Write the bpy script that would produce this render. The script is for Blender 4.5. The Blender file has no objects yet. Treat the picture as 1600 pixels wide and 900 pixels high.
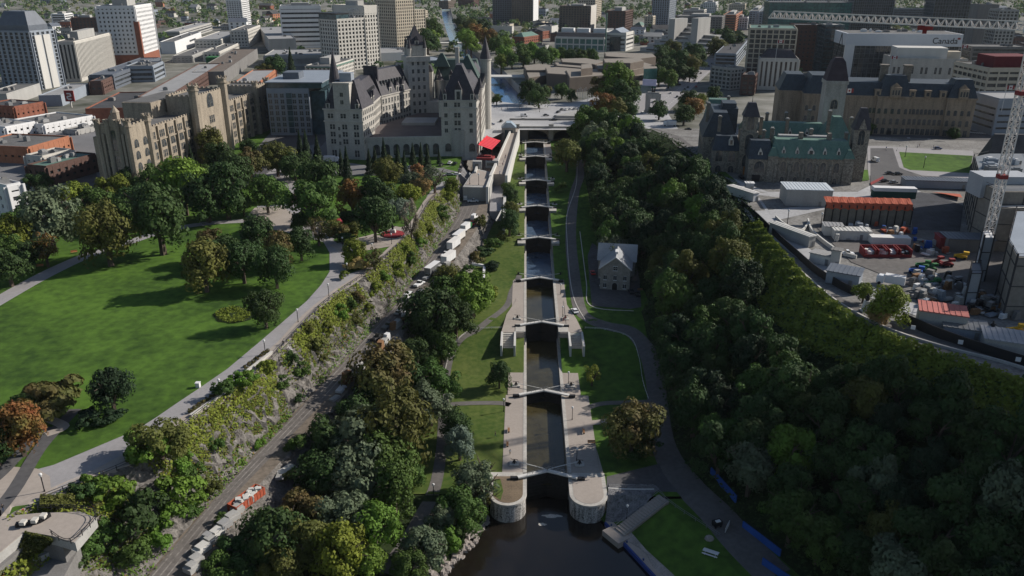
import bpy, bmesh, math, random
import numpy as np
from mathutils import Vector, Matrix
from mathutils.geometry import tessellate_polygon
random.seed(7); rng = np.random.default_rng(7)
R = math.radians
scn = bpy.context.scene
COL = scn.collection
# ------------------------------------------------------------------ camera, sky, sun, exposure
FOC = 1255.0; PITCH = R(21.7); YAW = R(0.9)
CAM = Vector((-6.6, -180.0, 126.0))
FW = Vector((-math.sin(YAW)*math.cos(PITCH), math.cos(YAW)*math.cos(PITCH), -math.sin(PITCH)))
RT = Vector((math.cos(YAW), math.sin(YAW), 0)); UP = RT.cross(FW)
cam = bpy.data.cameras.new('camera'); camo = bpy.data.objects.new('camera', cam); COL.objects.link(camo)
camo.matrix_world = Matrix(((RT.x, UP.x, -FW.x, CAM.x), (RT.y, UP.y, -FW.y, CAM.y), (RT.z, UP.z, -FW.z, CAM.z), (0, 0, 0, 1)))
cam.sensor_width = 36; cam.lens = 36*FOC/1600; cam.clip_end = 30000; cam.clip_start = 1
scn.camera = camo
SUN_EL, SUN_AZ = 32.0, 20.0      # azimuth measured from +X towards +Y
world = bpy.data.worlds.new('World'); scn.world = world; world.use_nodes = True
wn = world.node_tree.nodes; wl = world.node_tree.links
sky = wn.new('ShaderNodeTexSky'); sky.sky_type = 'NISHITA'; sky.sun_disc = False
sky.sun_elevation = R(SUN_EL); sky.sun_rotation = R(90-SUN_AZ); sky.air_density = 1.0; sky.dust_density = 0.8
wn['Background'].inputs[1].default_value = 0.066
wl.new(sky.outputs[0], wn['Background'].inputs[0])
sd = bpy.data.lights.new('sun', 'SUN'); sd.energy = 4.1; sd.angle = R(0.55); sd.color = (1.0, 0.93, 0.84)
so = bpy.data.objects.new('sun', sd); COL.objects.link(so)
sv = Vector((math.cos(R(SUN_EL))*math.cos(R(SUN_AZ)), math.cos(R(SUN_EL))*math.sin(R(SUN_AZ)), math.sin(R(SUN_EL))))
so.rotation_euler = sv.to_track_quat('Z', 'Y').to_euler(); so.location = (300, 0, 300)
scn.view_settings.view_transform = 'Standard'; scn.view_settings.look = 'None'
scn.view_settings.exposure = 0.48; scn.view_settings.gamma = 1.0
scn.view_settings.use_curve_mapping = False
scn.cycles.max_bounces = 4; scn.cycles.diffuse_bounces = 2; scn.cycles.glossy_bounces = 2
scn.cycles.transmission_bounces = 2; scn.cycles.transparent_max_bounces = 4; scn.cycles.volume_bounces = 0
scn.cycles.use_adaptive_sampling = True; scn.cycles.use_denoising = True

def W(u, v, z):
    """world point seen at photo pixel (u, v) that lies at height z"""
    d = FW + RT*((u-800)/FOC) - UP*((v-450)/FOC)
    return CAM + d*((z-CAM.z)/d.z)
def PR(p):
    d = Vector(p)-CAM; z = d.dot(FW)
    return 800+FOC*d.dot(RT)/z, 450-FOC*d.dot(UP)/z, z
def HT(u, v, vb, zb):
    """height above zb of the point seen at (u, v) whose foot appears at image row vb"""
    lo, hi = 0.0, CAM.z-zb-2
    for _ in range(40):
        m = (lo+hi)/2; q = W(u, v, zb+m)
        if PR((q.x, q.y, zb))[1] < vb: lo = m
        else: hi = m
    return lo

# ------------------------------------------------------------------ materials
MATS = {}
def M(name, col, rough=.85, var=.14, scale=.35, spec=.25, metal=0.0, fine=3.0, streak=0, bump=0, col2=None, rnd=0.0, transl=0.0):
    if name in MATS: return MATS[name]
    m = bpy.data.materials.new(name); m.use_nodes = True; MATS[name] = m
    nt = m.node_tree; n = nt.nodes; l = nt.links; b = n['Principled BSDF']
    tc = n.new('ShaderNodeTexCoord'); mp = n.new('ShaderNodeMapping')
    l.new(tc.outputs['Object'], mp.inputs[0])
    if streak: mp.inputs['Scale'].default_value = (1, 1, .15)
    a = n.new('ShaderNodeTexNoise'); a.inputs['Scale'].default_value = scale; a.inputs['Detail'].default_value = 5
    c = n.new('ShaderNodeTexNoise'); c.inputs['Scale'].default_value = fine; c.inputs['Detail'].default_value = 3
    l.new(mp.outputs[0], a.inputs[0]); l.new(tc.outputs['Object'], c.inputs[0])
    add = n.new('ShaderNodeMath'); add.operation = 'ADD'; l.new(a.outputs[0], add.inputs[0]); l.new(c.outputs[0], add.inputs[1])
    mr = n.new('ShaderNodeMapRange'); mr.inputs[1].default_value = .7; mr.inputs[2].default_value = 1.3
    l.new(add.outputs[0], mr.inputs[0])
    mx = n.new('ShaderNodeMix'); mx.data_type = 'RGBA'
    c1 = [max(0, x*(1-var)) for x in col]; c2 = [x*(1+var) for x in (col2 or col)]
    mx.inputs[6].default_value = (*c1, 1); mx.inputs[7].default_value = (*c2, 1)
    l.new(mr.outputs[0], mx.inputs[0]); out = mx.outputs[2]
    if rnd:
        oi = n.new('ShaderNodeObjectInfo'); hs = n.new('ShaderNodeHueSaturation')
        r1 = n.new('ShaderNodeMapRange'); r1.inputs[3].default_value = 1-rnd; r1.inputs[4].default_value = 1+rnd
        l.new(oi.outputs['Random'], r1.inputs[0]); l.new(r1.outputs[0], hs.inputs['Value'])
        ml = n.new('ShaderNodeMath'); ml.operation = 'MULTIPLY'; ml.inputs[1].default_value = 7.13
        fr = n.new('ShaderNodeMath'); fr.operation = 'FRACT'
        r2 = n.new('ShaderNodeMapRange'); r2.inputs[3].default_value = .485; r2.inputs[4].default_value = .512
        l.new(oi.outputs['Random'], ml.inputs[0]); l.new(ml.outputs[0], fr.inputs[0]); l.new(fr.outputs[0], r2.inputs[0])
        l.new(r2.outputs[0], hs.inputs['Hue']); l.new(out, hs.inputs['Color']); out = hs.outputs[0]
    l.new(out, b.inputs['Base Color'])
    b.inputs['Roughness'].default_value = rough; b.inputs['Specular IOR Level'].default_value = spec
    b.inputs['Metallic'].default_value = metal
    if bump:
        bp = n.new('ShaderNodeBump'); bp.inputs['Strength'].default_value = bump; bp.inputs['Distance'].default_value = .3
        l.new(c.outputs[0], bp.inputs['Height']); l.new(bp.outputs[0], b.inputs['Normal'])
    if transl:
        tr = n.new('ShaderNodeBsdfTranslucent'); ms = n.new('ShaderNodeMixShader'); ms.inputs[0].default_value = transl
        l.new(out, tr.inputs[0]); l.new(b.outputs[0], ms.inputs[1]); l.new(tr.outputs[0], ms.inputs[2])
        l.new(ms.outputs[0], n['Material Output'].inputs[0])
    return m
def G(x): return (x, x, x)
stone = M('pale_limestone', (.40, .38, .345), var=.2, scale=.3, fine=1.5, streak=1)
stone_g = M('grey_limestone', (.30, .29, .27), var=.25, scale=.5, fine=2, streak=1)
stone_br = M('brown_sandstone', (.26, .205, .15), var=.38, scale=.6, fine=2.5, streak=1)
stone_dk = M('dark_masonry', (.17, .15, .125), var=.4, scale=.8, fine=2.5)
stone_tan = M('tan_gothic_stone', (.275, .235, .185), var=.3, scale=.5, fine=1.6, streak=1)
conc = M('concrete', (.33, .325, .31), var=.15, scale=.2, streak=1)
conc_l = M('light_concrete', (.50, .49, .46), var=.08, scale=.2, streak=1)
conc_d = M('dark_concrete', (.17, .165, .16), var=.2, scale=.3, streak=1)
white = M('white_paint', (.60, .60, .60), var=.06, scale=.3, streak=1)
offw = M('warm_white_wall', (.48, .46, .42), var=.07, scale=.3, streak=1)
beige = M('beige_precast', (.45, .40, .32), var=.1, scale=.3, streak=1)
brownp = M('brown_precast', (.14, .115, .095), var=.15, scale=.2)
brick = M('red_brick', (.22, .085, .055), var=.25, scale=.4, fine=4)
brick_o = M('orange_brick', (.33, .14, .08), var=.2, scale=.4, fine=4)
brick_d = M('dark_brown_brick', (.10, .06, .05), var=.2, scale=.4, fine=4)
slate = M('slate_grey_cladding', (.11, .125, .15), var=.15, rough=.5)
slate_l = M('blue_grey_panels', (.24, .27, .31), var=.12, rough=.5, scale=.15)
glass = M('dark_glazing', (.022, .028, .034), rough=.12, spec=.6, var=.6, scale=.3, fine=1.1, col2=(.06, .066, .07))
glass_b = M('blue_grey_glazing', (.05, .085, .10), rough=.12, spec=.6, var=.4, scale=.1, fine=.4)
glass_g = M('green_glazing', (.05, .14, .13), rough=.15, spec=.6, var=.3, scale=.1, fine=.4)
roof_g = M('gravel_roof', (.12, .118, .115), var=.25, scale=.15, fine=1.5)
roof_l = M('pale_roof', (.27, .27, .27), var=.15, scale=.15)
roof_d = M('tar_roof', (.06, .06, .063), var=.35, scale=.2)
roof_slate = M('purple_slate_roof', (.050, .047, .055), var=.35, scale=.5, fine=2.5, rough=.6)
roof_cu = M('green_copper_roof', (.098, .17, .14), var=.22, scale=.3, fine=1.5, rough=.7, streak=1)
roof_cud = M('dark_green_copper', (.045, .072, .066), var=.25, scale=.3, fine=1.5, rough=.7, streak=1)
roof_bl = M('blue_black_slate', (.040, .052, .065), var=.3, scale=.5, fine=2, rough=.6)
asphalt = M('asphalt', (.085, .083, .085), var=.22, scale=.08, fine=.8)
asph_w = M('worn_asphalt', (.12, .112, .106), var=.22, scale=.07, fine=.7)
paving = M('pale_paving', (.32, .28, .245), var=.10, scale=.12, fine=1.2)
paving_g = M('grey_paving', (.27, .26, .262), var=.10, scale=.12, fine=1.2)
kerb_m = M('kerb_stone', (.42, .40, .37), var=.12)
road_lt = M('light_road', (.35, .35, .355), var=.18, scale=.06, fine=.8)
lot_m = M('parking_asphalt', (.16, .158, .16), var=.2, scale=.06)
gravel = M('dark_gravel', (.040, .042, .050), var=.5, scale=.2, fine=2.2, bump=.5)
site_m = M('construction_ground', (.14, .132, .122), var=.35, scale=.09, fine=.9, col2=(.19, .185, .175))
grass = M('lawn_grass', (.042, .088, .018), var=.32, scale=.045, fine=.4, col2=(.062, .118, .018), spec=.1)
grass_d = M('worn_grass', (.052, .10, .018), var=.25, scale=.06, fine=.6, col2=(.085, .105, .028), spec=.1)
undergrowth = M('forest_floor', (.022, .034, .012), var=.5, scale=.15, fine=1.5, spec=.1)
cityg = M('far_ground', (.10, .11, .075), var=.5, scale=.006, fine=.05, col2=(.17, .165, .15), spec=.1)
soil = M('soil', (.16, .12, .08), var=.3, scale=.2)
rock = M('cliff_rock', (.135, .125, .115), var=.55, scale=.35, fine=1.6, bump=.9, streak=1)
rubble_m = M('riprap_stone', (.28, .25, .23), var=.3, scale=.5)
bark = M('bark', (.085, .065, .05), var=.3, scale=1.5)
steel = M('steel_grey', (.20, .205, .21), rough=.45, metal=.4, var=.1)
black = M('black_metal', (.018, .018, .02), rough=.5, var=.1)
gatew = M('white_gate_beam', (.55, .54, .51), var=.12, scale=1)
timber = M('black_gate_timber', (.022, .02, .018), var=.5, scale=.8, fine=3)
wall_st = M('stained_ashlar', (.30, .288, .27), var=.6, scale=.35, fine=1.2, streak=1, bump=.2)
red_p = M('red_paint', (.22, .035, .035), var=.15); redroof = M('red_awning_cloth', (.62, .055, .07), var=.08, rough=.6)
redbed = M('red_flowers', (.22, .025, .03), var=.5, fine=6)
blue_p = M('blue_paint', (.02, .08, .30), var=.12); green_p = M('green_paint', (.03, .13, .045), var=.15)
orange_p = M('orange_tarp', (.36, .085, .045), var=.15, scale=.8); yellow_p = M('yellow_paint', (.55, .33, .03))
cream_p = M('canvas_white', (.62, .60, .57), var=.06); scaf_w = M('grey_scaffold_sheeting', (.19, .175, .155), var=.22, scale=.12, fine=.8, streak=1)
scaf_l = M('pale_scaffold_sheeting', (.34, .36, .39), var=.1, scale=.15, streak=1)
skin_m = M('skin', (.42, .27, .19)); wood_m = M('wood_brown', (.22, .12, .06), var=.2)
crane_w = M('white_crane_steel', (.66, .62, .58), var=.08)
def water_mat(name, col, rough, bs, bsc):
    m = M(name, col, rough=rough, spec=.5, var=.35, scale=.05, fine=.3)
    nt = m.node_tree; n = nt.nodes; l = nt.links
    t = n.new('ShaderNodeTexNoise'); t.inputs['Scale'].default_value = bsc; t.inputs['Detail'].default_value = 4
    tc = n.new('ShaderNodeTexCoord'); l.new(tc.outputs['Object'], t.inputs[0])
    bp = n.new('ShaderNodeBump'); bp.inputs['Strength'].default_value = bs; bp.inputs['Distance'].default_value = .08
    l.new(t.outputs[0], bp.inputs['Height']); l.new(bp.outputs[0], n['Principled BSDF'].inputs['Normal']); return m
water_r = water_mat('river_water', (.011, .009, .007), .12, .5, .9)
water_c = water_mat('lock_water', (.045, .038, .018), .10, .6, 1.3)
water_h = water_mat('upper_lock_water', (.05, .078, .12), .25, .9, 1.1)  # bluer copy of the lock water, sky reflection put into the colour
water_u = water_mat('canal_water', (.045, .12, .26), .15, .7, .7)
def L(name, c, c2=None, var=.3, rnd=.18):
    c = tuple(x*1.62 for x in c); c2 = c2 and tuple(x*1.62 for x in c2); return M(name, c, rough=.7, var=var, scale=.22, fine=1.6, col2=c2, rnd=rnd, transl=.22, spec=.2)
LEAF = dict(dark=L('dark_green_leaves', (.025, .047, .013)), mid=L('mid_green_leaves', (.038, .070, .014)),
    bright=L('bright_green_leaves', (.062, .112, .015)), yg=L('yellow_green_leaves', (.085, .108, .014)),
    olive=L('olive_leaves', (.062, .068, .016)), grey=L('grey_green_leaves', (.065, .085, .048)),
    blue=L('blue_grey_leaves', (.085, .115, .085)), brown=L('bronze_leaves', (.085, .058, .022), (.05, .06, .016)),
    red=L('reddish_autumn_leaves', (.20, .07, .025), (.06, .07, .018), var=.35), orange=L('orange_autumn_leaves', (.26, .12, .05), (.10, .08, .025)),
    golden=L('golden_leaves', (.22, .16, .06)), conif=L('conifer_needles', (.013, .026, .011)), twig=L('sparse_grey_twigs', (.15, .13, .10)))

# ------------------------------------------------------------------ mesh builder and scene tree
class MB:
    def __init__(s): s.v = []; s.f = []; s.m = []; s.k = 0
    def face(s, pts, k=None):
        b = len(s.v); s.v += [tuple(p) for p in pts]; s.f.append(tuple(range(b, b+len(pts)))); s.m.append(s.k if k is None else k)
    def prism(s, poly, z0, z1, poly2=None, cap=True, bottom=False, k=None, kc=None):
        p2 = poly2 or poly; n = len(poly); b = len(s.v); k = s.k if k is None else k
        ar = sum(poly[i][0]*poly[(i+1) % n][1]-poly[(i+1) % n][0]*poly[i][1] for i in range(n))
        if ar < 0: poly = poly[::-1]; p2 = p2[::-1]
        s.v += [(p[0], p[1], p[2] if len(p) > 2 else z0) for p in poly] + [(p[0], p[1], z1) for p in p2]
        for i in range(n):
            j = (i+1) % n; s.f.append((b+i, b+j, b+n+j, b+n+i)); s.m.append(k)
        if cap: s.f.append(tuple(b+n+i for i in range(n))); s.m.append(k if kc is None else kc)
        if bottom: s.f.append(tuple(b+n-1-i for i in range(n))); s.m.append(k)
        return s
    def box(s, c, d, rz=0, k=None, kc=None):
        x, y = d[0]/2, d[1]/2; ca, sa = math.cos(rz), math.sin(rz)
        p = [(c[0]+a*x*ca-b*y*sa, c[1]+a*x*sa+b*y*ca) for a, b in ((-1, -1), (1, -1), (1, 1), (-1, 1))]
        return s.prism(p, c[2], c[2]+d[2], bottom=True, k=k, kc=kc)
    def bar(s, a, b, t, k=None, t2=None):
        a = Vector(a); b = Vector(b); d = b-a
        if d.length < 1e-6: return s
        x = d.cross(Vector((0, 0, 1))); x = Vector((1, 0, 0)) if x.length < 1e-4 else x.normalized(); y = d.cross(x).normalized()
        t2 = t if t2 is None else t2; q = len(s.v); k = s.k if k is None else k
        for c, r in ((a, t/2), (b, t2/2)):
            for i, j in ((-1, -1), (1, -1), (1, 1), (-1, 1)): s.v.append(tuple(c+x*i*r+y*j*r))
        for i in range(4):
            j = (i+1) % 4; s.f.append((q+i, q+j, q+4+j, q+4+i)); s.m.append(k)
        s.f.append((q+3, q+2, q+1, q)); s.f.append((q+4, q+5, q+6, q+7)); s.m += [k, k]; return s
    def cyl(s, c, r, h, n=12, r2=None, k=None, kc=None):
        r2 = r if r2 is None else r2
        a = [(c[0]+r*math.cos(2*math.pi*i/n), c[1]+r*math.sin(2*math.pi*i/n)) for i in range(n)]
        b = [(c[0]+r2*math.cos(2*math.pi*i/n), c[1]+r2*math.sin(2*math.pi*i/n)) for i in range(n)]
        return s.prism(a, c[2], c[2]+h, b, k=k, kc=kc)
    def ball(s, c, r, n=8, k=None):
        k = s.k if k is None else k; q = len(s.v); h = n//2
        for i in range(h+1):
            t = math.pi*i/h
            for j in range(n):
                a = 2*math.pi*j/n; s.v.append((c[0]+r*math.sin(t)*math.cos(a), c[1]+r*math.sin(t)*math.sin(a), c[2]+r*math.cos(t)))
        for i in range(h):
            for j in range(n):
                s.f.append((q+i*n+j, q+(i+1)*n+j, q+(i+1)*n+(j+1) % n, q+i*n+(j+1) % n)); s.m.append(k)
        return s
    def mesh(s, name, mats, off=(0, 0, 0)):
        me = bpy.data.meshes.new(name)
        vs = s.v if off == (0, 0, 0) else [(a-off[0], b-off[1], c-off[2]) for a, b, c in s.v]
        me.from_pydata(vs, [], s.f); mats = mats if isinstance(mats, (list, tuple)) else [mats]
        for m in mats: me.materials.append(m)
        if len(mats) > 1: me.polygons.foreach_set('material_index', s.m)
        me.update(); return me
def link(name, me, parent=None, loc=(0, 0, 0), rz=0, sc=None):
    o = bpy.data.objects.new(name, me); COL.objects.link(o); o.location = loc
    if rz: o.rotation_euler = (0, 0, rz)
    if sc: o.scale = sc if isinstance(sc, tuple) else (sc, sc, sc)
    if parent: o.parent = parent
    return o
def tag(o, label=None, cat=None, group=None, kind=None):
    if label: o['label'] = label
    if cat: o['category'] = cat
    if group: o['group'] = group
    if kind: o['kind'] = kind
    return o
def empty(name, loc, label, cat, group=None, rz=0):
    o = link(name, None, None, loc, rz); o.empty_display_size = .5; return tag(o, label, cat, group)
def struct(name, mb, mats, kind='structure', label=None):
    o = link(name, mb.mesh(name, mats)); o['kind'] = kind
    if label: o['label'] = label
    return o
def part(name, mb, mats, th):           # mb in world coordinates, th an unrotated Empty
    return link(name, mb.mesh(name, mats, tuple(th.location)), th)
def single(name, mb, mats, label, cat, group=None):
    c = Vector((0, 0, 0)); n = len(mb.v)
    c = Vector((sum(v[0] for v in mb.v)/n, sum(v[1] for v in mb.v)/n, min(v[2] for v in mb.v)))
    return tag(link(name, mb.mesh(name, mats, tuple(c)), None, c), label, cat, group)
def copy_tree(o, parent=None):
    c = o.copy(); COL.objects.link(c); c.parent = parent
    for ch in list(o.children): copy_tree(ch, c)
    return c
# ------------------------------------------------------------------ terrain: break lines as functions of y
def line(pts): pts = sorted(pts, key=lambda p: p[1]); return [p[1] for p in pts], [p[0] for p in pts]
def frompix(L): return line([tuple(W(u, v, z))[:2] for u, v, z in L])
def at_y(t, y): return float(np.interp(y, t[0], t[1]))
ZS = line([(0, -60), (0, 58), (5.3, 92), (5.3, 131), (10, 172), (14, 212), (17.6, 252), (21, 292), (21.4, 900)])
def zval(y): return at_y(ZS, y)
ZR = line([(8, -170), (8, -46), (9, -20), (11, 27), (13, 85), (14.6, 135), (16, 186), (17, 217), (17, 400)])
def zroad(y): return at_y(ZR, y)
CL = frompix([(20, 800, 26), (82, 776, 26), (120, 757, 26), (155, 742, 26), (215, 722, 26), (282, 672, 26), (350, 620, 26), (397, 595, 26), (425, 560, 26),
    (450, 537, 26), (492, 490, 26), (535, 455, 26), (547, 450, 26), (600, 407, 26), (637, 372, 26), (652, 350, 26), (675, 312, 26), (700, 290, 26.5), (712, 278, 27)])
CL = ([-170, -75]+CL[0]+[420], [-120, -112]+CL[1]+[CL[1][-1]])
RL = frompix([(228, 900, 8), (340, 770, 9), (492, 610, 11), (612, 480, 13), (672, 400, 14.6), (712, 340, 16), (722, 312, 17)])
RR = frompix([(305, 900, 8), (392, 770, 9), (545, 610, 11), (655, 480, 13), (715, 400, 14.6), (758, 340, 16), (783, 300, 17)])
RL = ([-170]+RL[0]+[420], [-97]+RL[1]+[RL[1][-1]]); RR = ([-170]+RR[0]+[420], [-93]+RR[1]+[-19.5])
LW = [(-86, -170), (-67, -40), (-62, -20), (-57, 0), (-48, 50), (-41, 90), (-29, 135), (-23, 180), (-17.5, 215), (-15, 250), (-14, 420)]
LW = line(LW)            # foot of the lower rock wall
RTOE = line([(75, -170), (66, -60), (53.5, -32), (37, 2.6), (37, 42), (38, 100), (42, 108), (42, 122), (27, 140), (27, 200), (27, 312), (24, 420)])
HT_ = frompix([(1040, 210, 31), (1085, 240, 31), (1150, 290, 31), (1200, 370, 31), (1270, 450, 31), (1340, 505, 31), (1450, 550, 31), (1600, 600, 31)])
HT_ = ([-170, -60]+HT_[0]+[420], [195, 150]+HT_[1]+[62])
def smooth(a, b, x): t = min(1, max(0, (x-a)/(b-a))); return t*t*(3-2*t)
def hpl(x, y):
    if x < 0: return 26+3*smooth(190, 300, y)
    return 31-2*smooth(290, 360, y)
PARK_Z = 26
def brk(y):
    """(x, z) break points across the site at distance y, canal cut left open"""
    cl, rl, rr, lw = at_y(CL, y), at_y(RL, y), at_y(RR, y), at_y(LW, y)
    zr, zv = zroad(y), zval(y); toe, ht = at_y(RTOE, y), at_y(HT_, y)
    return cl, rl, rr, lw, zr, zv, toe, ht
def gz(x, y):
    if y > 345: return 29.0
    cl, rl, rr, lw, zr, zv, toe, ht = brk(y)
    xs = [cl, rl, rr, rr+.8, lw, toe, ht]
    zs = [hpl(-1, y), zr, zr, zr-.3, zv, zv, hpl(1, y)]
    if y < -8 and lw < x < toe:      # river basin
        sl, sr = at_y(SHL, y), at_y(SHR, y)
        if x < sl: return float(np.interp(x, [lw, sl-8 if sl-8 > lw else lw+.1, sl], [0, -.8, -5.6]))
        if x > sr: return float(np.interp(x, [sr, sr+4, sr+16, toe], [-4.6, -3.6, -.6, 0]))
        return -7.0
    return float(np.interp(x, xs, zs))
SHL = line([(-52, -170), (-23.9, -30), (-18.5, -20), (-14.5, -8)])
SHR = line([(80, -170), (25.0, -32.2), (14.5, -13), (12, -8)])

def loft(name, cols_fn, ys, nseg, mats, idx_fn=None, zfn=None, jitter=None, kind='structure', label=None):
    """sheet through rows y; cols_fn(y) -> list of (x, z); nseg subdivisions between break points"""
    mb = MB(); rows = []
    for yi, y in enumerate(ys):
        bp = cols_fn(y); pts = []
        for i in range(len(bp)-1):
            for s in range(nseg[i]):
                t = s/nseg[i]; x = bp[i][0]*(1-t)+bp[i+1][0]*t; z = bp[i][1]*(1-t)+bp[i+1][1]*t
                pts.append((x, z, i, 0 < s))
        pts.append((bp[-1][0], bp[-1][1], len(bp)-2, False)); row = []
        for (x, z, i, inner) in pts:
            if zfn: z = zfn(x, y, z)
            dx = dz = 0
            if jitter and inner and 0 < yi < len(ys)-1: dx, dz = jitter(i)
            row.append((x+dx, y, z+dz))
        rows.append(row)
    n = len(rows[0]); mb.v = [p for r in rows for p in r]
    flat = [i for i, k in enumerate(nseg) for _ in range(k)]
    for a in range(len(rows)-1):
        for b in range(n-1):
            mb.f.append((a*n+b, a*n+b+1, (a+1)*n+b+1, (a+1)*n+b)); mb.m.append(idx_fn(flat[b]) if idx_fn else 0)
    return struct(name, mb, mats, kind, label)
YS = sorted(set(list(np.arange(-170, 345.1, 2.5)) + [58, 92, 131, 172, 212, 252, 292, 345, -46, -20, 27, 85, 135, 186, 217]))
# park plateau (left), sloping up towards the hotel
loft('park_ground', lambda y: [(-420, hpl(-1, y)), (at_y(CL, y), hpl(-1, y))], YS, [1], [grass])
def ja(i): return (random.uniform(-.9, .9), random.uniform(-.7, .7))
loft('cliff_face', lambda y: [(at_y(CL, y), hpl(-1, y)), (at_y(CL, y)*.55+at_y(RL, y)*.45-.5, (hpl(-1, y)*.75+zroad(y)*.25)), (at_y(RL, y)-.8, zroad(y)+1), (at_y(RL, y), zroad(y))],
    [y for y in np.arange(-170, 225, 1.2)]+[225, 345], [5, 7, 2], [rock], jitter=ja)
dirt = M('brown_dirt', (.15, .125, .10), var=.4, scale=.15, fine=1.0)
loft('track_verge', lambda y: [(at_y(RL, y), zroad(y)), (at_y(RR, y), zroad(y))], YS, [1], [dirt])
loft('track_road', lambda y: [(at_y(RL, y)+.6, zroad(y)+.04), (at_y(RL, y)*.42+at_y(RR, y)*.58, zroad(y)+.04)], YS, [1], [M('track_asphalt', (.125, .113, .105), var=.3, scale=.05, fine=.9)])
for k_ in (.12, .27, .42): loft('wheel_track', lambda y: [(at_y(RL, y)*(1-k_)+at_y(RR, y)*k_, zroad(y)+.07), (at_y(RL, y)*(1-k_)+at_y(RR, y)*k_+.35, zroad(y)+.07)], YS, [1], [M('dusty_wheel_track', (.19, .175, .16), var=.5, scale=.12, fine=1.5)])
loft('lower_rock_wall', lambda y: [(at_y(RR, y), zroad(y)), (at_y(RR, y)+1, zroad(y)-1.5), (at_y(LW, y), gz(at_y(LW, y), y))], [y for y in np.arange(-170, 225, 1.5)]+[225, 345], [2, 7], [rock],
    jitter=lambda i: (random.uniform(-.5, .5), random.uniform(-.6, .6)))
YV = [y for y in YS if y >= -8]
EDGE = 6.0
loft('valley_ground_east', lambda y: [(at_y(LW, y), zval(y)), (-EDGE-.4, zval(y))], YV, [1], [grass_d])
loft('valley_ground_west', lambda y: [(EDGE+.4, zval(y)), (at_y(RTOE, y), zval(y))], YV, [1], [grass])
YB = [y for y in YS if y <= -8]+[-8.0]; YB = sorted(set(YB))
loft('river_bank_east', lambda y: [(x, gz(x, y) if x < at_y(SHL, y) else -7) for x in (at_y(LW, y)+.001, at_y(SHL, y)-8, at_y(SHL, y)-3, at_y(SHL, y))], YB, [4, 2, 2], [undergrowth])
loft('river_bank_west', lambda y: [(x, z) for x, z in ((at_y(SHR, y), -4.6), (at_y(SHR, y)+4, -3.6), (at_y(SHR, y)+16, -.6), (at_y(RTOE, y), 0))], YB, [1, 3, 2], [grass])
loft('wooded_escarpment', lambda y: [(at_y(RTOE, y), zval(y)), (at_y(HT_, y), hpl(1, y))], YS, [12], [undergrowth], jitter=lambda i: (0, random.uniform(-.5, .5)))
loft('hill_plateau', lambda y: [(at_y(HT_, y), hpl(1, y)), (460, hpl(1, y))], YS, [1], [site_m])
mb = MB(); mb.face([(-140, -400, -5.3), (200, -400, -5.3), (200, -2, -5.3), (-140, -2, -5.3)]); struct('river', mb, water_r)
# city plateau with the upper canal cut through it
CC = frompix([(716, 75, 22), (704, 45, 22), (699, 30, 22), (696, 12, 22)])
CCc = ([345, 372, 436, 536, 670]+CC[0][0:]+[9000], [2.5, 1.5, -9, -24, -44]+CC[1][0:]+[CC[1][-1]-800])
CCh = ([345, 372, 436, 536, 670, 900, 9000], [6.5, 7, 11, 14, 15, 11, 11])
YF = [345, 360, 372, 400, 436, 480, 536, 600, 670, 760, 850, 992, 1158, 1400, 1680, 2200, 3000, 5000, 9000]
xl = lambda y: at_y(CCc, y)-at_y(CCh, y); xr = lambda y: at_y(CCc, y)+at_y(CCh, y)
def farz(x, y): return 29.0 + max(0, (math.hypot(x, y)-1900))*.012
loft('city_ground_east', lambda y: [(-420 if y < 346 else -6000, 29), (xl(y), 29)], YF, [14], [cityg], zfn=lambda x, y, z: farz(x, y))
loft('city_ground_west', lambda y: [(xr(y), 29), (460 if y < 346 else 6000, 29)], YF, [14], [cityg], zfn=lambda x, y, z: farz(x, y))
mb = MB()
for s in (xl, xr):
    for a, b in zip(YF[:-1], YF[1:]): mb.face([(s(a), a, farz(s(a), a)), (s(b), b, farz(s(b), b)), (s(b), b, 20), (s(a), a, 20)])
struct('upper_canal_banks', mb, stone_g)
loft('upper_canal', lambda y: [(xl(y), 22), (xr(y), 22)], [y for y in YF if y < 4000], [1], [water_u], zfn=lambda x, y, z: 22+max(0, (y-1900))*.012)

# ------------------------------------------------------------------ draped sheets
def drape(name, poly, mats, lift=.05, zf=None, kind='structure', label=None, step=6.0):
    """poly: world xy list laid over the ground; cut along rows so it follows the slope"""
    bm = bmesh.new(); vs = [bm.verts.new((x, y, 0)) for x, y in poly]
    tris = tessellate_polygon([[Vector((x, y, 0)) for x, y in poly]])
    for t in tris:
        try: bm.faces.new([vs[i] for i in t])
        except ValueError: pass
    ylo, yhi = min(p[1] for p in poly), max(p[1] for p in poly)
    if zf is None:
        for yc in [y for y in YS if ylo < y < yhi]+([k for k in np.arange(345, yhi, 50)] if yhi > 345 else []):
            bmesh.ops.bisect_plane(bm, geom=bm.verts[:]+bm.edges[:]+bm.faces[:], plane_co=(0, yc, 0), plane_no=(0, 1, 0))
    for v in bm.verts: v.co.z = (zf(v.co.x, v.co.y) if zf else gz(v.co.x, v.co.y))+lift
    bmesh.ops.recalc_face_normals(bm, faces=bm.faces)
    for f in bm.faces:
        if f.normal.z < 0: f.normal_flip()
    me = bpy.data.meshes.new(name); bm.to_mesh(me); bm.free(); me.materials.append(mats)
    o = link(name, me); o['kind'] = kind
    if label: o['label'] = label
    return o
def pix(L, z): return [tuple(W(u, v, z))[:2] for u, v in L]
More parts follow.
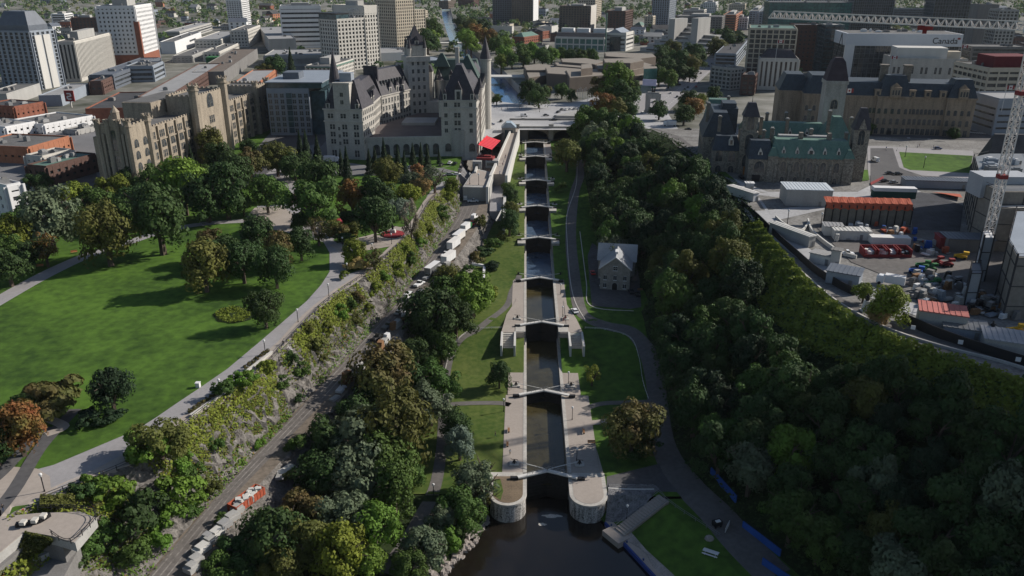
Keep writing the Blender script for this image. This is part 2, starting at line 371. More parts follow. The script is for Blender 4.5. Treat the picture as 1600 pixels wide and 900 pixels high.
def catmull(P, n=6):
    out = []
    for i in range(len(P)-1):
        a = P[max(0, i-1)]; b = P[i]; c = P[i+1]; d = P[min(len(P)-1, i+2)]
        for k in range(n):
            t = k/n
            out.append(tuple(.5*((2*b[j])+(-a[j]+c[j])*t+(2*a[j]-5*b[j]+4*c[j]-d[j])*t*t+(-a[j]+3*b[j]-3*c[j]+d[j])*t**3) for j in range(len(b))))
    out.append(tuple(P[-1])); return out
def ribbon(name, P, w, m, lift=.05, h=0, label=None, n=6, zf=None, kind='structure'):
    """a strip of width w along the points P (x, y), following the ground; h > 0 gives it height (kerb, low wall)"""
    Q = catmull([tuple(p)[:2] for p in P], n); mb = MB(); L_, R_ = [], []
    for i, p in enumerate(Q):
        a = Q[max(0, i-1)]; b = Q[min(len(Q)-1, i+1)]; d = Vector((b[0]-a[0], b[1]-a[1])); d = d.normalized() if d.length else Vector((1, 0))
        nx, ny = -d.y, d.x; ww = w if not isinstance(w, (list, tuple)) else float(np.interp(i/(len(Q)-1), np.linspace(0, 1, len(w)), w))
        for s, arr in ((1, L_), (-1, R_)):
            x, y = p[0]+nx*s*ww/2, p[1]+ny*s*ww/2
            arr.append((x, y, (zf(x, y) if zf else gz(x, y))+lift))
    up = lambda q: (q[0], q[1], q[2]+h)
    dn = lambda q: (q[0], q[1], q[2]-.6)
    for i in range(len(Q)-1):
        if h:
            mb.face([up(R_[i]), up(R_[i+1]), up(L_[i+1]), up(L_[i])]); mb.face([dn(R_[i]), dn(R_[i+1]), up(R_[i+1]), up(R_[i])]); mb.face([dn(L_[i+1]), dn(L_[i]), up(L_[i]), up(L_[i+1])])
        else: mb.face([R_[i], R_[i+1], L_[i+1], L_[i]])
    if h:
        mb.face([dn(R_[0]), up(R_[0]), up(L_[0]), dn(L_[0])]); mb.face([dn(R_[-1]), dn(L_[-1]), up(L_[-1]), up(R_[-1])])
    o = struct(name, mb, m, kind, label)
    if kind is None: del o['kind']
    return o
PZ = 26
# paths and plazas of the park
ribbon('curved_path', pix([(-40, 492), (60, 435), (130, 402), (175, 388), (240, 366), (290, 354), (350, 347), (410, 345), (455, 348)], PZ), [6.5, 6.5, 5.5, 5, 5, 5.5, 6], paving_g, .06)
drape('park_path', pix([(440, 360), (470, 355), (505, 345), (545, 358), (545, 362), (520, 375), (540, 390), (538, 415), (545, 432), (600, 405), (640, 365), (655, 330), (672, 300), (690, 285), (705, 290),
    (690, 315), (652, 365), (600, 420), (535, 470), (450, 545), (400, 595), (310, 655), (215, 722), (120, 762), (20, 805), (-40, 850), (-40, 770), (40, 745), (82, 729), (150, 700), (212, 674), (245, 652), (277, 630), (310, 608), (355, 577), (398, 541), (440, 505), (480, 470), (502, 445), (515, 425), (515, 395), (505, 378), (455, 366)], PZ), paving_g, .10)
drape('path_apron', pix([(515, 383), (600, 362), (640, 352), (648, 365), (612, 385), (535, 398)], PZ), paving, .13)
drape('cliff_walk', pix([(-40, 830), (20, 802), (95, 762), (190, 712), (240, 680), (287, 650), (340, 612), (375, 590), (412, 560), (440, 540), (425, 560), (397, 592), (350, 622), (283, 674), (215, 722), (155, 744), (120, 760), (82, 778), (20, 815), (-40, 850)], PZ), paving, .13)
drape('lookout_plaza', pix([(-40, 735), (20, 730), (58, 733), (78, 745), (80, 765), (60, 790), (62, 803), (125, 801), (150, 808), (110, 850), (90, 838), (40, 832), (-40, 890)], PZ), paving, .16)
drape('upper_path', pix([(395, 345), (402, 322), (450, 318), (455, 300), (440, 285), (415, 275), (425, 262), (455, 278), (476, 305), (470, 330), (452, 352), (400, 352)], PZ), paving_g, .09)
drape('upper_plaza', pix([(380, 345), (398, 325), (440, 322), (458, 335), (452, 362), (410, 358)], PZ), paving, .13)
drape('statue_terrace', pix([(592, 377), (600, 362), (618, 354), (640, 358), (632, 378), (610, 384)], PZ), paving, .17)
ribbon('diagonal_path', pix([(118, 640), (92, 668), (60, 705), (20, 770), (-30, 830)], PZ), 3.0, asphalt, .19)
ribbon('side_path', pix([(75, 668), (45, 695), (0, 742), (-30, 765)], PZ), 3.0, asphalt, .20)
ribbon('stone_path', pix([(50, 645), (75, 655), (100, 668), (72, 680)], PZ), 2.5, paving, .22)
drape('hotel_street', [(x, y) for x, y in pix([(440, 240), (500, 228), (505, 250), (600, 262), (690, 262), (745, 250), (752, 275), (712, 282), (700, 278), (640, 272), (470, 272), (425, 262)], 27.5)], lot_m, .12)
drape('mackenzie_road', pix([(430, 262), (500, 235), (512, 222), (508, 190), (495, 170), (440, 205), (425, 228), (330, 292), (360, 300)], 27.5), asphalt, .09)
drape('sussex_road', pix([(-60, 330), (60, 305), (150, 270), (160, 300), (100, 340), (20, 380), (-60, 410)], PZ), asphalt, .09)
_L = [tuple(W(u, v, 26))[:2] for u, v in ((84, 727), (212, 673), (245, 652), (277, 630), (310, 608), (355, 577), (398, 541), (440, 505), (480, 470), (502, 445), (515, 425), (540, 430), (575, 418), (610, 392), (640, 360), (655, 335), (668, 305), (690, 285))]
_R = [(at_y(CL, y)-.1, y) for y in np.arange(_L[-1][1], _L[0][1]-8, -5)]
drape('cliff_path', _L+_R, paving_g, .085)
# east bank of the locks
def vpix(L):
    out = []
    for u, v in L:
        z = 5.0
        for _ in range(12): p = W(u, v, z); z = .5*z+.5*gz(p.x, p.y)
        p = W(u, v, z); out.append((p.x, p.y))
    return out
ribbon('east_valley_path', vpix([(812, 430), (800, 455), (790, 480), (750, 512), (722, 528), (705, 552), (696, 590), (693, 640), (690, 700), (680, 760), (662, 800), (635, 850), (600, 895)]), [2.4, 2.4, 2.8, 3, 3, 3, 3.2, 4, 4.2], asph_w, .06)
ribbon('east_cross_path', vpix([(698, 632), (740, 630), (780, 630), (797, 633)]), 2.4, asph_w, .08)
ribbon('west_valley_road', vpix([(905, 250), (906, 275), (898, 300), (893, 340), (892, 380), (897, 430), (905, 480), (920, 498), (950, 510), (985, 518), (1008, 545), (1022, 590), (1028, 640), (1035, 690), (1055, 735), (1085, 770), (1120, 805), (1160, 850), (1210, 900)]),
    [4.5, 4.8, 5, 5, 5, 5, 5.2, 6, 6, 6, 7, 8, 8.5, 9, 9], asph_w, .06)
ribbon('west_cross_path', vpix([(912, 640), (940, 631), (985, 629), (1015, 628)]), 2.4, asph_w, .10)
ribbon('west_foot_path', vpix([(912, 662), (935, 660), (950, 658)]), 2.6, paving, .12)
drape('museum_yard', vpix([(918, 400), (925, 380), (990, 400), (1000, 440), (1002, 480), (985, 483), (925, 478), (921, 440)]), asphalt, .10)
drape('lower_yard', vpix([(948, 745), (1030, 725), (1060, 735), (1085, 770), (1020, 768), (948, 762)]), asphalt, .09)
# Wellington street, bridge approach and plaza
drape('plaza', [(x, y) for x, y in pix([(700, 185), (775, 158), (830, 165), (905, 158), (1010, 130), (1042, 118), (1080, 135), (1040, 172), (1062, 205), (1085, 212), (1040, 212), (1000, 196), (905, 190), (905, 203), (812, 203), (808, 196), (770, 215), (700, 215)], 29)], road_lt, .06, zf=lambda x, y: 29)
drape('elgin_street', [(x, y) for x, y in pix([(985, 178), (1040, 178), (1085, 135), (1118, 105), (1125, 90), (1100, 92), (1050, 118), (1010, 142)], 29)], paving_g, .10, zf=lambda x, y: 29)
drape('hill_street', [(x, y) for x, y in pix([(1380, 215), (1600, 225), (1600, 205), (1530, 165), (1520, 130), (1500, 130), (1510, 195), (1340, 195), (1340, 213)], 30)], asphalt, .12)
ribbon('hill_drive', pix([(1010, 196), (1050, 212), (1066, 225), (1085, 238), (1110, 262), (1135, 280)], 31), 8, asph_w, .14)
ribbon('escarpment_road', pix([(1130, 278), (1165, 305), (1195, 345), (1240, 385), (1300, 425), (1380, 465), (1460, 495), (1540, 520), (1640, 545)], 31), [9, 10, 9, 9, 8, 8, 8, 8], road_lt, .12)
drape('hill_forecourt', pix([(1110, 262), (1160, 285), (1200, 300), (1340, 300), (1380, 280), (1440, 300), (1330, 318), (1190, 350), (1150, 300)], 31), road_lt, .10)
drape('hill_lawn', pix([(1405, 238), (1520, 244), (1515, 271), (1422, 266), (1412, 262)], 31), grass, .22)
drape('hill_lawn_path', pix([(1355, 228), (1520, 236), (1530, 280), (1440, 275), (1402, 262), (1396, 234), (1385, 234), (1382, 275), (1356, 275)], 31), paving_g, .16)
drape('hill_court', pix([(1360, 232), (1395, 232), (1405, 262), (1440, 278), (1420, 300), (1360, 300)], 31), asphalt, .18)
drape('gravel_pit', pix([(1422, 300), (1455, 303), (1505, 322), (1500, 362), (1425, 360)], 31), gravel, .2)
drape('haul_yard', pix([(1270, 350), (1330, 345), (1530, 365), (1600, 430), (1600, 490), (1480, 470), (1330, 410)], 31), asph_w, .16)
drape('east_block_lawn', pix([(1090, 232), (1110, 262), (1130, 275), (1150, 283), (1125, 262), (1095, 222)], 31), grass, .2)
drape('side_lawn', pix([(1341, 266), (1356, 266), (1358, 282), (1345, 284)], 31), grass, .26)
# ------------------------------------------------------------------ foliage
def quads_mesh(name, c, nrm, size, mat, twist=None):
    """many small leaf faces: centres c, normals nrm, half sizes"""
    n = len(c); nrm = nrm/np.linalg.norm(nrm, axis=1, keepdims=True)
    a = rng.normal(size=(n, 3)); a -= (a*nrm).sum(1, keepdims=True)*nrm; a /= np.linalg.norm(a, axis=1, keepdims=True)
    b = np.cross(nrm, a); s = size.reshape(-1, 1); asp = rng.uniform(.5, .9, (n, 1))
    v = np.stack([c-a*s, c-b*s*asp, c+a*s, c+b*s*asp], 1).reshape(-1, 3)
    me = bpy.data.meshes.new(name); me.vertices.add(n*4); me.loops.add(n*4); me.polygons.add(n)
    me.vertices.foreach_set('co', v.ravel()); me.loops.foreach_set('vertex_index', np.arange(n*4, dtype=np.int32))
    me.polygons.foreach_set('loop_start', np.arange(0, n*4, 4, dtype=np.int32)); me.polygons.foreach_set('loop_total', np.full(n, 4, dtype=np.int32))
    me.materials.append(mat); me.update(); me.validate(); return me
def crown_pts(kind, n, seed):
    """unit crown (radius 1, centre at origin) as leaf centres and outward normals"""
    g = np.random.default_rng(seed)
    if kind == 'conifer':
        t = g.uniform(0, 1, n)**.75; ang = g.uniform(0, 2*np.pi, n); tier = .82+.18*np.cos(t*34+ang*3)
        r = t*tier*(.6+.4*g.uniform(0, 1, n)**.3); z = 2.6-4.4*t-.25*r
        c = np.stack([r*np.cos(ang), r*np.sin(ang), z], 1); nm = np.stack([np.cos(ang), np.sin(ang), np.full(n, .6)], 1)+g.normal(size=(n, 3))*.4
        return c, nm
    K = {'broad': 54, 'round': 72, 'sparse': 26, 'shrub': 24, 'low': 30, 'multi': 34}[kind]
    d = g.normal(size=(K, 3)); d /= np.linalg.norm(d, axis=1, keepdims=True); d[:, 2] = np.where(d[:, 2] < -.8, -d[:, 2], d[:, 2])
    rad = g.uniform(.45, .86, K)
    lob = 1+.23*np.sin(3*np.arctan2(d[:, 1], d[:, 0])+seed)+.1*np.sin(5*d[:, 2]+seed*2)
    cc = d*(rad*lob)[:, None]
    sc = {'broad': (1, 1, .92), 'round': (1, 1, 1.0), 'sparse': (1, 1, 1.15), 'shrub': (1, 1, .75), 'low': (1.15, 1, .5), 'multi': (1, 1, .95)}[kind]
    if kind == 'multi': cc[:, 0] += np.sign(cc[:, 0])*.15; cc[:, 2] += np.where(cc[:, 0] > 0, .15, -.1)
    cr = g.uniform(.15, .38, K)*(1 if kind != 'sparse' else .85)
    w = cr**2; idx = g.choice(K, n, p=w/w.sum())
    e = g.normal(size=(n, 3)); e /= np.linalg.norm(e, axis=1, keepdims=True); e[:, 2] = np.where((e[:, 2] < 0) & (g.uniform(size=n) < .5), -e[:, 2], e[:, 2])
    rr = cr[idx]*g.uniform(.55, 1.08, n)**.5
    c = (cc[idx]+e*rr[:, None])*np.array(sc)
    nm = e+.35*cc[idx]+g.normal(size=(n, 3))*.35
    return c, nm
def crown_mesh(kind, mat, seed, n, leaf):
    c, nm = crown_pts(kind, n, seed)
    return quads_mesh('crown', c, nm, rng.uniform(leaf*.6, leaf*1.25, n), mat)
def trunk_mesh(kind, seed):
    """unit trunk: foot at z=-1.75, limbs into the crown (crown radius 1 round the origin)"""
    r = random.Random(seed); mb = MB()
    if kind == 'conifer': mb.bar((0, 0, -2.3), (0, 0, 2.2), .16, t2=.03); return mb.mesh('trunk', bark)
    f = -1.75 if kind not in ('shrub', 'low') else -.85
    mb.bar((0, 0, f), (0, 0, -.55), .17, t2=.13)
    for i in range(6 if kind != 'sparse' else 10):
        a = i*2.4+r.random(); q = (math.cos(a)*.5, math.sin(a)*.5, r.uniform(-.1, .5)); mb.bar((0, 0, -.62), q, .08, t2=.035)
        for j in range(3): mb.bar(q, (q[0]*1.5+r.uniform(-.25, .25), q[1]*1.5+r.uniform(-.25, .25), q[2]+r.uniform(.05, .4)), .035, t2=.012)
    return mb.mesh('trunk', bark)
CROWNS = {}; TRUNKS = {}
def crown(kind, colr, var):
    k = (kind, colr, var)
    if k not in CROWNS:
        n, lf = {'broad': (5200, .062), 'round': (5600, .060), 'sparse': (1500, .055), 'shrub': (1700, .085), 'low': (2200, .085), 'multi': (4600, .062), 'conifer': (3400, .085)}[kind]
        CROWNS[k] = crown_mesh(kind, LEAF[colr], hash((kind, var)) % 1000 if False else var*17+len(kind)*5+3, n, lf)
    return CROWNS[k]
def trunk(kind, var):
    k = (kind, var)
    if k not in TRUNKS: TRUNKS[k] = trunk_mesh(kind, var+11)
    return TRUNKS[k]
TREE_TAB = []
CTXT = dict(dark='dark green', mid='mid green', bright='bright green', yg='yellow-green', olive='olive green', grey='grey-green', blue='pale blue-green',
            brown='bronze-tinged', red='red-tinged autumn', orange='orange autumn', golden='golden', conif='blackish green', twig='almost bare grey')
KTXT = dict(broad='broad tree', round='round-crowned tree', sparse='thin open tree', shrub='shrub', low='low spreading shrub', multi='double-crowned tree', conifer='conifer')
KNAME = dict(broad='deciduous_tree', round='deciduous_tree', sparse='young_tree', shrub='shrub', low='shrub', multi='deciduous_tree', conifer='conifer_tree')
def tree_at(x, y, r, kind, colr, zone, group, hs=1.0, zg=None):
    r *= 1.1; var = random.randrange(4 if kind in ('broad', 'round', 'multi') else 3)
    foot = {'conifer': 2.0, 'shrub': .75, 'low': .45}.get(kind, 1.12)
    g = (gz(x, y) if zg is None else zg)
    root = empty(KNAME[kind], (x, y, g-.1), None, 'shrub' if 'shrub' in KNAME[kind] else 'tree', group, rz=random.uniform(0, 6.28))
    f2 = foot*(.95 if kind in ('broad', 'round', 'multi') else 1)
    me = crown(kind, colr, var)
    c = link('crown', me, root, (0, 0, f2*r*hs), sc=(r, r*random.uniform(.92, 1.06), r*hs*random.uniform(.94, 1.08)))
    if kind not in ('shrub', 'low') : link('trunk', trunk(kind, var), root, (0, 0, f2*r*hs), sc=(r, r, r*hs))
    pu, pv, pz = PR((x, y, g+foot*r*hs)); TREE_TAB.append((root, kind, colr, zone, pu, pv)); return root
def tree_px(u, v, wpx, kind, colr, zone, group, hs=1.0, zg=None):
    foot = {'conifer': 2.0, 'shrub': .75, 'low': .45}.get(kind, 1.06)
    z = 20.0
    for _ in range(25):
        p = W(u, v, z); r = wpx/2*PR(p)[2]/FOC; g = gz(p.x, p.y) if zg is None else zg; z = .5*z+.5*(g+foot*r*hs)
    p = W(u, v, z); r = wpx/2*PR(p)[2]/FOC
    return tree_at(p.x, p.y, r, kind, colr, zone, group, hs, zg)
ORD = ['leftmost', 'second from left', 'third from left', 'fourth from left', 'fifth from left', 'sixth from left', 'seventh from left', 'eighth from left', 'ninth from left', 'tenth from left', 'eleventh from left', 'twelfth from left']
def label_trees():
    tab = {}
    for t in TREE_TAB: tab.setdefault((t[1], t[2], t[3]), []).append(t)
    for (kind, colr, zone), ts in tab.items():
        base = f'{CTXT[colr]} {KTXT[kind]} {zone}'
        ts.sort(key=lambda t: t[4])
        for i, t in enumerate(ts):
            if len(ts) == 1: t[0]['label'] = base
            elif len(ts) <= 12: t[0]['label'] = base+', '+(ORD[i] if i < len(ts)-1 else 'rightmost')
            else: t[0]['label'] = base
def scatter_leaves(name, gen, n, size, mat, label=None, kind='stuff'):
    c = []; nm = []
    for _ in range(n):
        p, q = gen(); c.append(p); nm.append(q)
    c = np.array(c, dtype=float); nm = np.array(nm, dtype=float)+rng.normal(size=(n, 3))*.5
    me = quads_mesh(name, c, nm, rng.uniform(size*.5, size*1.3, n), mat); o = link(name, me); o['kind'] = kind
    if label: o['label'] = label
    return o

# ------------------------------------------------------------------ the flight of locks
GY = [0, 44, 86, 131, 171, 210, 249, 292, 334]
CZ = [0, 0.15, 5.3, 5.4, 10, 14, 17.6, 21.3]
WZ = [-2.9, -1.2, 2.2, 3.6, 7.2, 11.0, 14.8, 18.8]
NTH = ['lowest', 'second', 'third', 'fourth', 'fifth', 'sixth', 'seventh', 'eighth', 'ninth and highest']
HW = 5.5
for i in range(8):
    y0, y1 = GY[i]+(.5 if i else .5), GY[i+1]+.5
    t = empty('lock_chamber', (0, y0, CZ[i]), f'stone walled {NTH[i] if i < 7 else "uppermost"} lock chamber counted up from the river', 'lock chamber', 'lock chambers in the flight')
    for s in (-1, 1):
        wb = MB(); wb.box((s*(HW+.45), (y0+y1)/2, CZ[i]-9), (.9, y1-y0, 8.7)); part('side_wall', wb, wall_st, t)
        cb = MB()
        ww = 1.0
        cb.box((s*(HW+.5), (y0+y1)/2, CZ[i]-.3), (ww, y1-y0-.02, .45)); part('coping', cb, stone, t)
    # walkways beside the chamber
    for s in (-1, 1):
        w = [(5.6, 5.0, 4.6, 4.2, 1.6, 1.6, 1.6, 1.8), (7.6, 5.2, 3.6, 3.6, 3.2, 3.0, 2.9, 3.6)][s > 0][i]
        pv = MB(); x0 = s*(HW+1.0); x1 = s*(HW+1.0+w)
        ya, yb = (y0 if i != 2 else 80), (y1 if i != 1 else 70)
        pv.prism([(x0, ya), (x1, ya), (x1, yb), (x0, yb)], CZ[i]-5, CZ[i]+.08)
        if i == 0 and s > 0: pv.prism([(x1, 0), (x1+1.2, 0), (x1+.1, 14)], -1, .07)
        part('walkway', pv, paving if i < 4 or s > 0 else grass_d, t)
    if i >= 4 or i == 2:         # blocks that carry the step up at the gate
        for s in (-1, 1):
            b = MB(); b.box((s*(HW+2.2), GY[i]-2.2, CZ[i]-7), (3.4, 6.5, 7.1)); part('gate_pier', b, stone_g if i != 2 else wall_st, t)
            b = MB(); b.box((s*(HW+2.2), GY[i]-2.2, CZ[i]+.1), (3.6, 6.7, .25)); part('pier_cap', b, stone, t)
    w = MB(); w.face([(-HW, y0+.6, WZ[i]), (HW, y0+.6, WZ[i]), (HW, y1+1.5, WZ[i]), (-HW, y1+1.5, WZ[i])]); struct('lock_water', w, water_c if i < 3 else water_h)
w = MB(); w.face([(-HW, 334.8, 19.4), (HW, 334.8, 19.4), (HW, 356, 19.4), (-HW, 356, 19.4)]); struct('lock_water', w, water_c)
for s in (-1, 1):
    wb = MB(); wb.box((s*(HW+.45), 341, 12), (.9, 12, 9.5)); tag(single('canal_wall', wb, wall_st, f'stone wall between top gate and bridge, {"left" if s < 0 else "right"} bank of the canal', 'wall'))
def make_gate(i):
    y = GY[i]; z = CZ[min(i, 7)]+.75; zb = (WZ[i-1] if i else -5.3)-2
    t = empty('lock_gate', (0, y, z), f'white topped black timber mitre gate, {NTH[i]} gate counted up from the river', 'lock gate', 'lock gates in the flight')
    for s in (-1, 1):
        a = Vector((s*HW, y, 0)); b = Vector((0, y+2.2, 0)); d = (b-a).normalized()
        lf = MB(); nrm = Vector((-d.y, d.x, 0)); q = .22
        P = [tuple((a+nrm*q))[:2], tuple((b+nrm*q))[:2], tuple((b-nrm*q))[:2], tuple((a-nrm*q))[:2]]
        lf.prism(P, zb, z-.1)
        for k in range(7):
            zz = z-.8-k*(z-zb-1)/7; lf.prism([tuple((a+nrm*.36))[:2], tuple((b+nrm*.36))[:2], tuple((b-nrm*.36))[:2], tuple((a-nrm*.36))[:2]], zz, zz+.28, bottom=True)
        g = part('gate_leaf', lf, timber if i not in (6, 7) or True else steel, t)
        bm_ = MB(); e = a-d*2.6
        bm_.prism([tuple((e+nrm*.58))[:2], tuple((b+nrm*.58))[:2], tuple((b-nrm*.58))[:2], tuple((e-nrm*.58))[:2]], z-.1, z+.3, bottom=True)
        part('walk_beam', bm_, gatew, t)
        rl = MB()
        for k in range(5):
            p = a+(b-a)*(k/4)-nrm*.38; rl.bar((p.x, p.y, z+.3), (p.x, p.y, z+1.3), .07)
        p = a-nrm*.38; r_ = b-nrm*.38
        for h in (.8, 1.3): rl.bar((p.x, p.y, z+h), (r_.x, r_.y, z+h), .07)
        part('railing', rl, steel, t)
        wt = MB(); wt.box((e.x-s*-.9, e.y+.1, z-.65), (2.1, .9, .75)); part('counterweight', wt, black, t)
        rod = MB(); rod.bar((s*(HW+3.2), y+6.3, z+.3), (s*.6, y+2.6, z+.4), .15); part('swing_rod', rod, gatew, t)
    return t
for i in range(9): make_gate(i)
def make_winch(x, y, z, lab):
    t = empty('gate_winch', (x, y, z), lab, 'winch', 'gate winches on the lock walls')
    m = MB(); m.box((0, 0, 0), (2.6, 2.2, .35)); link('base_slab', m.mesh('slab', stone), t)
    m = MB(); m.bar((-.6, 0, .3), (0, 0, 1.5), .14); m.bar((.6, 0, .3), (0, 0, 1.5), .14); m.bar((0, -.6, .3), (0, 0, 1.5), .14); m.cyl((0, 0, .35), .3, .8, 8); link('frame', m.mesh('frame', black), t)
    m = MB(); m.bar((-.9, .1, 1.5), (.9, -.1, 1.5), .12); m.bar((.9, -.1, 1.5), (.9, -.1, 1.1), .1); m.bar((-.9, .1, 1.5), (-.9, .1, 1.9), .1); link('crank_handle', m.mesh('crank', black), t)
    return t
for i in range(9):
    for s in (-1, 1):
        make_winch(s*(HW+3.4), GY[i]+6.2, CZ[min(i, 7)]+.12, f'black winch on the {"left" if s < 0 else "right"} wall at the {NTH[i]} lock gate')
# rounded bastions at the river
for s in (-1, 1):
    cx = s*10.4; r = 4.75
    t = empty('bastion', (cx, -7, -6), f'rounded stained stone bastion {"left" if s < 0 else "right"} of the river entrance', 'bastion', 'rounded bastions at the river entrance')
    P = [(cx+r, 2)]+[(cx+r*math.cos(a), -7+r*1.05*math.sin(a)) for a in np.linspace(0, -math.pi, 25)]+[(cx-r, 2)]
    P2 = [(cx+(x-cx)*.96, -7+(y+7)*.97) for x, y in P]
    m = MB(); m.prism([(*p, -7.5) for p in P], -7.5, -.35, P2); part('drum_wall', m, M('bastion_stone', (.30, .29, .275), var=.85, scale=1.1, fine=2.5, streak=1, bump=.2), t)
    m = MB(); Q = [(cx+(x-cx)*1.03, -7+(y+7)*1.03) for x, y in P]; m.prism(Q, -.35, .15, bottom=True); 
    Qi = [(cx+(x-cx)*.82, -7+(y+7)*.82) for x, y in P]; part('coping', m, stone, t)
    m = MB(); m.prism(Qi, .1, .19); part('paved_top', m, soil if s < 0 else paving, t)
    if s < 0:
        m = MB(); m.prism([(-14.3, -1), (-14.1, -8), (-12.2, -10), (-11.6, -6), (-12.5, -1)], .15, .215); part('grass_patch', m, grass_d, t)
# great stairs beside the third gate
def stairs(name, x0, x1, y0, y1, z0, z1, n, lab, group=None, mat=None):
    t = empty(name, ((x0+x1)/2, y0, z0), lab, 'stairs', group); m = MB()
    for k in range(n):
        a = y0+(y1-y0)*k/n; m.prism([(x0, a), (x1, a), (x1, y1+.5), (x0, y1+.5)], z0-1 if k == 0 else z0+(z1-z0)*k/n, z0+(z1-z0)*(k+1)/n)
    part('steps', m, mat or stone, t)
    for x in (x0, x1):
        w = MB(); w.prism([(x-.35, y0-.8), (x+.35, y0-.8), (x+.35, y1+.8), (x-.35, y1+.8)], z0-1.5, z1+.35); part('side_wall', w, conc_l, t)
    return t
for s in (-1, 1):
    a, b = sorted((s*9.6, s*14.2))
    stairs('stone_stairs', a, b, 69.5, 79.5, .1, 5.35, 15, f'wide stone stairs {"left" if s < 0 else "right"} of the third lock gate', 'stairs beside the third gate')
drape('stair_landing', [(-9.5, 80), (-14.5, 80), (-13, 96), (-10, 108), (-9.5, 112)], paving, .10, zf=lambda x, y: 5.4)
drape('stair_landing', [(9, 80), (14.6, 80), (13, 92), (10, 106), (9, 110)], paving, .10, zf=lambda x, y: 5.4)
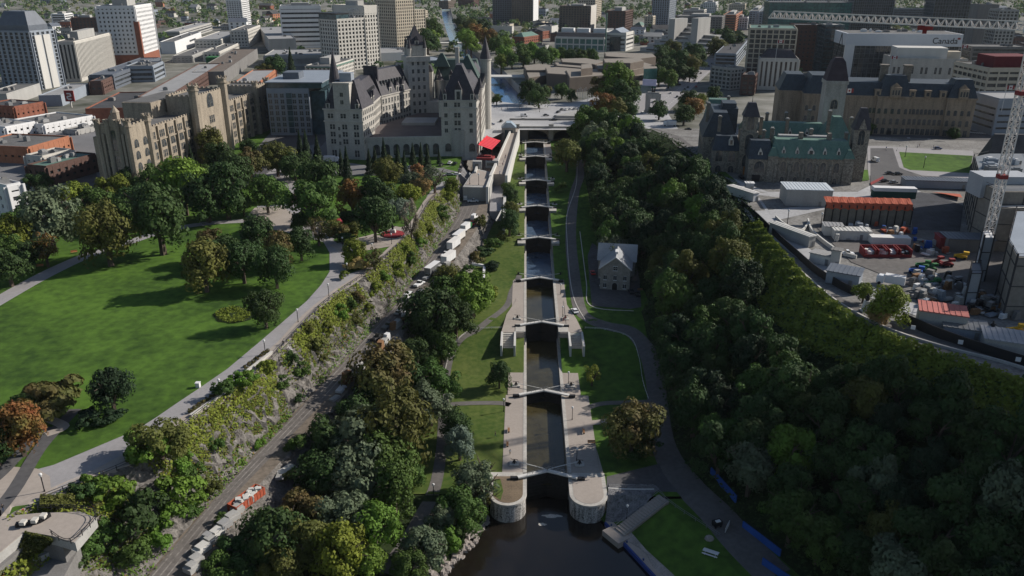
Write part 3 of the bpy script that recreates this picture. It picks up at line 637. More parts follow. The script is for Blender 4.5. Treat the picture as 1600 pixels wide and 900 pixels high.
# ------------------------------------------------------------------ trees
GP = 'trees in the park'; Z_L = 'along the far left edge of the park'; Z_C = 'in the clump on the big lawn'; Z_B = 'between the big lawn and the castle-like building'
Z_G = 'in the garden beside the park path'; Z_H = 'in front of the grey hotel'; Z_LL = 'at the lower left of the lawn'
for a in [(75, 345, 84, 'round', 'grey', Z_L), (22, 372, 60, 'round', 'yg', Z_L), (12, 418, 60, 'broad', 'dark', Z_L), (70, 392, 50, 'sparse', 'red', Z_L), (36, 355, 50, 'broad', 'mid', Z_L), (48, 398, 44, 'broad', 'dark', Z_L),
    (122, 318, 56, 'broad', 'yg', Z_L), (8, 395, 50, 'broad', 'mid', Z_L),
    (165, 370, 80, 'round', 'olive', Z_B), (150, 325, 62, 'broad', 'mid', Z_B), (180, 305, 50, 'broad', 'yg', Z_B), (212, 320, 60, 'broad', 'dark', Z_B), (247, 345, 92, 'round', 'dark', Z_B), (285, 292, 76, 'round', 'bright', Z_B),
    (240, 290, 60, 'broad', 'mid', Z_B), (205, 282, 40, 'broad', 'dark', Z_B), (322, 312, 70, 'broad', 'dark', Z_B), (352, 300, 72, 'round', 'dark', Z_B), (365, 272, 62, 'broad', 'dark', Z_B), (330, 232, 44, 'round', 'olive', Z_B),
    (318, 285, 50, 'broad', 'mid', Z_B), (240, 265, 36, 'broad', 'olive', Z_B), (345, 250, 44, 'broad', 'dark', Z_B), (299, 250, 17, 'conifer', 'conif', Z_B), (390, 262, 52, 'broad', 'brown', Z_B), (380, 322, 32, 'broad', 'mid', Z_B), (416, 305, 48, 'round', 'mid', Z_B), (388, 232, 28, 'round', 'dark', Z_B),
    (432, 250, 44, 'round', 'olive', Z_B), (190, 340, 46, 'broad', 'mid', Z_B), (100, 338, 44, 'broad', 'dark', Z_L),
    (318, 418, 68, 'round', 'olive', Z_C), (328, 385, 46, 'round', 'brown', Z_C), (352, 398, 50, 'broad', 'dark', Z_C), (378, 410, 58, 'round', 'dark', Z_C), (402, 371, 54, 'round', 'dark', Z_C), (430, 420, 54, 'round', 'dark', Z_C),
    (434, 394, 46, 'round', 'brown', Z_C), (413, 485, 50, 'round', 'dark', 'standing alone beside the flower bed'), (469, 382, 44, 'round', 'dark', Z_G), (470, 348, 32, 'broad', 'dark', Z_G), (497, 364, 40, 'sparse', 'brown', Z_G), (518, 352, 30, 'low', 'olive', Z_G),
    (486, 322, 76, 'multi', 'mid', Z_G), (499, 281, 48, 'round', 'dark', Z_G), (518, 300, 26, 'round', 'bright', Z_G), (492, 296, 20, 'round', 'brown', Z_G), (550, 312, 44, 'round', 'red', Z_G), (590, 310, 56, 'broad', 'dark', Z_G), (605, 272, 42, 'round', 'olive', Z_G),
    (636, 308, 38, 'round', 'yg', Z_G), (652, 270, 24, 'round', 'orange', Z_G), (642, 286, 34, 'round', 'grey', Z_G), (679, 282, 40, 'sparse', 'grey', Z_G), (660, 292, 28, 'round', 'golden', Z_G), (585, 345, 58, 'round', 'dark', Z_G), (624, 328, 32, 'round', 'blue', Z_G), (608, 300, 26, 'round', 'yg', Z_G),
    (552, 394, 38, 'round', 'yg', Z_G), (560, 414, 34, 'low', 'golden', Z_G), (585, 407, 36, 'sparse', 'brown', Z_G), (537, 430, 17, 'shrub', 'yg', Z_G), (545, 338, 30, 'low', 'dark', Z_G), (530, 360, 34, 'low', 'brown', Z_G), (705, 292, 26, 'round', 'yg', Z_G), (540, 372, 28, 'low', 'dark', Z_G), (555, 355, 30, 'low', 'olive', Z_G),
    (460, 262, 44, 'broad', 'dark', Z_H), (480, 248, 30, 'conifer', 'conif', Z_H), (497, 250, 26, 'conifer', 'conif', Z_H), (470, 244, 26, 'conifer', 'conif', Z_H), (542, 264, 23, 'conifer', 'conif', Z_H), (533, 258, 16, 'conifer', 'conif', Z_H), (577, 256, 17, 'conifer', 'conif', Z_H), (586, 255, 17, 'conifer', 'conif', Z_H),
    (622, 256, 20, 'conifer', 'conif', Z_H), (632, 262, 18, 'conifer', 'conif', Z_H), (600, 244, 18, 'conifer', 'conif', Z_H), (658, 251, 18, 'conifer', 'conif', Z_H), (668, 255, 20, 'conifer', 'conif', Z_H), (686, 246, 10, 'conifer', 'conif', Z_H), (645, 246, 16, 'conifer', 'conif', Z_H), (516, 262, 26, 'low', 'dark', Z_H),
    (173, 613, 62, 'round', 'conif', Z_LL), (84, 624, 92, 'low', 'brown', Z_LL), (48, 622, 46, 'low', 'dark', Z_LL), (28, 672, 78, 'round', 'red', Z_LL), (-8, 700, 60, 'broad', 'dark', Z_LL), (140, 654, 44, 'low', 'conif', Z_LL), (176, 650, 34, 'low', 'conif', Z_LL), (247, 680, 76, 'multi', 'olive', 'beside the paved walk on the cliff top')]:
    tree_px(*a, GP, hs=1.15 if a[3] == 'round' and a[2] > 40 else 1.0)
tree_px(642, 352, 32, 'sparse', 'twig', 'at the edge of the cliff by the statue', GP, hs=1.7)
# east valley, between the locks and the track
GV = 'trees between the track and the locks'; Z_V1 = 'on the wooded slope below the track'; Z_V2 = 'in the wood left of the lowest locks'; Z_V3 = 'beside the valley path left of the locks'
for a in [(675, 500, 88, 'round', 'dark', Z_V1), (700, 462, 62, 'broad', 'mid', Z_V1), (738, 465, 66, 'broad', 'bright', Z_V1), (712, 500, 56, 'broad', 'dark', Z_V1), (650, 560, 54, 'round', 'dark', Z_V1), (690, 545, 50, 'broad', 'mid', Z_V1), (760, 462, 40, 'shrub', 'yg', Z_V1),
    (597, 600, 104, 'round', 'brown', Z_V1), (640, 600, 74, 'broad', 'dark', Z_V1), (684, 600, 66, 'broad', 'mid', Z_V1), (672, 635, 66, 'broad', 'grey', Z_V1), (700, 435, 40, 'broad', 'olive', Z_V1), (730, 430, 36, 'shrub', 'mid', Z_V1),
    (555, 655, 80, 'broad', 'dark', Z_V2), (625, 672, 110, 'round', 'olive', Z_V2), (570, 690, 100, 'broad', 'grey', Z_V2), (520, 700, 84, 'broad', 'dark', Z_V2), (505, 745, 84, 'broad', 'dark', Z_V2), (610, 720, 90, 'broad', 'mid', Z_V2), (560, 750, 90, 'broad', 'grey', Z_V2), (615, 765, 74, 'round', 'mid', Z_V2),
    (430, 850, 96, 'round', 'dark', Z_V2), (478, 805, 74, 'broad', 'brown', Z_V2), (485, 850, 86, 'broad', 'olive', Z_V2), (540, 815, 86, 'broad', 'grey', Z_V2), (585, 830, 76, 'round', 'bright', Z_V2), (530, 870, 84, 'round', 'yg', Z_V2), (380, 870, 70, 'broad', 'dark', Z_V2), (435, 892, 70, 'broad', 'olive', Z_V2), (575, 880, 60, 'broad', 'bright', Z_V2),
    (340, 885, 50, 'shrub', 'mid', Z_V2), (465, 695, 36, 'shrub', 'mid', 'at the right edge of the track'), (450, 745, 24, 'shrub', 'olive', 'at the right edge of the track'), (640, 745, 44, 'broad', 'mid', Z_V2),
    (714, 668, 48, 'round', 'dark', Z_V3), (718, 695, 48, 'round', 'blue', Z_V3), (748, 742, 76, 'sparse', 'grey', Z_V3), (735, 760, 50, 'broad', 'grey', Z_V3), (725, 800, 66, 'broad', 'mid', Z_V3), (760, 780, 44, 'sparse', 'olive', Z_V3), (662, 860, 72, 'broad', 'grey', Z_V3), (695, 850, 54, 'shrub', 'bright', Z_V3), (690, 812, 44, 'broad', 'grey', Z_V3), (640, 888, 60, 'broad', 'mid', Z_V3), (712, 838, 44, 'shrub', 'mid', Z_V3),
    (780, 587, 38, 'round', 'dark', 'alone on the small lawn left of the locks'), (796, 350, 34, 'round', 'dark', 'close beside the left lock wall'), (797, 330, 26, 'round', 'olive', 'close beside the left lock wall'), (796, 308, 24, 'round', 'dark', 'close beside the left lock wall'), (794, 296, 18, 'round', 'mid', 'close beside the left lock wall'),
    (755, 395, 30, 'low', 'dark', Z_V1), (772, 380, 26, 'low', 'mid', Z_V1), (770, 415, 24, 'low', 'conif', Z_V1), (752, 345, 22, 'shrub', 'olive', Z_V1), (745, 405, 26, 'shrub', 'brown', Z_V1), (783, 368, 18, 'shrub', 'olive', Z_V1)]:
    tree_px(*a, GV, hs=1.1 if a[3] == 'round' else 1.0)
GW = 'trees right of the locks'; Z_W = 'on the grass right of the locks'
for a in [(886, 244, 46, 'round', 'olive', Z_W), (878, 293, 20, 'shrub', 'mid', Z_W), (925, 589, 30, 'sparse', 'yg', Z_W), (988, 672, 84, 'round', 'brown', Z_W), (1000, 700, 50, 'low', 'dark', Z_W)]: tree_px(*a, GW)
GT = 'trees at the top of the valley'; Z_T = 'at the head of the wooded slope near the bridge'
for a in [(925, 200, 56, 'broad', 'mid', Z_T), (965, 205, 56, 'broad', 'dark', Z_T), (940, 230, 50, 'broad', 'mid', Z_T), (915, 235, 34, 'round', 'bright', Z_T), (975, 225, 40, 'broad', 'dark', Z_T), (905, 212, 30, 'round', 'mid', Z_T), (960, 240, 44, 'round', 'bright', Z_T)]: tree_px(*a, GT, zg=22)
# the wooded escarpment on the right: single trees, scattered
GF = 'trees of the dark wooded escarpment'
pts = []
tries = 0
while tries < 9000 and len(pts) < 165:
    tries += 1; y = random.uniform(-62, 312); toe, ht = at_y(RTOE, y), at_y(HT_, y)
    x = random.uniform(toe+3.5, ht-(25 if y < 60 else 18 if y < 110 else 14 if y < 270 else 8))
    if 100 < y < 140 and x < 47: continue
    if x < toe+8 and random.random() < .4: continue
    u, v, _ = PR((x, y, gz(x, y)+8))
    if u > 1660 or v > 1000: continue
    ut, vt, _ = PR((x, y, gz(x, y)+13))
    if vt < 292 and ut > 992+(vt-200)*1.45: continue
    if all((x-a)**2+(y-b)**2 > (7.3+.012*max(0, y))**2 for a, b in pts): pts.append((x, y))
for x, y in pts:
    u, v, _ = PR((x, y, gz(x, y)+9)); q = (x-at_y(RTOE, y))/(at_y(HT_, y)-at_y(RTOE, y))
    z = ('near the escarpment rim' if q > .6 else 'halfway up the escarpment' if q > .28 else 'at the escarpment foot')
    z += (' above the locks' if y > 180 else ' behind the museum' if y > 60 else ' at lower right')
    colr = random.choices(['dark', 'mid', 'conif', 'olive', 'grey', 'brown', 'bright'], [52, 15, 16, 7, 7, 2, 2])[0]  # dark green wood, dark weights raised further as painted-in shade
    k = random.choices(['broad', 'round', 'multi'], [5, 4, 3])[0] if colr != 'conif' else 'broad'
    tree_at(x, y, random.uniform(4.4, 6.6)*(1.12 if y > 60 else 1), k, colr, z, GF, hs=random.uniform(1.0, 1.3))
# vine-covered rim and ground cover
def rim():
    y = random.uniform(-30, 130); w = 14 if y < 70 else 9; t = random.random()**1.1; ht = at_y(HT_, y)
    x = ht-.6-t*w; b = .8*math.sin(y*.7+3*math.sin(x*.6)); return (x, y, gz(x, y)+random.uniform(0, 1.7)+b*.6+ (1-t)*1.1), (-.5, -.2, 1)
scatter_leaves('rim_vines', rim, 36000, .5, LEAF['yg'], 'yellow-green vines covering the rim below the hilltop wall')
def under():
    y = random.uniform(-70, 318); toe, ht = at_y(RTOE, y), at_y(HT_, y); x = random.uniform(toe, ht); return (x, y, gz(x, y)+random.uniform(0, 2.6)), (-.3, 0, 1)
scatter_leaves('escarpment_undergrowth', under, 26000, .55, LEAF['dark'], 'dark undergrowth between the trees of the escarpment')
def cliffp(lo, hi, top):
    def f():
        while True:
            y = random.uniform(-75, 215); cl, rl = at_y(CL, y), at_y(RL, y); t = random.uniform(lo, hi)
            n = math.sin(y*.23)+math.sin(y*.11+2)+.8*math.sin(y*.61+1)
            if random.random() < .5+.28*n: break
        x = cl+(rl-cl)*t+random.gauss(0, .5)
        z = float(np.interp(x, [cl, cl*.55+rl*.45-.5, rl-.8, rl], [hpl(-1, y), hpl(-1, y)*.75+zroad(y)*.25, zroad(y)+1, zroad(y)]))
        return (x, y, z+random.uniform(0, top)), (.6, -.2, .8)
    return f
scatter_leaves('cliff_greenery', cliffp(.07, .55, 1.4), 19000, .38, LEAF['yg'], 'yellow-green bushes growing along the top of the cliff')
scatter_leaves('cliff_greenery', cliffp(.10, .8, 1.2), 17000, .36, LEAF['olive'], 'olive bushes growing in the clefts of the cliff')
scatter_leaves('cliff_greenery', cliffp(.3, 1.03, .9), 12000, .32, LEAF['bright'], 'green weeds growing at the foot of the cliff')
scatter_leaves('cliff_greenery', cliffp(.05, .9, .8), 6000, .30, LEAF['red'], 'russet creepers on the cliff')
GC = 'shrubs along the cliff'
cl_sh = [(180, 772, 70), (232, 755, 74), (272, 770, 70), (210, 815, 90), (262, 815, 60), (165, 850, 66), (205, 872, 60), (130, 772, 44), (145, 760, 44), (300, 745, 44), (335, 700, 40), (330, 762, 34), (355, 660, 44), (375, 640, 40), (392, 655, 34), (420, 590, 40),
    (452, 565, 38), (440, 600, 34), (470, 580, 40), (490, 540, 40), (510, 515, 38), (530, 490, 38), (545, 480, 34), (560, 470, 34), (585, 455, 32), (600, 435, 30), (620, 425, 28), (640, 405, 28), (655, 385, 26), (670, 360, 24), (690, 335, 26), (700, 310, 22), (575, 485, 26), (555, 500, 26), (500, 560, 28), (465, 625, 26), (405, 690, 24), (300, 800, 30), (250, 850, 40), (120, 880, 40), (395, 605, 28), (310, 780, 34),
    (285, 725, 40), (345, 810, 22), (480, 515, 30), (650, 372, 20), (630, 392, 22)]
for i, (u, v, w) in enumerate(cl_sh):
    c = random.choices(['mid', 'bright', 'yg', 'olive', 'dark', 'brown'], [5, 4, 4, 4, 3, 2])[0]
    c = random.choice(['mid', 'bright', 'bright', 'mid', 'olive', 'dark']) if v > 700 else c
    z = 'at the lower end of the cliff' if v > 700 else 'halfway along the cliff' if v > 500 else 'at the far end of the cliff'
    w *= .8 if 430 < v < 720 else 1
    p = None; zz = 24.0
    for _ in range(30):
        p = W(u, v, zz); r = w/2*PR(p)[2]/FOC; zz = .5*zz+.5*(gz(p.x, p.y)+.6*r)
    tree_at(p.x, p.y, r, 'shrub', c, z, GC, zg=gz(p.x, p.y))
# ------------------------------------------------------------------ buildings: tools
def ZV(x, y, v):
    lo, hi = -20., 124.
    for _ in range(40):
        m = (lo+hi)/2
        if PR((x, y, m))[1] > v: lo = m
        else: hi = m
    return lo
def d2(a): return Vector((math.cos(R(a)), math.sin(R(a))))
def solve_u(P, d, z, u, smax=400):
    lo, hi = 0., smax; f = lambda s: PR((P.x+d.x*s, P.y+d.y*s, z))[0]
    inc = f(1) > f(0)
    for _ in range(40):
        m = (lo+hi)/2
        if (f(m) < u) == inc: lo = m
        else: hi = m
    return lo
def solve_v(P, d, z, v, smax=300):
    lo, hi = 0., smax; f = lambda s: PR((P.x+d.x*s, P.y+d.y*s, z))[1]
    inc = f(1) > f(0)
    for _ in range(40):
        m = (lo+hi)/2
        if (f(m) < v) == inc: lo = m
        else: hi = m
    return lo
WINM = {}
def win_mesh(w, h, st):
    k = (round(w, 1), round(h, 1), st)
    if k in WINM: return WINM[k]
    w, h = k[0], k[1]; mb = MB(); fm = 1
    def arch(hw, zb, zt, y, kk, n=6, point=0):
        P = [(-hw, y, zb), (hw, y, zb)]
        for i in range(n+1):
            a = math.pi*i/n; x = hw*math.cos(a); zz = zt-hw*(1+point)+hw*(1+point)*math.sin(a)**(1 if not point else .8); P.append((x, y, zz))
        mb.face(P, kk)
    t = max(.10, min(.22, w*.12))
    if st == 'plain':
        mb.face([(-w/2, -.05, 0), (w/2, -.05, 0), (w/2, -.05, h), (-w/2, -.05, h)], 0)
        for a, b in (((-w/2, -.07, 0), (w/2, -.07, 0)), ((-w/2, -.07, h), (w/2, -.07, h)), ((0, -.07, 0), (0, -.07, h))): mb.bar(a, b, .09, 1)
        mb.box((0, -.14, -.18), (w+.3, .3, .16), k=1)
    elif st in ('pair', 'triple'):
        n = 2 if st == 'pair' else 3; s = w/n
        for i in range(n):
            x = -w/2+s*(i+.5); mb.face([(x-s*.38, -.05, 0), (x+s*.38, -.05, 0), (x+s*.38, -.05, h), (x-s*.38, -.05, h)], 0); mb.bar((x-s*.38, -.07, h*.5), (x+s*.38, -.07, h*.5), .09, 1)
        mb.box((0, -.14, -.2), (w+.3, .3, .18), k=1); mb.box((0, -.1, h+.03), (w+.3, .2, .2), k=1)
    elif st == 'arch':
        arch(w/2+.28, -.15, h+.28, -.05, 1); arch(w/2, 0, h, -.09, 0); mb.box((0, -.16, -.3), (w+.8, .34, .18), k=1)
    elif st == 'gothic':
        arch(w/2+.3, -.15, h+.4, -.05, 1, 8, .35); arch(w/2, 0, h, -.09, 0, 8, .35); mb.bar((0, -.12, 0), (0, -.12, h*.8), .12, 1)
    WINM[k] = mb; return mb
SUBR = ('parapet', 'penthouse', 'roof_unit', 'roof_hut', 'chimney', 'roof_pavilion', 'red_penthouse', 'ridge_hood', 'dark_cap', 'roof_dormer')
class Bld:
    """an Empty that parents wall, roof, windows ... ; at most 100 windows are separate parts, the rest one 'stuff' part"""
    def __init__(s, name, loc, label, cat='building', group=None):
        s.t = empty(name, loc, label, cat, group); s.w = []; s.cache = {}
    def part(s, name, mb, mats):
        o = part(name, mb, mats, s.t)
        if name == 'roof': s.rf = o
        if name in SUBR and getattr(s, 'rf', None): o.parent = s.rf
        if name in ('dormer', 'tower_wall', 'turret_wall', 'lucarne'): s.own = o
        if name in ('dormer_roof', 'dormer_window', 'turret_roof', 'turret_cornice', 'tower_gallery', 'tower_upper_wall', 'tower_spire', 'tower_cap', 'tower_belfry', 'tower_gable', 'lucarne_window', 'mansard_cap', 'iron_crown') and getattr(s, 'own', None): o.parent = s.own
        return o
    def win(s, p, ang, w, h, st='plain', frame=None, pane=None):
        k = getattr(s, 'ws', 1) if w < 6 and st != 'arch' else 1; s.w.append((p, ang, w*k, h*k, st, frame or stone, pane or glass))
    def row(s, A, B, z, n, w, h, st='plain', frame=None, m0=.5, skip=()):
        """n windows along the wall A -> B (outward side on the right of A->B)"""
        A = Vector(A[:2]); B = Vector(B[:2]); d = B-A; a = math.atan2(d.y, d.x)
        for i in range(n):
            if i in skip: continue
            q = A+d*((i+m0)/n if m0 == .5 else (m0+i)/(n-1+2*m0)); s.win((q.x, q.y, z), a, w, h, st, frame)
    def done(s, name='window'):
        ws = sorted(s.w, key=lambda q: -q[2]*q[3]/(PR(q[0])[2]**2)); rest = []
        for i, (p, a, w, h, st, fr, pn) in enumerate(ws):
            k = (round(w, 1), round(h, 1), st, fr.name)
            if i < 100:
                if k not in s.cache: s.cache[k] = WINM2.setdefault(k, win_mesh(w, h, st).mesh('window', [pn, fr]))
                o = link(name, s.cache[k], s.t, tuple(Vector(p)-s.t.location), a)
            else: rest.append((p, a, w, h, st, fr, pn))
        if rest:
            mb = MB(); fr = rest[0][5]
            for p, a, w, h, st, _, _ in rest:
                src = win_mesh(w, h, st); b = len(mb.v); ca, sa = math.cos(a), math.sin(a)
                mb.v += [(p[0]+x*ca-y*sa, p[1]+x*sa+y*ca, p[2]+z) for x, y, z in src.v]; mb.f += [tuple(b+i for i in f) for f in src.f]; mb.m += src.m
            o = part('windows', mb, [rest[0][6], fr], s.t); o['kind'] = 'stuff'
        return s.t
WINM2 = {}
def quad(P, dR, a, dL, b, i=0.0):
    """footprint polygon (counter-clockwise): near corner P, a along dR, b along dL, inset i"""
    P = Vector(P[:2]); P = P+dR*i+dL*i; a -= 2*i; b -= 2*i
    return [tuple(P), tuple(P+dR*a), tuple(P+dR*a+dL*b), tuple(P+dL*b)]
def edges(poly): n = len(poly); return [(Vector(poly[i]), Vector(poly[(i+1) % n])) for i in range(n)]
def grid_wall(mb, poly, z0, z1, bay, storey, pier, band, t=.4, top=1.0, k=0, base=0):
    for A, B in edges(poly):
        d = B-A; L_ = d.length; d = d/L_; nrm = Vector((d.y, -d.x)); a = math.atan2(d.y, d.x); n = max(1, round(L_/bay))
        if pier:
            for i in range(n+1):
                q = A+d*(L_*i/n)-nrm*(-t*.45 if True else 0); w = pier if 0 < i < n else pier*1.15
                mb.box((q.x, q.y, z0), (w, t, z1-z0-.02), a, k=k)
        if band:
            m = max(1, round((z1-z0-base)/storey)); c = (A+B)/2+nrm*t*.35
            for j in range(m+1):
                z = z0+base+(z1-z0-base)*j/m-band/2
                if j == m: z = z1-band
                if j == 0: z = z0+base-(band/2 if base else 0)
                mb.box((c.x, c.y, z), (L_+t*.5, t*.72, band if j < m else band), a, k=k)
            if base: mb.box((c.x, c.y, z0), (L_+t*.5, t*.7, base*.18), a, k=k)
def roof_clutter(B_, poly, z, n, seed, mats=(steel, roof_l, conc_d)):
    r = random.Random(seed); P = [Vector(p) for p in poly]
    for i in range(n):
        s, t = r.uniform(.15, .85), r.uniform(.15, .85); q = (P[0]*(1-s)+P[1]*s)*(1-t)+(P[3]*(1-s)+P[2]*s)*t
        d = P[1]-P[0]; m = MB(); w, l, h = r.uniform(1.5, 5), r.uniform(1.5, 4), r.uniform(1, 2.4)
        m.box((q.x, q.y, z), (w, l, h), math.atan2(d.y, d.x)); m.box((q.x, q.y, z+h), (w*.6, l*.6, .4), math.atan2(d.y, d.x)); B_.part('roof_unit', m, r.choice(mats))
def bldA(name, label, cat, C_, vb, th, wall, roof=None, zb=29., style='grid', bay=5., storey=3.6, pier=1.2, band=1.2, gl=None, ph=1, clutter=3, base=0, group=None, depthR=None, depthL=None, parapet=.9, h=None, core=None):
    """C_ = (uL, uC, uR, vC): left end, near corner, right end and top row of the near corner in the photo"""
    uL, uC, uR, vC = C_; h = HT(uC, vC, vb, zb) if h is None else h; z1 = zb+h; P = W(uC, vC, z1); P = Vector((P.x, P.y))
    dR, dL = d2(th), d2(th+90)
    a = depthR or solve_u(P, dR, z1, uR); b = depthL or solve_u(P, dL, z1, uL)
    B_ = Bld(name, (P.x, P.y, zb), label, cat, group); B_.z1 = z1; B_.P = P; B_.dR = dR; B_.dL = dL; B_.a = a; B_.b = b
    if a > 250 or a < 5 or b > 250 or b < 5: print('SIZE', label[:50], round(a), round(b), round(h))
    a = 40 if a > 250 else max(a, 6); b = 40 if b > 250 else max(b, 8); B_.a = a; B_.b = b
    outer = quad(P, dR, a, dL, b); inner = quad(P, dR, a, dL, b, .4); B_.poly = outer; B_.h = h
    if style == 'blank':
        m = MB(); m.prism(outer, zb-1, z1-.1); B_.part('wall', m, wall)
    else:
        m = MB(); m.prism(inner, zb-1, z1-.1); B_.part('glazing', m, gl or glass)
        m = MB(); grid_wall(m, outer, zb, z1, bay, storey, pier if style != 'band' else 0, band if style != 'fins' else 0, base=base)
        if style == 'band':
            for A, Bq in edges(outer): m.box((A.x, A.y, zb), (1.6, 1.6, h), R(th))
        if style == 'fins':
            for A, Bq in edges(outer):
                d = Bq-A; c = (A+Bq)/2; m.box((c.x, c.y, z1-2), (d.length, .5, 1.9), math.atan2(d.y, d.x)); m.box((c.x, c.y, zb), (d.length, .5, 3), math.atan2(d.y, d.x))
        B_.part('wall', m, wall)
    m = MB(); m.prism(quad(P, dR, a, dL, b, .3), z1-.12, z1+.1)
    B_.part('roof', m, roof or roof_g)
    m = MB()
    for A, Bq in edges(quad(P, dR, a, dL, b, .2)):
        d = Bq-A; c = (A+Bq)/2; m.box((c.x, c.y, z1-.05), (d.length, .35, parapet), math.atan2(d.y, d.x))
    B_.part('parapet', m, wall)
    if ph:
        m = MB(); q = P+dR*a*.5+dL*b*.5; m.box((q.x, q.y, z1+.1), (a*.45, b*.4, ph*3.6), R(th)); B_.part('penthouse', m, conc if wall is not conc else conc_d)
    if clutter: roof_clutter(B_, quad(P, dR, a, dL, b, 2), z1+.1, clutter, len(label)*7+int(uC))
    return B_
def text_mesh(txt, size, mat, loc, rot, parent, name='lettering', ext=.08):
    cu = bpy.data.curves.new(name, 'FONT'); cu.body = txt; cu.size = size; cu.extrude = ext; cu.align_x = 'CENTER'
    o = bpy.data.objects.new(name, cu); COL.objects.link(o); bpy.context.view_layer.update()
    me = bpy.data.meshes.new_from_object(o.evaluated_get(bpy.context.evaluated_depsgraph_get())); bpy.data.objects.remove(o)
    me.materials.clear(); me.materials.append(mat); o = link(name, me, parent, loc); o.rotation_euler = rot; return o

# ------------------------------------------------------------------ the far towers and blocks, left to right
b = bldA('apartment_tower', 'tall slate grey apartment tower with sloped dark crown at the left edge', 'tower', (-12, 46, 84, 50), 140, 78, slate_l, style='grid', bay=5.5, storey=3.2, pier=2.4, band=.7, ph=0, clutter=0, group='towers')
q = quad(b.P, b.dR, b.a, b.dL, b.b, 3); q2 = quad(b.P, b.dR, b.a, b.dL, b.b, 8); m = MB(); m.prism(q, b.z1, b.z1+5); m.prism(q, b.z1+5, b.z1+16, q2); b.part('sloped_crown', m, slate)
for s in (.25, .6):
    m = MB(); c = b.P+b.dR*b.a*s; n = -b.dL; m.box((c.x+n.x*.6, c.y+n.y*.6, 29), (7.5, 1.4, b.h-3), R(78)); b.part('pale_pier', m, conc_l)
bldA('office_block', 'ribbed pale office block with dark vertical window strips behind the slate tower', 'office block', (84, 115, 171, 66), 128, 100, offw, style='fins', bay=3.4, pier=1.7, ph=2, group='towers')
b = bldA('hotel_tower', 'tall white tower with small square windows and a red brick stripe', 'tower', (149, 209, 236, 10), 104, 98, white, style='grid', bay=4.3, storey=4.2, pier=2.4, band=2.3, ph=2.6, group='towers')
m = MB(); m.box((b.P.x, b.P.y, 29), (4, 5, b.h*.75), R(98)); b.part('brick_stripe', m, brick)
m = MB(); m.prism(quad(b.P-b.dR*1-b.dL*1, b.dR, b.a+2, b.dL, b.b+2), 29, 29+b.h*.2); b.part('brick_base', m, brick)
m = MB(); q = b.P+b.dR*(b.a+3)+b.dL*8; m.box((q.x, q.y, 29), (8, 16, b.h-3), R(98)); b.part('dark_stair_tower', m, slate)
bldA('apartment_block', 'dark brown brick apartment block left of the white square-windowed tower', 'apartment block', (111, 150, 158, 28), 62, 98, brick_d, style='grid', bay=5, pier=2.6, band=1.6, group='towers')
bldA('apartment_block', 'far white stepped apartment block above the ribbed office block', 'apartment block', (80, 100, 113, 22), 44, 95, white, style='band', band=1.5, group='towers')
bldA('apartment_tower', 'slim grey apartment tower cut by the top edge, left of the white tower', 'tower', (62, 92, 102, -6), 10, 95, slate_l, style='grid', bay=5, pier=1.4, ph=0, group='towers')
b = bldA('office_block', 'white cube-like windowless block with one small window strip', 'office block', (250, 273, 314, 66), 84, 100, white, style='blank', ph=0, clutter=2)
m = MB(); q = b.P+b.dR*b.a*.62-b.dL*.3; m.box((q.x, q.y, b.z1-6), (b.a*.22, .8, 2), R(100)); b.part('window_strip', m, glass)
bldA('apartment_tower', 'slim white apartment tower with bands of balconies left of centre top', 'tower', (353, 376, 388, 0), 44, 95, white, style='grid', bay=4.5, storey=3.4, pier=1, band=1.6, ph=1, group='towers')
bldA('government_block', 'broad white office block with dark horizontal window bands', 'office block', (427, 437, 500, 10), 76, 14, white, style='band', storey=5.6, band=3.5, depthL=40, ph=1, group='towers')
b = bldA('hotel_tower', 'cream hotel slab with grid of windows and a glass corner top', 'tower', (499, 526, 569, 31), 112, 50, offw, style='grid', bay=4.2, storey=3.9, pier=1.9, band=1.5, ph=0, group='towers')
m = MB(); m.prism(quad(b.P-b.dR*.5+b.dL*.1, b.dR, b.a*.45, b.dL, b.b), b.z1, b.z1+4.6); b.part('glass_top', m, glass_b)
m = MB(); m.prism(quad(b.P-b.dR*.8, b.dR, b.a*.47, b.dL, b.b+1), b.z1+4.6, b.z1+6); b.part('dark_cap', m, black)
b = bldA('hotel_tower', 'tall cream hotel tower carrying a sign, behind the glass-topped hotel slab', 'tower', (520, 568, 589, 10), 104, 55, offw, style='grid', bay=4.2, storey=3.9, pier=1.9, band=1.5, ph=1.4, group='towers')
m = MB(); m.prism(quad(b.P-b.dR*.4-b.dL*.4, b.dR, b.a*.98, b.dL, b.b), b.z1-7, b.z1+.3); b.part('blank_top_band', m, offw)
q = b.P+b.dL*b.b*.3; text_mesh('WESTIN', 4.6, white, (q.x-b.t.location.x-1.2, q.y-b.t.location.y-1.0, b.h-5.4), (R(90), 0, R(145-180)), b.t)
b = bldA('office_tower', 'tallest beige office tower with a stepped lower right side', 'tower', (586, 617, 646, -4), 86, 52, beige, style='grid', bay=3.4, storey=3.6, pier=1.5, band=1.3, ph=0, clutter=0, group='towers')
P2 = b.P+b.dR*b.a; m = MB(); m.prism(quad(P2, b.dR, b.a*.6, b.dL, b.b*.8, .4), 29, 29+b.h*.78); b.part('lower_glazing', m, glass); m = MB(); grid_wall(m, quad(P2, b.dR, b.a*.6, b.dL, b.b*.8), 29, 29+b.h*.78, 3.4, 3.6, 1.5, 1.3); b.part('lower_wing', m, beige)
bldA('convention_hall', 'long low white roofed hall below the beige office tower', 'hall', (556, 592, 665, 84), 96, 20, white, roof=roof_l, style='blank', ph=0, clutter=3, depthL=60)
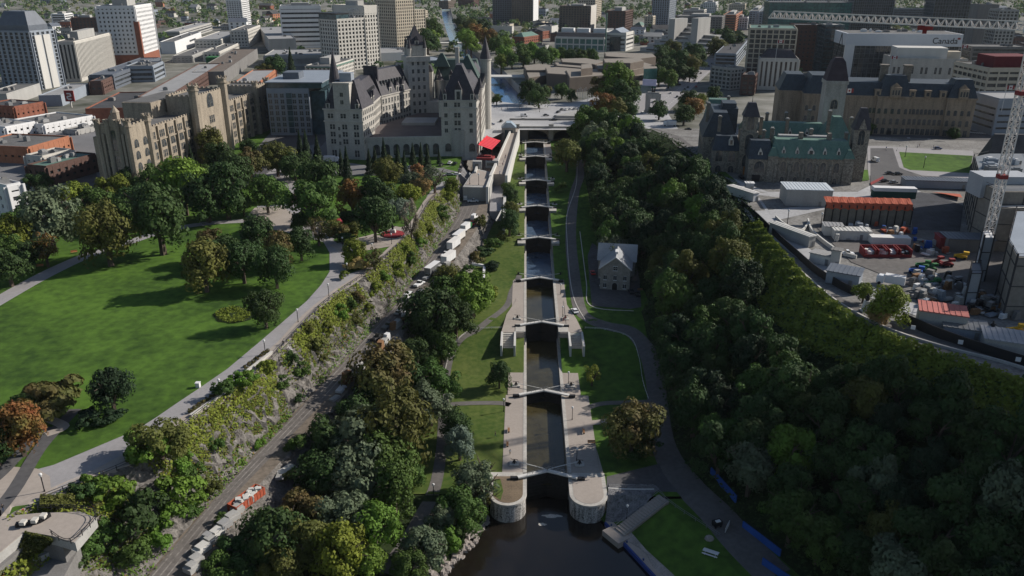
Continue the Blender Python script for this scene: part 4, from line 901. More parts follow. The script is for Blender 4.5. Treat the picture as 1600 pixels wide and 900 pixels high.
b = bldA('convention_hall', 'curved pale blue glass hall beside the canal bridge', 'hall', (640, 652, 702, 97), 106, 30, glass_b, roof=slate_l, style='grid', bay=5, pier=.3, band=.3, gl=glass_b, ph=0, clutter=0, depthL=40)
b = bldA('office_block', 'cream office block with green copper cornice and roof huts', 'office block', (478, 516, 552, 104), 128, 82, offw, style='grid', bay=4, pier=1.9, band=1.3, ph=1.6, group='old blocks behind the hotel')
m = MB(); m.prism(quad(b.P-b.dR*.7-b.dL*.7, b.dR, b.a+1.4, b.dL, b.b+1.4), b.z1-1.6, b.z1-.3); b.part('copper_cornice', m, roof_cu)
bldA('shopping_centre', 'long low concrete shopping centre with white wall ribs', 'shopping centre', (398, 412, 520, 88), 104, 8, conc, roof=roof_l, style='grid', bay=8, storey=6, pier=1, band=5, ph=0, clutter=10, depthL=70)
# old blocks between the cathedral-like offices and the towers
for i, (C_, vb, th, wl, rf, st, lab) in enumerate([
    ((139, 176, 250, 118), 140, 98, slate, slate, 'band', 'low slate mall block with stepped roof levels, left part'), ((196, 238, 330, 104), 128, 100, slate_l, roof_g, 'band', 'low blue-grey mall block crowded with roof machines, middle part'),
    ((300, 350, 402, 113), 132, 100, conc_d, brownp, 'blank', 'low mall block with brown roof and dark glass end, right part'), ((140, 158, 205, 128), 148, 100, brick_d, roof_d, 'grid', 'brown brick block with square windows below the slate mall'),
    ((133, 200, 245, 170), 190, 100, brick, roof_d, 'blank', 'low red brick block with dark roof behind the castle-like building'), ((215, 262, 345, 152), 176, 100, brick_d, roof_l, 'grid', 'low brown block hidden behind the castle-like building'),
    ((350, 392, 430, 140), 166, 98, brick_o, roof_l, 'grid', 'orange brick block with pale roof behind the castle-like building'), ((395, 412, 440, 150), 172, 95, brick, roof_d, 'grid', 'dark red brick block beside the glass condominium'),
    ((60, 95, 140, 150), 166, 100, slate_l, roof_l, 'blank', 'pale blue-grey annex below the slate tower'), ((-30, 10, 62, 148), 166, 98, conc, roof_g, 'blank', 'grey concrete podium at the left edge below the slate tower'),
    ((255, 280, 330, 50), 64, 98, conc, roof_l, 'band', 'low concrete office block with white bands left of the slim white tower'), ((305, 345, 378, 62), 76, 98, offw, roof_l, 'grid', 'old limestone block with rows of windows'),
    ((360, 385, 406, 48), 74, 98, offw, roof_g, 'grid', 'pale stone convent block with flat roof'), ((318, 342, 372, 82), 96, 98, offw, roof_g, 'grid', 'narrow cream block beside the green shed'), ((270, 300, 332, 88), 98, 98, conc, roof_g, 'grid', 'small grey roofed block beside the white cube'),
    ((405, 420, 462, 62), 84, 20, conc, roof_l, 'blank', 'blank concrete hall left of the banded white block'), ((240, 258, 276, 55), 62, 98, offw, roof_d, 'blank', 'small cream block with gable above the white cube')]):
    bldA('low_block', lab, 'building', C_, vb, th, wl, rf, style=st, bay=4.5, storey=4, pier=2, band=2, ph=0, clutter=6 if i < 3 else 2, group='low town blocks')
m = MB(); P = W(358, 100, 29); m.box((P.x, P.y, 29), (44, 16, 8), R(8)); single('shed', m, green_p, 'bright green shed roof among the old town blocks', 'shed')
# left edge: brick and white blocks by the street
for C_, vb, th, wl, rf, st, lab in [
    ((-50, 44, 108, 232), 258, 80, brick_o, roof_g, 'grid', 'low orange brick building with grey roof by the street at left'), ((42, 72, 150, 262), 290, 72, brick_d, roof_cu, 'grid', 'brown brick corner building with pale green roof edge by the street'),
    ((40, 66, 112, 246), 268, 72, offw, roof_g, 'grid', 'narrow pale stone house between the two brick buildings'), ((10, 68, 145, 196), 214, 68, white, roof_g, 'grid', 'long white apartment row with square windows above a stone base'),
    ((-30, 22, 68, 168), 190, 70, brick, roof_d, 'grid', 'dark red brick house at the left edge'), ((-30, 10, 32, 292), 345, 60, white, roof_l, 'grid', 'white building with louvred front cut by the left edge'),
    ((-40, 8, 55, 200), 222, 70, white, roof_l, 'grid', 'low white shop block at the left edge'), ((100, 120, 150, 205), 216, 70, conc, roof_g, 'grid', 'small grey stone block below the white apartment row')]:
    b = bldA('town_building', lab, 'building', C_, vb, th, wl, rf, zb=27, style='grid', bay=4.2, storey=3.6, pier=2.5, band=2, ph=0, clutter=4, group='street buildings at the left')
t = empty('billboard_sign', W(112, 168, 29), 'red square sign with white emblem standing on a roof at left', 'sign'); P = t.location
m = MB(); m.bar((0, 0, 0), (0, 0, 5), .8); link('post', m.mesh('post', offw), t)
m = MB(); m.box((0, 0, 4.5), (7, .8, 8)); link('red_panel', m.mesh('panel', red_p), t); m = MB()
for a, b_ in (((-1.2, 7), (1.4, 7)), ((-1.3, 7.2), (-1.3, 9)), ((-1.2, 9), (1.2, 9)), ((1.3, 9), (1.3, 11)), ((1.2, 11), (-1.4, 11))): m.bar((a[0], -.5, a[1]-.7), (b_[0], -.5, b_[1]-.7), .9)
link('emblem', m.mesh('emblem', white), t)
b = bldA('condominium', 'grey condominium with glass corner bays between the castle-like building and the hotel', 'apartment block', (422, 486, 518, 140), 214, -2, slate_l, roof_l, zb=28, style='blank', ph=1.2, clutter=6, depthL=None or 30, depthR=12) if False else None
P = W(424, 214, 28); Bc = Bld('condominium', (P.x, P.y, 28), 'grey stone condominium with dark glass bays between the castle-like building and the hotel', 'apartment block')
z1 = ZV(P.x, P.y, 138); wd = 26.0
m = MB(); m.prism([(P.x, P.y), (P.x+wd, P.y), (P.x+wd, P.y+60), (P.x, P.y+60)], 27, z1); Bc.part('wall', m, slate_l)
m = MB(); m.prism([(P.x+wd, P.y+3), (P.x+wd+9, P.y+4), (P.x+wd+9, P.y+60), (P.x+wd, P.y+60)], 27, z1-2); Bc.part('glass_wing', m, glass_b)
m = MB(); m.prism([(P.x+.5, P.y+.5), (P.x+wd+8, P.y+.5), (P.x+wd+8, P.y+60), (P.x+.5, P.y+60)], z1, z1+3.2); Bc.part('glass_penthouse', m, glass_b)
m = MB(); m.prism([(P.x-.5, P.y-.5), (P.x+wd+9, P.y-.5), (P.x+wd+9, P.y+61), (P.x-.5, P.y+61)], z1+3.2, z1+3.8); Bc.part('roof', m, slate_l)
m = MB(); m.box((P.x+12, P.y+20, z1+3.8), (10, 12, 4)); Bc.part('mechanical_box', m, slate)
for j in range(7):
    z = 31+j*(z1-33)/7; Bc.row((P.x, P.y), (P.x+wd, P.y), z, 7, 2.4, 2.3, 'pair', stone_g, skip=(3,))
    Bc.row((P.x+wd, P.y+4), (P.x+wd, P.y+60), z, 10, 2.4, 2.3, 'pair', stone_g)
    m = MB(); m.box((P.x+wd*.52, P.y-.1, z-.3), (3.2, .5, 3)); Bc.part('glass_bay', m, glass_b)
Bc.done()
# ------------------------------------------------------------------ the grand hotel (steep roofs, pale limestone)
def frame(o, ang): return Vector(o), d2(ang), d2(ang+90)
def hip(m, poly, z0, z1, ins, ins2=None, k=None):
    """steep hipped roof on a four-cornered footprint"""
    P = [Vector(p) for p in poly]; u = (P[1]-P[0]).normalized(); v = (P[3]-P[0]).normalized(); i2 = ins if ins2 is None else ins2
    Q = [P[0]+u*ins+v*i2, P[1]-u*ins+v*i2, P[2]-u*ins-v*i2, P[3]+u*ins-v*i2]; m.prism([tuple(p) for p in poly], z0, z1, [tuple(q) for q in Q], k=k)
H = Bld('grand_hotel', (-85, 300, 28), 'grand pale limestone hotel with steep dark roofs, towers and turrets', 'hotel'); H.ws = 1.2
def wing(o, ang, a, b, z0, ze, zr, ins, ins2, rm=roof_slate, wm=stone, nm='wing'):
    P, u, v = frame(o, ang); q = quad(P, u, a, v, b); m = MB(); m.prism(q, z0, ze); H.part('wall', m, wm)
    m = MB(); m.prism(quad(P-u*.5-v*.5, u, a+1, v, b+1), ze-.1, ze+.6); H.part('cornice', m, stone)
    m = MB(); hip(m, quad(P-u*.3-v*.3, u, a+.6, v, b+.6), ze+.55, zr, ins, ins2); H.part('roof', m, rm); return q
def dormer(p, ang, w, h, rm=roof_slate, d=2.5):
    m = MB(); P, u, v = frame(p[:2], ang); q = quad(P-u*w/2, u, w, v, d); m.prism(q, p[2], p[2]+h*.55)
    A, B_, C_, D_ = [Vector((*x, p[2]+h*.55)) for x in q]; T = (A+B_)/2+Vector((0, 0, h*.45)); T2 = (C_+D_)/2+Vector((0, 0, h*.45)); f = H.part('dormer', m, stone)
    r = MB(); r.face([A, B_, T]); r.face([B_, C_, T2, T]); r.face([D_, A, T, T2]); r.face([C_, D_, T2]); H.part('dormer_roof', r, rm)
    g = MB(); c = P-v*.06; g.box((c.x, c.y, p[2]+.4), (w*.5, .1, h*.42), R(ang)); H.part('dormer_window', g, glass)
def cone_turret(x, y, r, z0, z1, z2, n=14, rm=roof_slate):
    m = MB(); m.cyl((x, y, z0), r, z1-z0, n); H.part('turret_wall', m, stone); m = MB(); m.cyl((x, y, z1-.6), r*1.15, .8, n); H.part('turret_cornice', m, stone)
    m = MB(); m.cyl((x, y, z1+.2), r*1.1, z2-z1, n, .05); H.part('turret_roof', m, rm)
# front left block
aA = -7.5; P, u, v = frame((-115.6, 258.4), aA)
qA = wing(P, aA, 21.6, 20, 26, 55, 70, 5.5, 6)
m = MB(); c = P+u*10.8+v*3.2; m.box((c.x, c.y, 54), (9, 7, 14.5), R(aA)); H.part('front_gable_tower', m, stone)
m = MB(); m.box((c.x, c.y, 68.5), (9.6, 7.6, .8), R(aA)); H.part('cornice', m, stone)
m = MB(); c2 = c+v*4; m.box((c2.x+1, c2.y, 69.3), (6.5, 5, 4.5), R(aA)); H.part('mechanical_box', m, slate_l)
for dx in (.12, .88): dormer((*(P+u*21.6*dx-v*.2), 55.6), aA, 2.2, 5)
m = MB(); pp = [P-u*.35-v*.35]; m.prism(quad(P-u*.4-v*.4, u, 22.4, v, 20.8), 48.3, 49.1); H.part('string_course', m, stone)
for j, z in enumerate((36.5, 40.5, 44.5)): 
    for fx in (.2, .52, .82): c = P+u*21.6*fx; H.win((c.x, c.y, z), R(aA), 2.6, 2.2, 'pair', stone)
    c = P+u*21.6*.37; H.win((c.x, c.y, z-.6), R(aA), .9, 1.6, 'plain', stone)
for fx in (.17, .5, .83): c = P+u*21.6*fx; H.win((c.x, c.y, 50.5), R(aA), 2.8, 2.0, 'pair', stone)
for z in (58, 62): c = P+u*10.8-v*.3; H.win((c.x, c.y, z), R(aA), 1.4, 1.8, 'plain', stone)
for fx in (.2, .8): c = P+u*21.6*fx; H.win((c.x, c.y, 29.5), R(aA), 2.4, 3, 'pair', stone)
# right face of the front block and the wing behind it
Rf = P+u*21.6
for z in (36.5, 40.5, 44.5, 48.5, 52): H.row(tuple(Rf), tuple(Rf+v*20), z, 6, 1.5, 2.0, 'plain', stone)
P1 = (-112.0, 277.0); qB = wing(P1, 0, 18.2, 40, 26, 54, 66.5, 6.5, 1)
for z in (34.5, 38.5, 42.5, 46.5, 50.5): H.row((-93.8, 280), (-93.8, 314), z, 9, 1.6, 2.1, 'plain', stone)
for yy in (283, 290): dormer((-93.7, yy, 54.4), 90, 3, 6.5)
for k in range(8): m = MB(); m.box((-97.4, 281+k*3.7, 58.0), (2.6, 1.3, 3.4)); H.part('roof_dormer', m, glass)
# curved second wing
a2 = 66; P2_, u2, v2 = frame((-93.2, 312), a2); q2 = wing(P2_, a2, 33, 17, 26, 54, 69, 1.5, 6)
for z in (32.5, 36.8, 41, 45.3, 49.6): H.row(tuple(P2_), tuple(P2_+u2*33), z, 10, 1.7, 2.2, 'pair', stone)
for s in (.32, .55, .75): dormer((*(P2_+u2*33*s), 54.4), a2, 2.6, 7.5)
for k in range(9):
    for hh, ii in ((58.2, 3.0),): c = P2_+u2*(4+k*3.1)+v2*ii; m = MB(); m.box((c.x, c.y, hh), (1.2, 2.4, 4.6), R(a2)); H.part('roof_dormer', m, glass)
m = MB(); c = P2_+u2*1.5+v2*3; m.prism([tuple(c), tuple(c+u2*1), tuple(c+u2*1+v2*10), tuple(c+v2*10)], 54, 71.5); H.part('fire_wall', m, roof_slate)
# slim spire at the back left
cone_turret(-118, 300, 3.2, 50, 64, ZV(-118, 300, 76))
# main tower
xt, yt = -76.5, 350; zt = ZV(xt, yt, 38)
m = MB(); m.box((xt, yt, 26), (13.5, 13.5, 46), R(20)); H.part('tower_wall', m, stone)
m = MB(); m.box((xt, yt, 71.2), (15.4, 15.4, 3.2), R(20)); H.part('tower_gallery', m, stone)
m = MB(); m.box((xt, yt, 74.4), (10, 10, 7), R(20)); H.part('tower_upper_wall', m, stone)
m = MB(); sq = quad((xt-5.3, yt-5.3), d2(0), 10.6, d2(90), 10.6)
pr = [(xt+7.6*math.cos(R(a+20)), yt+7.6*math.sin(R(a+20))) for a in (225, 315, 45, 135)]; m.prism(pr, 81, zt, [(xt+.1*math.cos(R(a)), yt+.1*math.sin(R(a))) for a in (225, 315, 45, 135)]); H.part('tower_spire', m, roof_slate)
for a in (-70, 20, 110, 200):
    n = d2(a); c = Vector((xt, yt))+n*5; tt = R(a+90); dormer((c.x-d2(a+90).x*0, c.y, 80.5), a+90, 2.6, 6, d=2)
for a in (-25, 65, 155, 245): n = d2(a); cone_turret(xt+n.x*7, yt+n.y*7, 1.2, 74, 79, 86, 8)
for z in range(34, 70, 5):
    for s in (-3.5, 0, 3.5): 
        for ang in (20,): n = d2(ang-90); e = d2(ang); c = Vector((xt, yt))+n*6.75+e*s; H.win((c.x, c.y, z), R(ang), 1.2, 2.2, 'plain', stone)
# middle block between the towers
m = MB(); m.box((-69.5, 356, 26), (6, 8, 38)); H.part('stair_tower_wall', m, stone); m = MB(); hip(m, quad((-72.8, 351.7), d2(0), 6.6, d2(90), 8.6), 64, 68, 1.5); H.part('roof', m, roof_slate)
for z in range(36, 62, 5): H.win((-69.5, 352, z), 0, 1.2, 2, 'plain', stone)
q3 = wing((-66, 360), 0, 30, 24, 26, 57, 70, 3, 8, rm=roof_cud)
for z in (36, 40.5, 45, 49.5): H.row((-66, 360), (-36, 360), z, 8, 1.5, 2.1, 'plain', stone)
for x in (-63, -55, -47): dormer((x, 359.5, 57.4), 0, 2.8, 7)
m = MB(); hip(m, quad((-67, 362), d2(0), 11, d2(90), 12), 66, ZV(-61, 368, 83), 4.6); H.part('tall_roof', m, roof_cud)
m = MB(); m.prism([(-57, 366), (-38, 366), (-38, 378), (-57, 378)], 66, ZV(-50, 366, 101)); H.part('long_roof', m, roof_cud)
m = MB(); m.box((-49.5, 345, 60), (2.4, 3, 20)); H.part('chimney', m, stone)
m = MB(); m.box((-66, 353, 26), (27, 16, 20)); H.part('court_wall', m, stone)
cone_turret(-62, 359, 2.6, 40, 58, 62)
# right wing
q4 = wing((-52.6, 264.4), 0, 19.6, 26, 26, 58.7, ZV(-43, 277, 100), 8.6, 8)
q5 = wing((-51.5, 290.6), 0, 19.5, 78, 26, 58, 69, 7.5, 2)
m = MB(); hip(m, quad((-52, 318), d2(0), 20, d2(90), 22), 58.6, ZV(-42, 328, 86), 9.3, 6); H.part('tall_roof', m, roof_cud)
for fx in (.12, .5, .88): dormer((-52.6+19.6*fx, 264.2, 59.3), 0, 2.0 if fx != .5 else 3.8, 6 if fx != .5 else 10)
for yy in range(268, 365, 8): dormer((-32.0+(.0), yy, 58.6), 90, 2.6, 6)
m = MB(); m.prism(quad((-53, 264.0), d2(0), 20.4, d2(90), 27), 54.6, 55.3); H.part('string_course', m, stone)
for z in (41.5, 45.6, 49.8):
    for fx in (.14, .84): H.win((-52.6+19.6*fx, 264.4, z), 0, 1.4, 1.9, 'plain', stone)
    H.win((-52.6+19.6*.46, 264.4, z), 0, 3.2, 2.1, 'pair', stone)
for fx in (.14, .46, .84): H.win((-52.6+19.6*fx, 264.4, 55.6), 0, 1.4 if fx != .46 else 3, 1.9, 'plain' if fx != .46 else 'pair', stone)
m = MB(); m.box((-43.5, 264.1, 28), (7, .5, 15)); H.part('blind_panel', m, stone_g)
for fx in (.18, .86): H.win((-52.6+19.6*fx, 264.3, 31), 0, 3.4, 4.6, 'arch', stone)
for z in (36, 40, 44, 48, 52): H.row((-33, 265), (-33, 289), z, 6, 1.4, 1.9, 'plain', stone)
for z in (34, 38.5, 43, 47.5, 52): H.row((-32, 291), (-32, 367), z, 14, 1.5, 2.0, 'plain', stone)
cone_turret(-31.6, 345, 3.4, 28, ZV(-31.6, 345, 92), ZV(-31.6, 345, 57), 16)
cone_turret(-32.4, 291, 1.5, 52, 62, 68, 10); cone_turret(-52.4, 265, 1.4, 50, 59, 65, 10)
# low link with arched windows and flat brown roof
m = MB(); m.prism([(-93.5, 259.5), (-52.6, 264.2), (-52.6, 345), (-75, 345), (-94, 300)], 26, 38.6); H.part('link_wall', m, stone)
m = MB(); m.prism([(-93.4, 260.2), (-52.6, 264.9), (-52.6, 345), (-75, 345), (-94, 300)], 38.6, 38.95); H.part('flat_roof', m, M('brown_flat_roof', (.12, .10, .095), var=.25, scale=.1))
m = MB(); m.prism([(-93.7, 259.2), (-52.6, 263.9), (-52.6, 264.9), (-93.7, 260.2)], 38.0, 39.6); H.part('parapet', m, stone)
m = MB(); m.prism([(-80, 300), (-60, 300), (-60, 318), (-80, 318)], 38.9, 40.6); H.part('low_roof_box', m, conc)
H.row((-91, 259.6), (-53.2, 264.0), 29.5, 7, 3.4, 6.2, 'arch', stone)
H.done()
m = MB(); m.prism([(-32.5, 262), (-25.5, 264), (-22.5, 288), (-29, 288)], 34.5, 38.8, [(-31, 264), (-27.5, 265), (-25, 287), (-28.6, 287)]); 
t = empty('patio_tent', (-28, 272, 28), 'red awning tent on the hotel terrace beside the right wing', 'tent')
m = MB(); A = [(-32.2, 262, 35.2), (-24.6, 259, 33.2), (-20.6, 284, 33.2), (-28.4, 287, 35.2)]; m.face(A); m.prism([(p[0], p[1], p[2]-.5) for p in A], 0, 33, [(p[0], p[1]) for p in A], cap=False) if False else None
m.face([(A[0][0], A[0][1], 35.2), (A[3][0], A[3][1], 35.2), (-28.2, 286, 36.2), (-31.6, 263, 36.2)])
for i in range(9):
    f = i/8; a0 = Vector(A[0]).lerp(Vector(A[3]), f); b0 = Vector(A[1]).lerp(Vector(A[2]), f); m.bar(a0+Vector((0, 0, .05)), b0+Vector((0, 0, .05)), .18)
part('canopy', m, redroof, t)
m = MB()
for p in A:  m.bar((p[0], p[1], 27), p, .25)
part('posts', m, red_p, t)
m = MB(); m.prism([(-33, 256), (-24, 255), (-23, 261), (-32.6, 262)], 28.2, 29.4); m.prism([(-31, 258), (-25, 257), (-24.5, 259.5), (-31, 260.5)], 29.4, 30.2); part('terrace_bar', m, red_p, t)

# ------------------------------------------------------------------ the castle-like stone offices
K = Bld('stone_office_building', (-190, 190, 25), 'long castle-like tan stone building with battlements and corner turrets', 'government building'); K.ws = 1.22
ang = 83.2; P, u, v = frame((-190.5, 190), ang)     # u along the long front, v to the back (left)
def seg(s0, s1, out, dep, z1, z0=24, crenel=True, nm='wall'):
    q = quad(P+u*s0-v*out, u, s1-s0, v, dep); m = MB(); m.prism(q, z0, z1); K.part(nm, m, stone_tan)
    m = MB(); m.prism(quad(P+u*(s0+.6)-v*(out-.6), u, s1-s0-1.2, v, dep-1.2), z1, z1+.1); K.part('roof', m, roof_g)
    if crenel:
        m = MB()
        for A, B_ in edges(q):
            d = B_-A; L_ = d.length; n = max(2, int(L_/2.6)); a = math.atan2(d.y, d.x); c = (A+B_)/2; nn = Vector((-d.y, d.x)).normalized()*.25
            m.box((c.x+nn.x, c.y+nn.y, z1), (L_, .5, .8), a)
            for i in range(n):
                p_ = A+d*((i+.5)/n)+nn; m.box((p_.x, p_.y, z1+.8), (L_/n*.5, .5, .8), a)
        K.part('battlement', m, stone_tan)
    return q
z_w = 26+28.5
def L_at(uu, z, base=0): return solve_u(P, u, z, uu, 300)
s1 = 15; s2 = L_at(300, 50); s3 = L_at(345, 50); s4 = L_at(398, 50); s5 = s4+17
print('connaught s', s1, s2, s3, s4, s5)
seg(0, s1, .8, 15, z_w+3); seg(s1, s2, 0, 15, z_w-1); seg(s2, s3, 3, 16, z_w+8); seg(s3, s4, 0, 20, z_w-1); seg(s4, s5, 1, 24, z_w+3)
qb = quad(P+u*(s2-12)+v*14.6, u, s3-s2+8, v, 16); m = MB(); m.prism(qb, 25, z_w+7); K.part('rear_block', m, stone_tan)
m = MB(); m.prism(quad(P+u*(s2-11)+v*15.6, u, s3-s2+6, v, 14), z_w+7, z_w+7.2); K.part('roof', m, roof_g)
m = MB(); m.prism(quad(P+u*1+v*15, u, 14, v, 4), 25, z_w-2); K.part('rear_wall', m, stone_tan)
def turret(c, r, z1, z0=25):
    m = MB(); m.cyl((c.x, c.y, z0), r, z1-z0, 8); m.cyl((c.x, c.y, z1-2.2), r*1.22, .6, 8); m.cyl((c.x, c.y, z1), r*1.15, .6, 8)
    for i in range(8): a = math.pi*2*(i+.5)/8; m.box((c.x+r*math.cos(a), c.y+r*math.sin(a), z1+.6), (.7, .7, 1), a)
    K.part('corner_turret', m, stone_tan)
for s, o, z in ((0, 0, 5.5), (s1, .8, 5.5), (s4, 1, 5.5), (s5, 1, 5.5)): turret(P+u*s-v*o, 1.8, z_w+z)
for s in (s2, s3): turret(P+u*s-v*3, 2.6, z_w+14)
for s in (0, 5, 10, 15): turret(P+u*0+v*s, 1.3, z_w+5)
for a_, b_ in ((s1, s2), (s3, s4)):
    n = max(3, round((b_-a_)/8.6)); m = MB()
    for i in range(n+1):
        c = P+u*(a_+(b_-a_)*i/n)-v*.5; m.box((c.x, c.y, 25), (1.1, 1.6, z_w-31), R(ang)); m.box((c.x, c.y, z_w-6), (.8, .9, 5.6), R(ang))
    K.part('buttresses', m, stone_tan)
    for j, z in enumerate((28, 33, 38, 43)): K.row(tuple(P+u*a_), tuple(P+u*b_), z, n, 4.4, 2.9 if j < 3 else 3.4, 'triple' if j < 3 else 'gothic', stone_tan)
    K.row(tuple(P+u*a_), tuple(P+u*b_), z_w-6.3, n, 4.2, 2.8, 'triple', stone_tan)
    m = MB(); c = P+u*((a_+b_)/2)-v*.3; m.box((c.x, c.y, z_w-7.6), (b_-a_, .7, .6), R(ang)); K.part('string_course', m, stone_tan)
for a_, b_, o in ((0, s1, .8), (s4, s5, 1)):
    for z in (31, 36.5, 42, 47.5): K.row(tuple(P+u*a_-v*o), tuple(P+u*b_-v*o), z, 2, 3.0, 3.2, 'gothic', stone_tan)
c = P+u*(s2+s3)/2-v*3; K.win((c.x, c.y, z_w+1), R(ang), 7, 7.5, 'gothic', stone_tan)
for z in (34, 40.5, 47): K.win((c.x, c.y, z), R(ang), 6, 4, 'triple', stone_tan)
K.win((c.x, c.y, 26), R(ang), 5, 6, 'gothic', stone_tan)
A = P+v*15-u*0; Bq = P
for z in (30, 35.5, 41, 46.5): K.row(tuple(A), tuple(Bq), z, 3, 2.4, 2.6, 'pair', stone_tan)
K.win((*(P+v*7.5), 50), R(ang-90), 3.4, 5, 'gothic', stone_tan)
m = MB()
for s in (2.5, 12.5): c = P+v*s-u*.4; m.box((c.x, c.y, 25), (1.6, 1.2, z_w-25), R(ang))
K.part('buttresses', m, stone_tan)
m = MB(); c = P+v*7.5-u*.3; A_ = c-v*3; B_ = c+v*3; m.prism([tuple(A_), tuple(A_+u*.8), tuple(B_+u*.8), tuple(B_)], z_w+3, z_w+4); m.face([(A_.x, A_.y, z_w+4), (B_.x, B_.y, z_w+4), (c.x, c.y, z_w+9)]); K.part('end_gable', m, stone_tan)
m = MB(); c = P+u*6+v*9; m.cyl((c.x, c.y, z_w+3), 2, 6, 8); m.cyl((c.x, c.y, z_w+9), 2.2, 3, 8, .1); K.part('roof_lantern', m, stone_tan)
K.done()
# ------------------------------------------------------------------ centre and right of the city
TW = 'towers'
bldA('apartment_tower', 'dark grey apartment tower at top centre, left one of a close pair', 'tower', (763, 770, 799, -6), 38, -10, slate, style='grid', bay=4.5, pier=1.2, band=1.0, depthL=25, ph=1, group=TW)
b = bldA('apartment_tower', 'black apartment tower with a white end wall at top centre', 'tower', (800, 833, 841, 0), 40, 76, brownp, style='grid', bay=4.5, pier=1.0, band=.9, ph=1, group=TW)
m = MB(); m.prism(quad(b.P-b.dR*.3-b.dL*.5, b.dR, b.a+.6, b.dL, 1.5), 29, b.z1+1); b.part('white_end_wall', m, white)
b = bldA('apartment_tower', 'square beige-brown tower with white edge right of the black tower', 'tower', (875, 923, 932, 10), 50, 74, brownp, style='grid', bay=4.8, pier=1.5, band=1.2, ph=.7, group=TW)
m = MB(); m.prism(quad(b.P-b.dR*.3-b.dL*.5, b.dR, b.a+.6, b.dL, 1.5), 29, b.z1+1); b.part('white_end_wall', m, offw)
bldA('apartment_tower', 'beige tower partly hidden behind the square beige-brown tower', 'tower', (905, 930, 940, -2), 34, 74, beige, style='grid', bay=4.5, pier=1.5, band=1.2, group=TW)
b = bldA('city_hall', 'long white framed hall with green glazing and dark roof', 'city hall', (858, 868, 944, 58), 79, -16, conc_l, roof_d, style='grid', bay=8, storey=7, pier=1.4, band=1.6, gl=glass_g, ph=0, clutter=0, depthL=32, group='civic buildings')
m = MB(); m.prism(quad(b.P+b.dL*2, b.dR, b.a, b.dL, 26), b.z1, b.z1+5, quad(b.P+b.dL*8, b.dR, b.a, b.dL, 14)); b.part('sloped_roof', m, roof_d)
for s in (.18, .5, .85): m = MB(); q = b.P+b.dR*b.a*s+b.dL*22; m.box((q.x, q.y, b.z1+2), (16, 9, 8), R(-16)); b.part('roof_hut', m, white)
m = MB(); q = b.P+b.dR*b.a; m.cyl((q.x+2, q.y, 29), .9, 46, 8); tag(single('green_mast', m, roof_cu, 'tall pale green mast beside the green glazed hall', 'mast'))
b = bldA('courthouse', 'white barrel-roofed office block with tall dark window right of the green glazed hall', 'office block', (944, 978, 990, 52), 80, 68, conc_l, roof_l, style='band', storey=5, band=3, ph=0, clutter=1, group='civic buildings')
m = MB(); q = b.P+b.dL*b.b*.45; m.box((q.x-.6, q.y-.4, 29), (b.b*.5, 1.6, b.h*.8), R(68+90)); b.part('tall_window', m, glass)
m = MB(); m.prism(quad(b.P+b.dL*5, b.dR, b.a, b.dL, b.b-10), b.z1, b.z1+5, quad(b.P+b.dL*14, b.dR, b.a, b.dL, b.b-28)); b.part('barrel_roof', m, slate_l)
bldA('apartment_block', 'dark red-brown apartment block with white balcony end, above the barrel-roofed block', 'apartment block', (948, 977, 989, 18), 52, 72, brick_d, style='grid', bay=5, pier=1.6, band=1.2, ph=1.5, group=TW)
bldA('apartment_tower', 'tall grey-beige tower with glassy centre strips above the terraced concrete block', 'tower', (1021, 1046, 1057, -4), 44, 72, slate_l, style='grid', bay=4, pier=1.8, band=1.0, ph=0, group=TW)
bldA('apartment_block', 'small beige block left of the grey-beige tower', 'apartment block', (1008, 1020, 1024, 26), 52, 72, beige, style='grid', bay=4, pier=1.5, band=1.4, ph=0, group=TW)
b = Bld('terraced_office_block', W(1060, 80, 29), 'grey concrete office block stepping down in long terraces', 'office block')
A = W(1000, 80, 29); B2 = W(1105, 88, 29); A = Vector((A.x, A.y)); B2 = Vector((B2.x, B2.y)); u_ = (B2-A).normalized(); v_ = Vector((-u_.y, u_.x)); Lt = (B2-A).length
for k in range(7):
    o = k*9; a0 = A+u_*(k*4.5)+v_*o; ln = Lt-k*(7.5 if k < 5 else 12); m = MB(); zt = 29+4.6*(k+1); m.prism(quad(a0, u_, ln*.62, v_, 60-o), 28, zt); b.part('terrace', m, conc)
    m = MB(); m.prism(quad(a0+u_*ln*.1-v_*.3, u_, ln*.42, v_, .8), zt-2.6, zt-1.3); b.part('window_band', m, glass)
    a1 = a0+u_*ln*.66; m = MB(); zt2 = 29+4.2*(k+1); m.prism(quad(a1, u_, ln*.34, v_, 60-o), 28, zt2); b.part('terrace', m, conc)
    m = MB(); m.prism(quad(a1+u_*3-v_*.3, u_, ln*.26, v_, .8), zt2-2.6, zt2-1.3); b.part('window_band', m, glass)
for s in (.28, .62): m = MB(); q = A+u_*Lt*s+v_*20; m.prism(quad(q, u_, 9, v_, 30), 28, 68 if s < .5 else 70); b.part('stair_tower', m, conc)
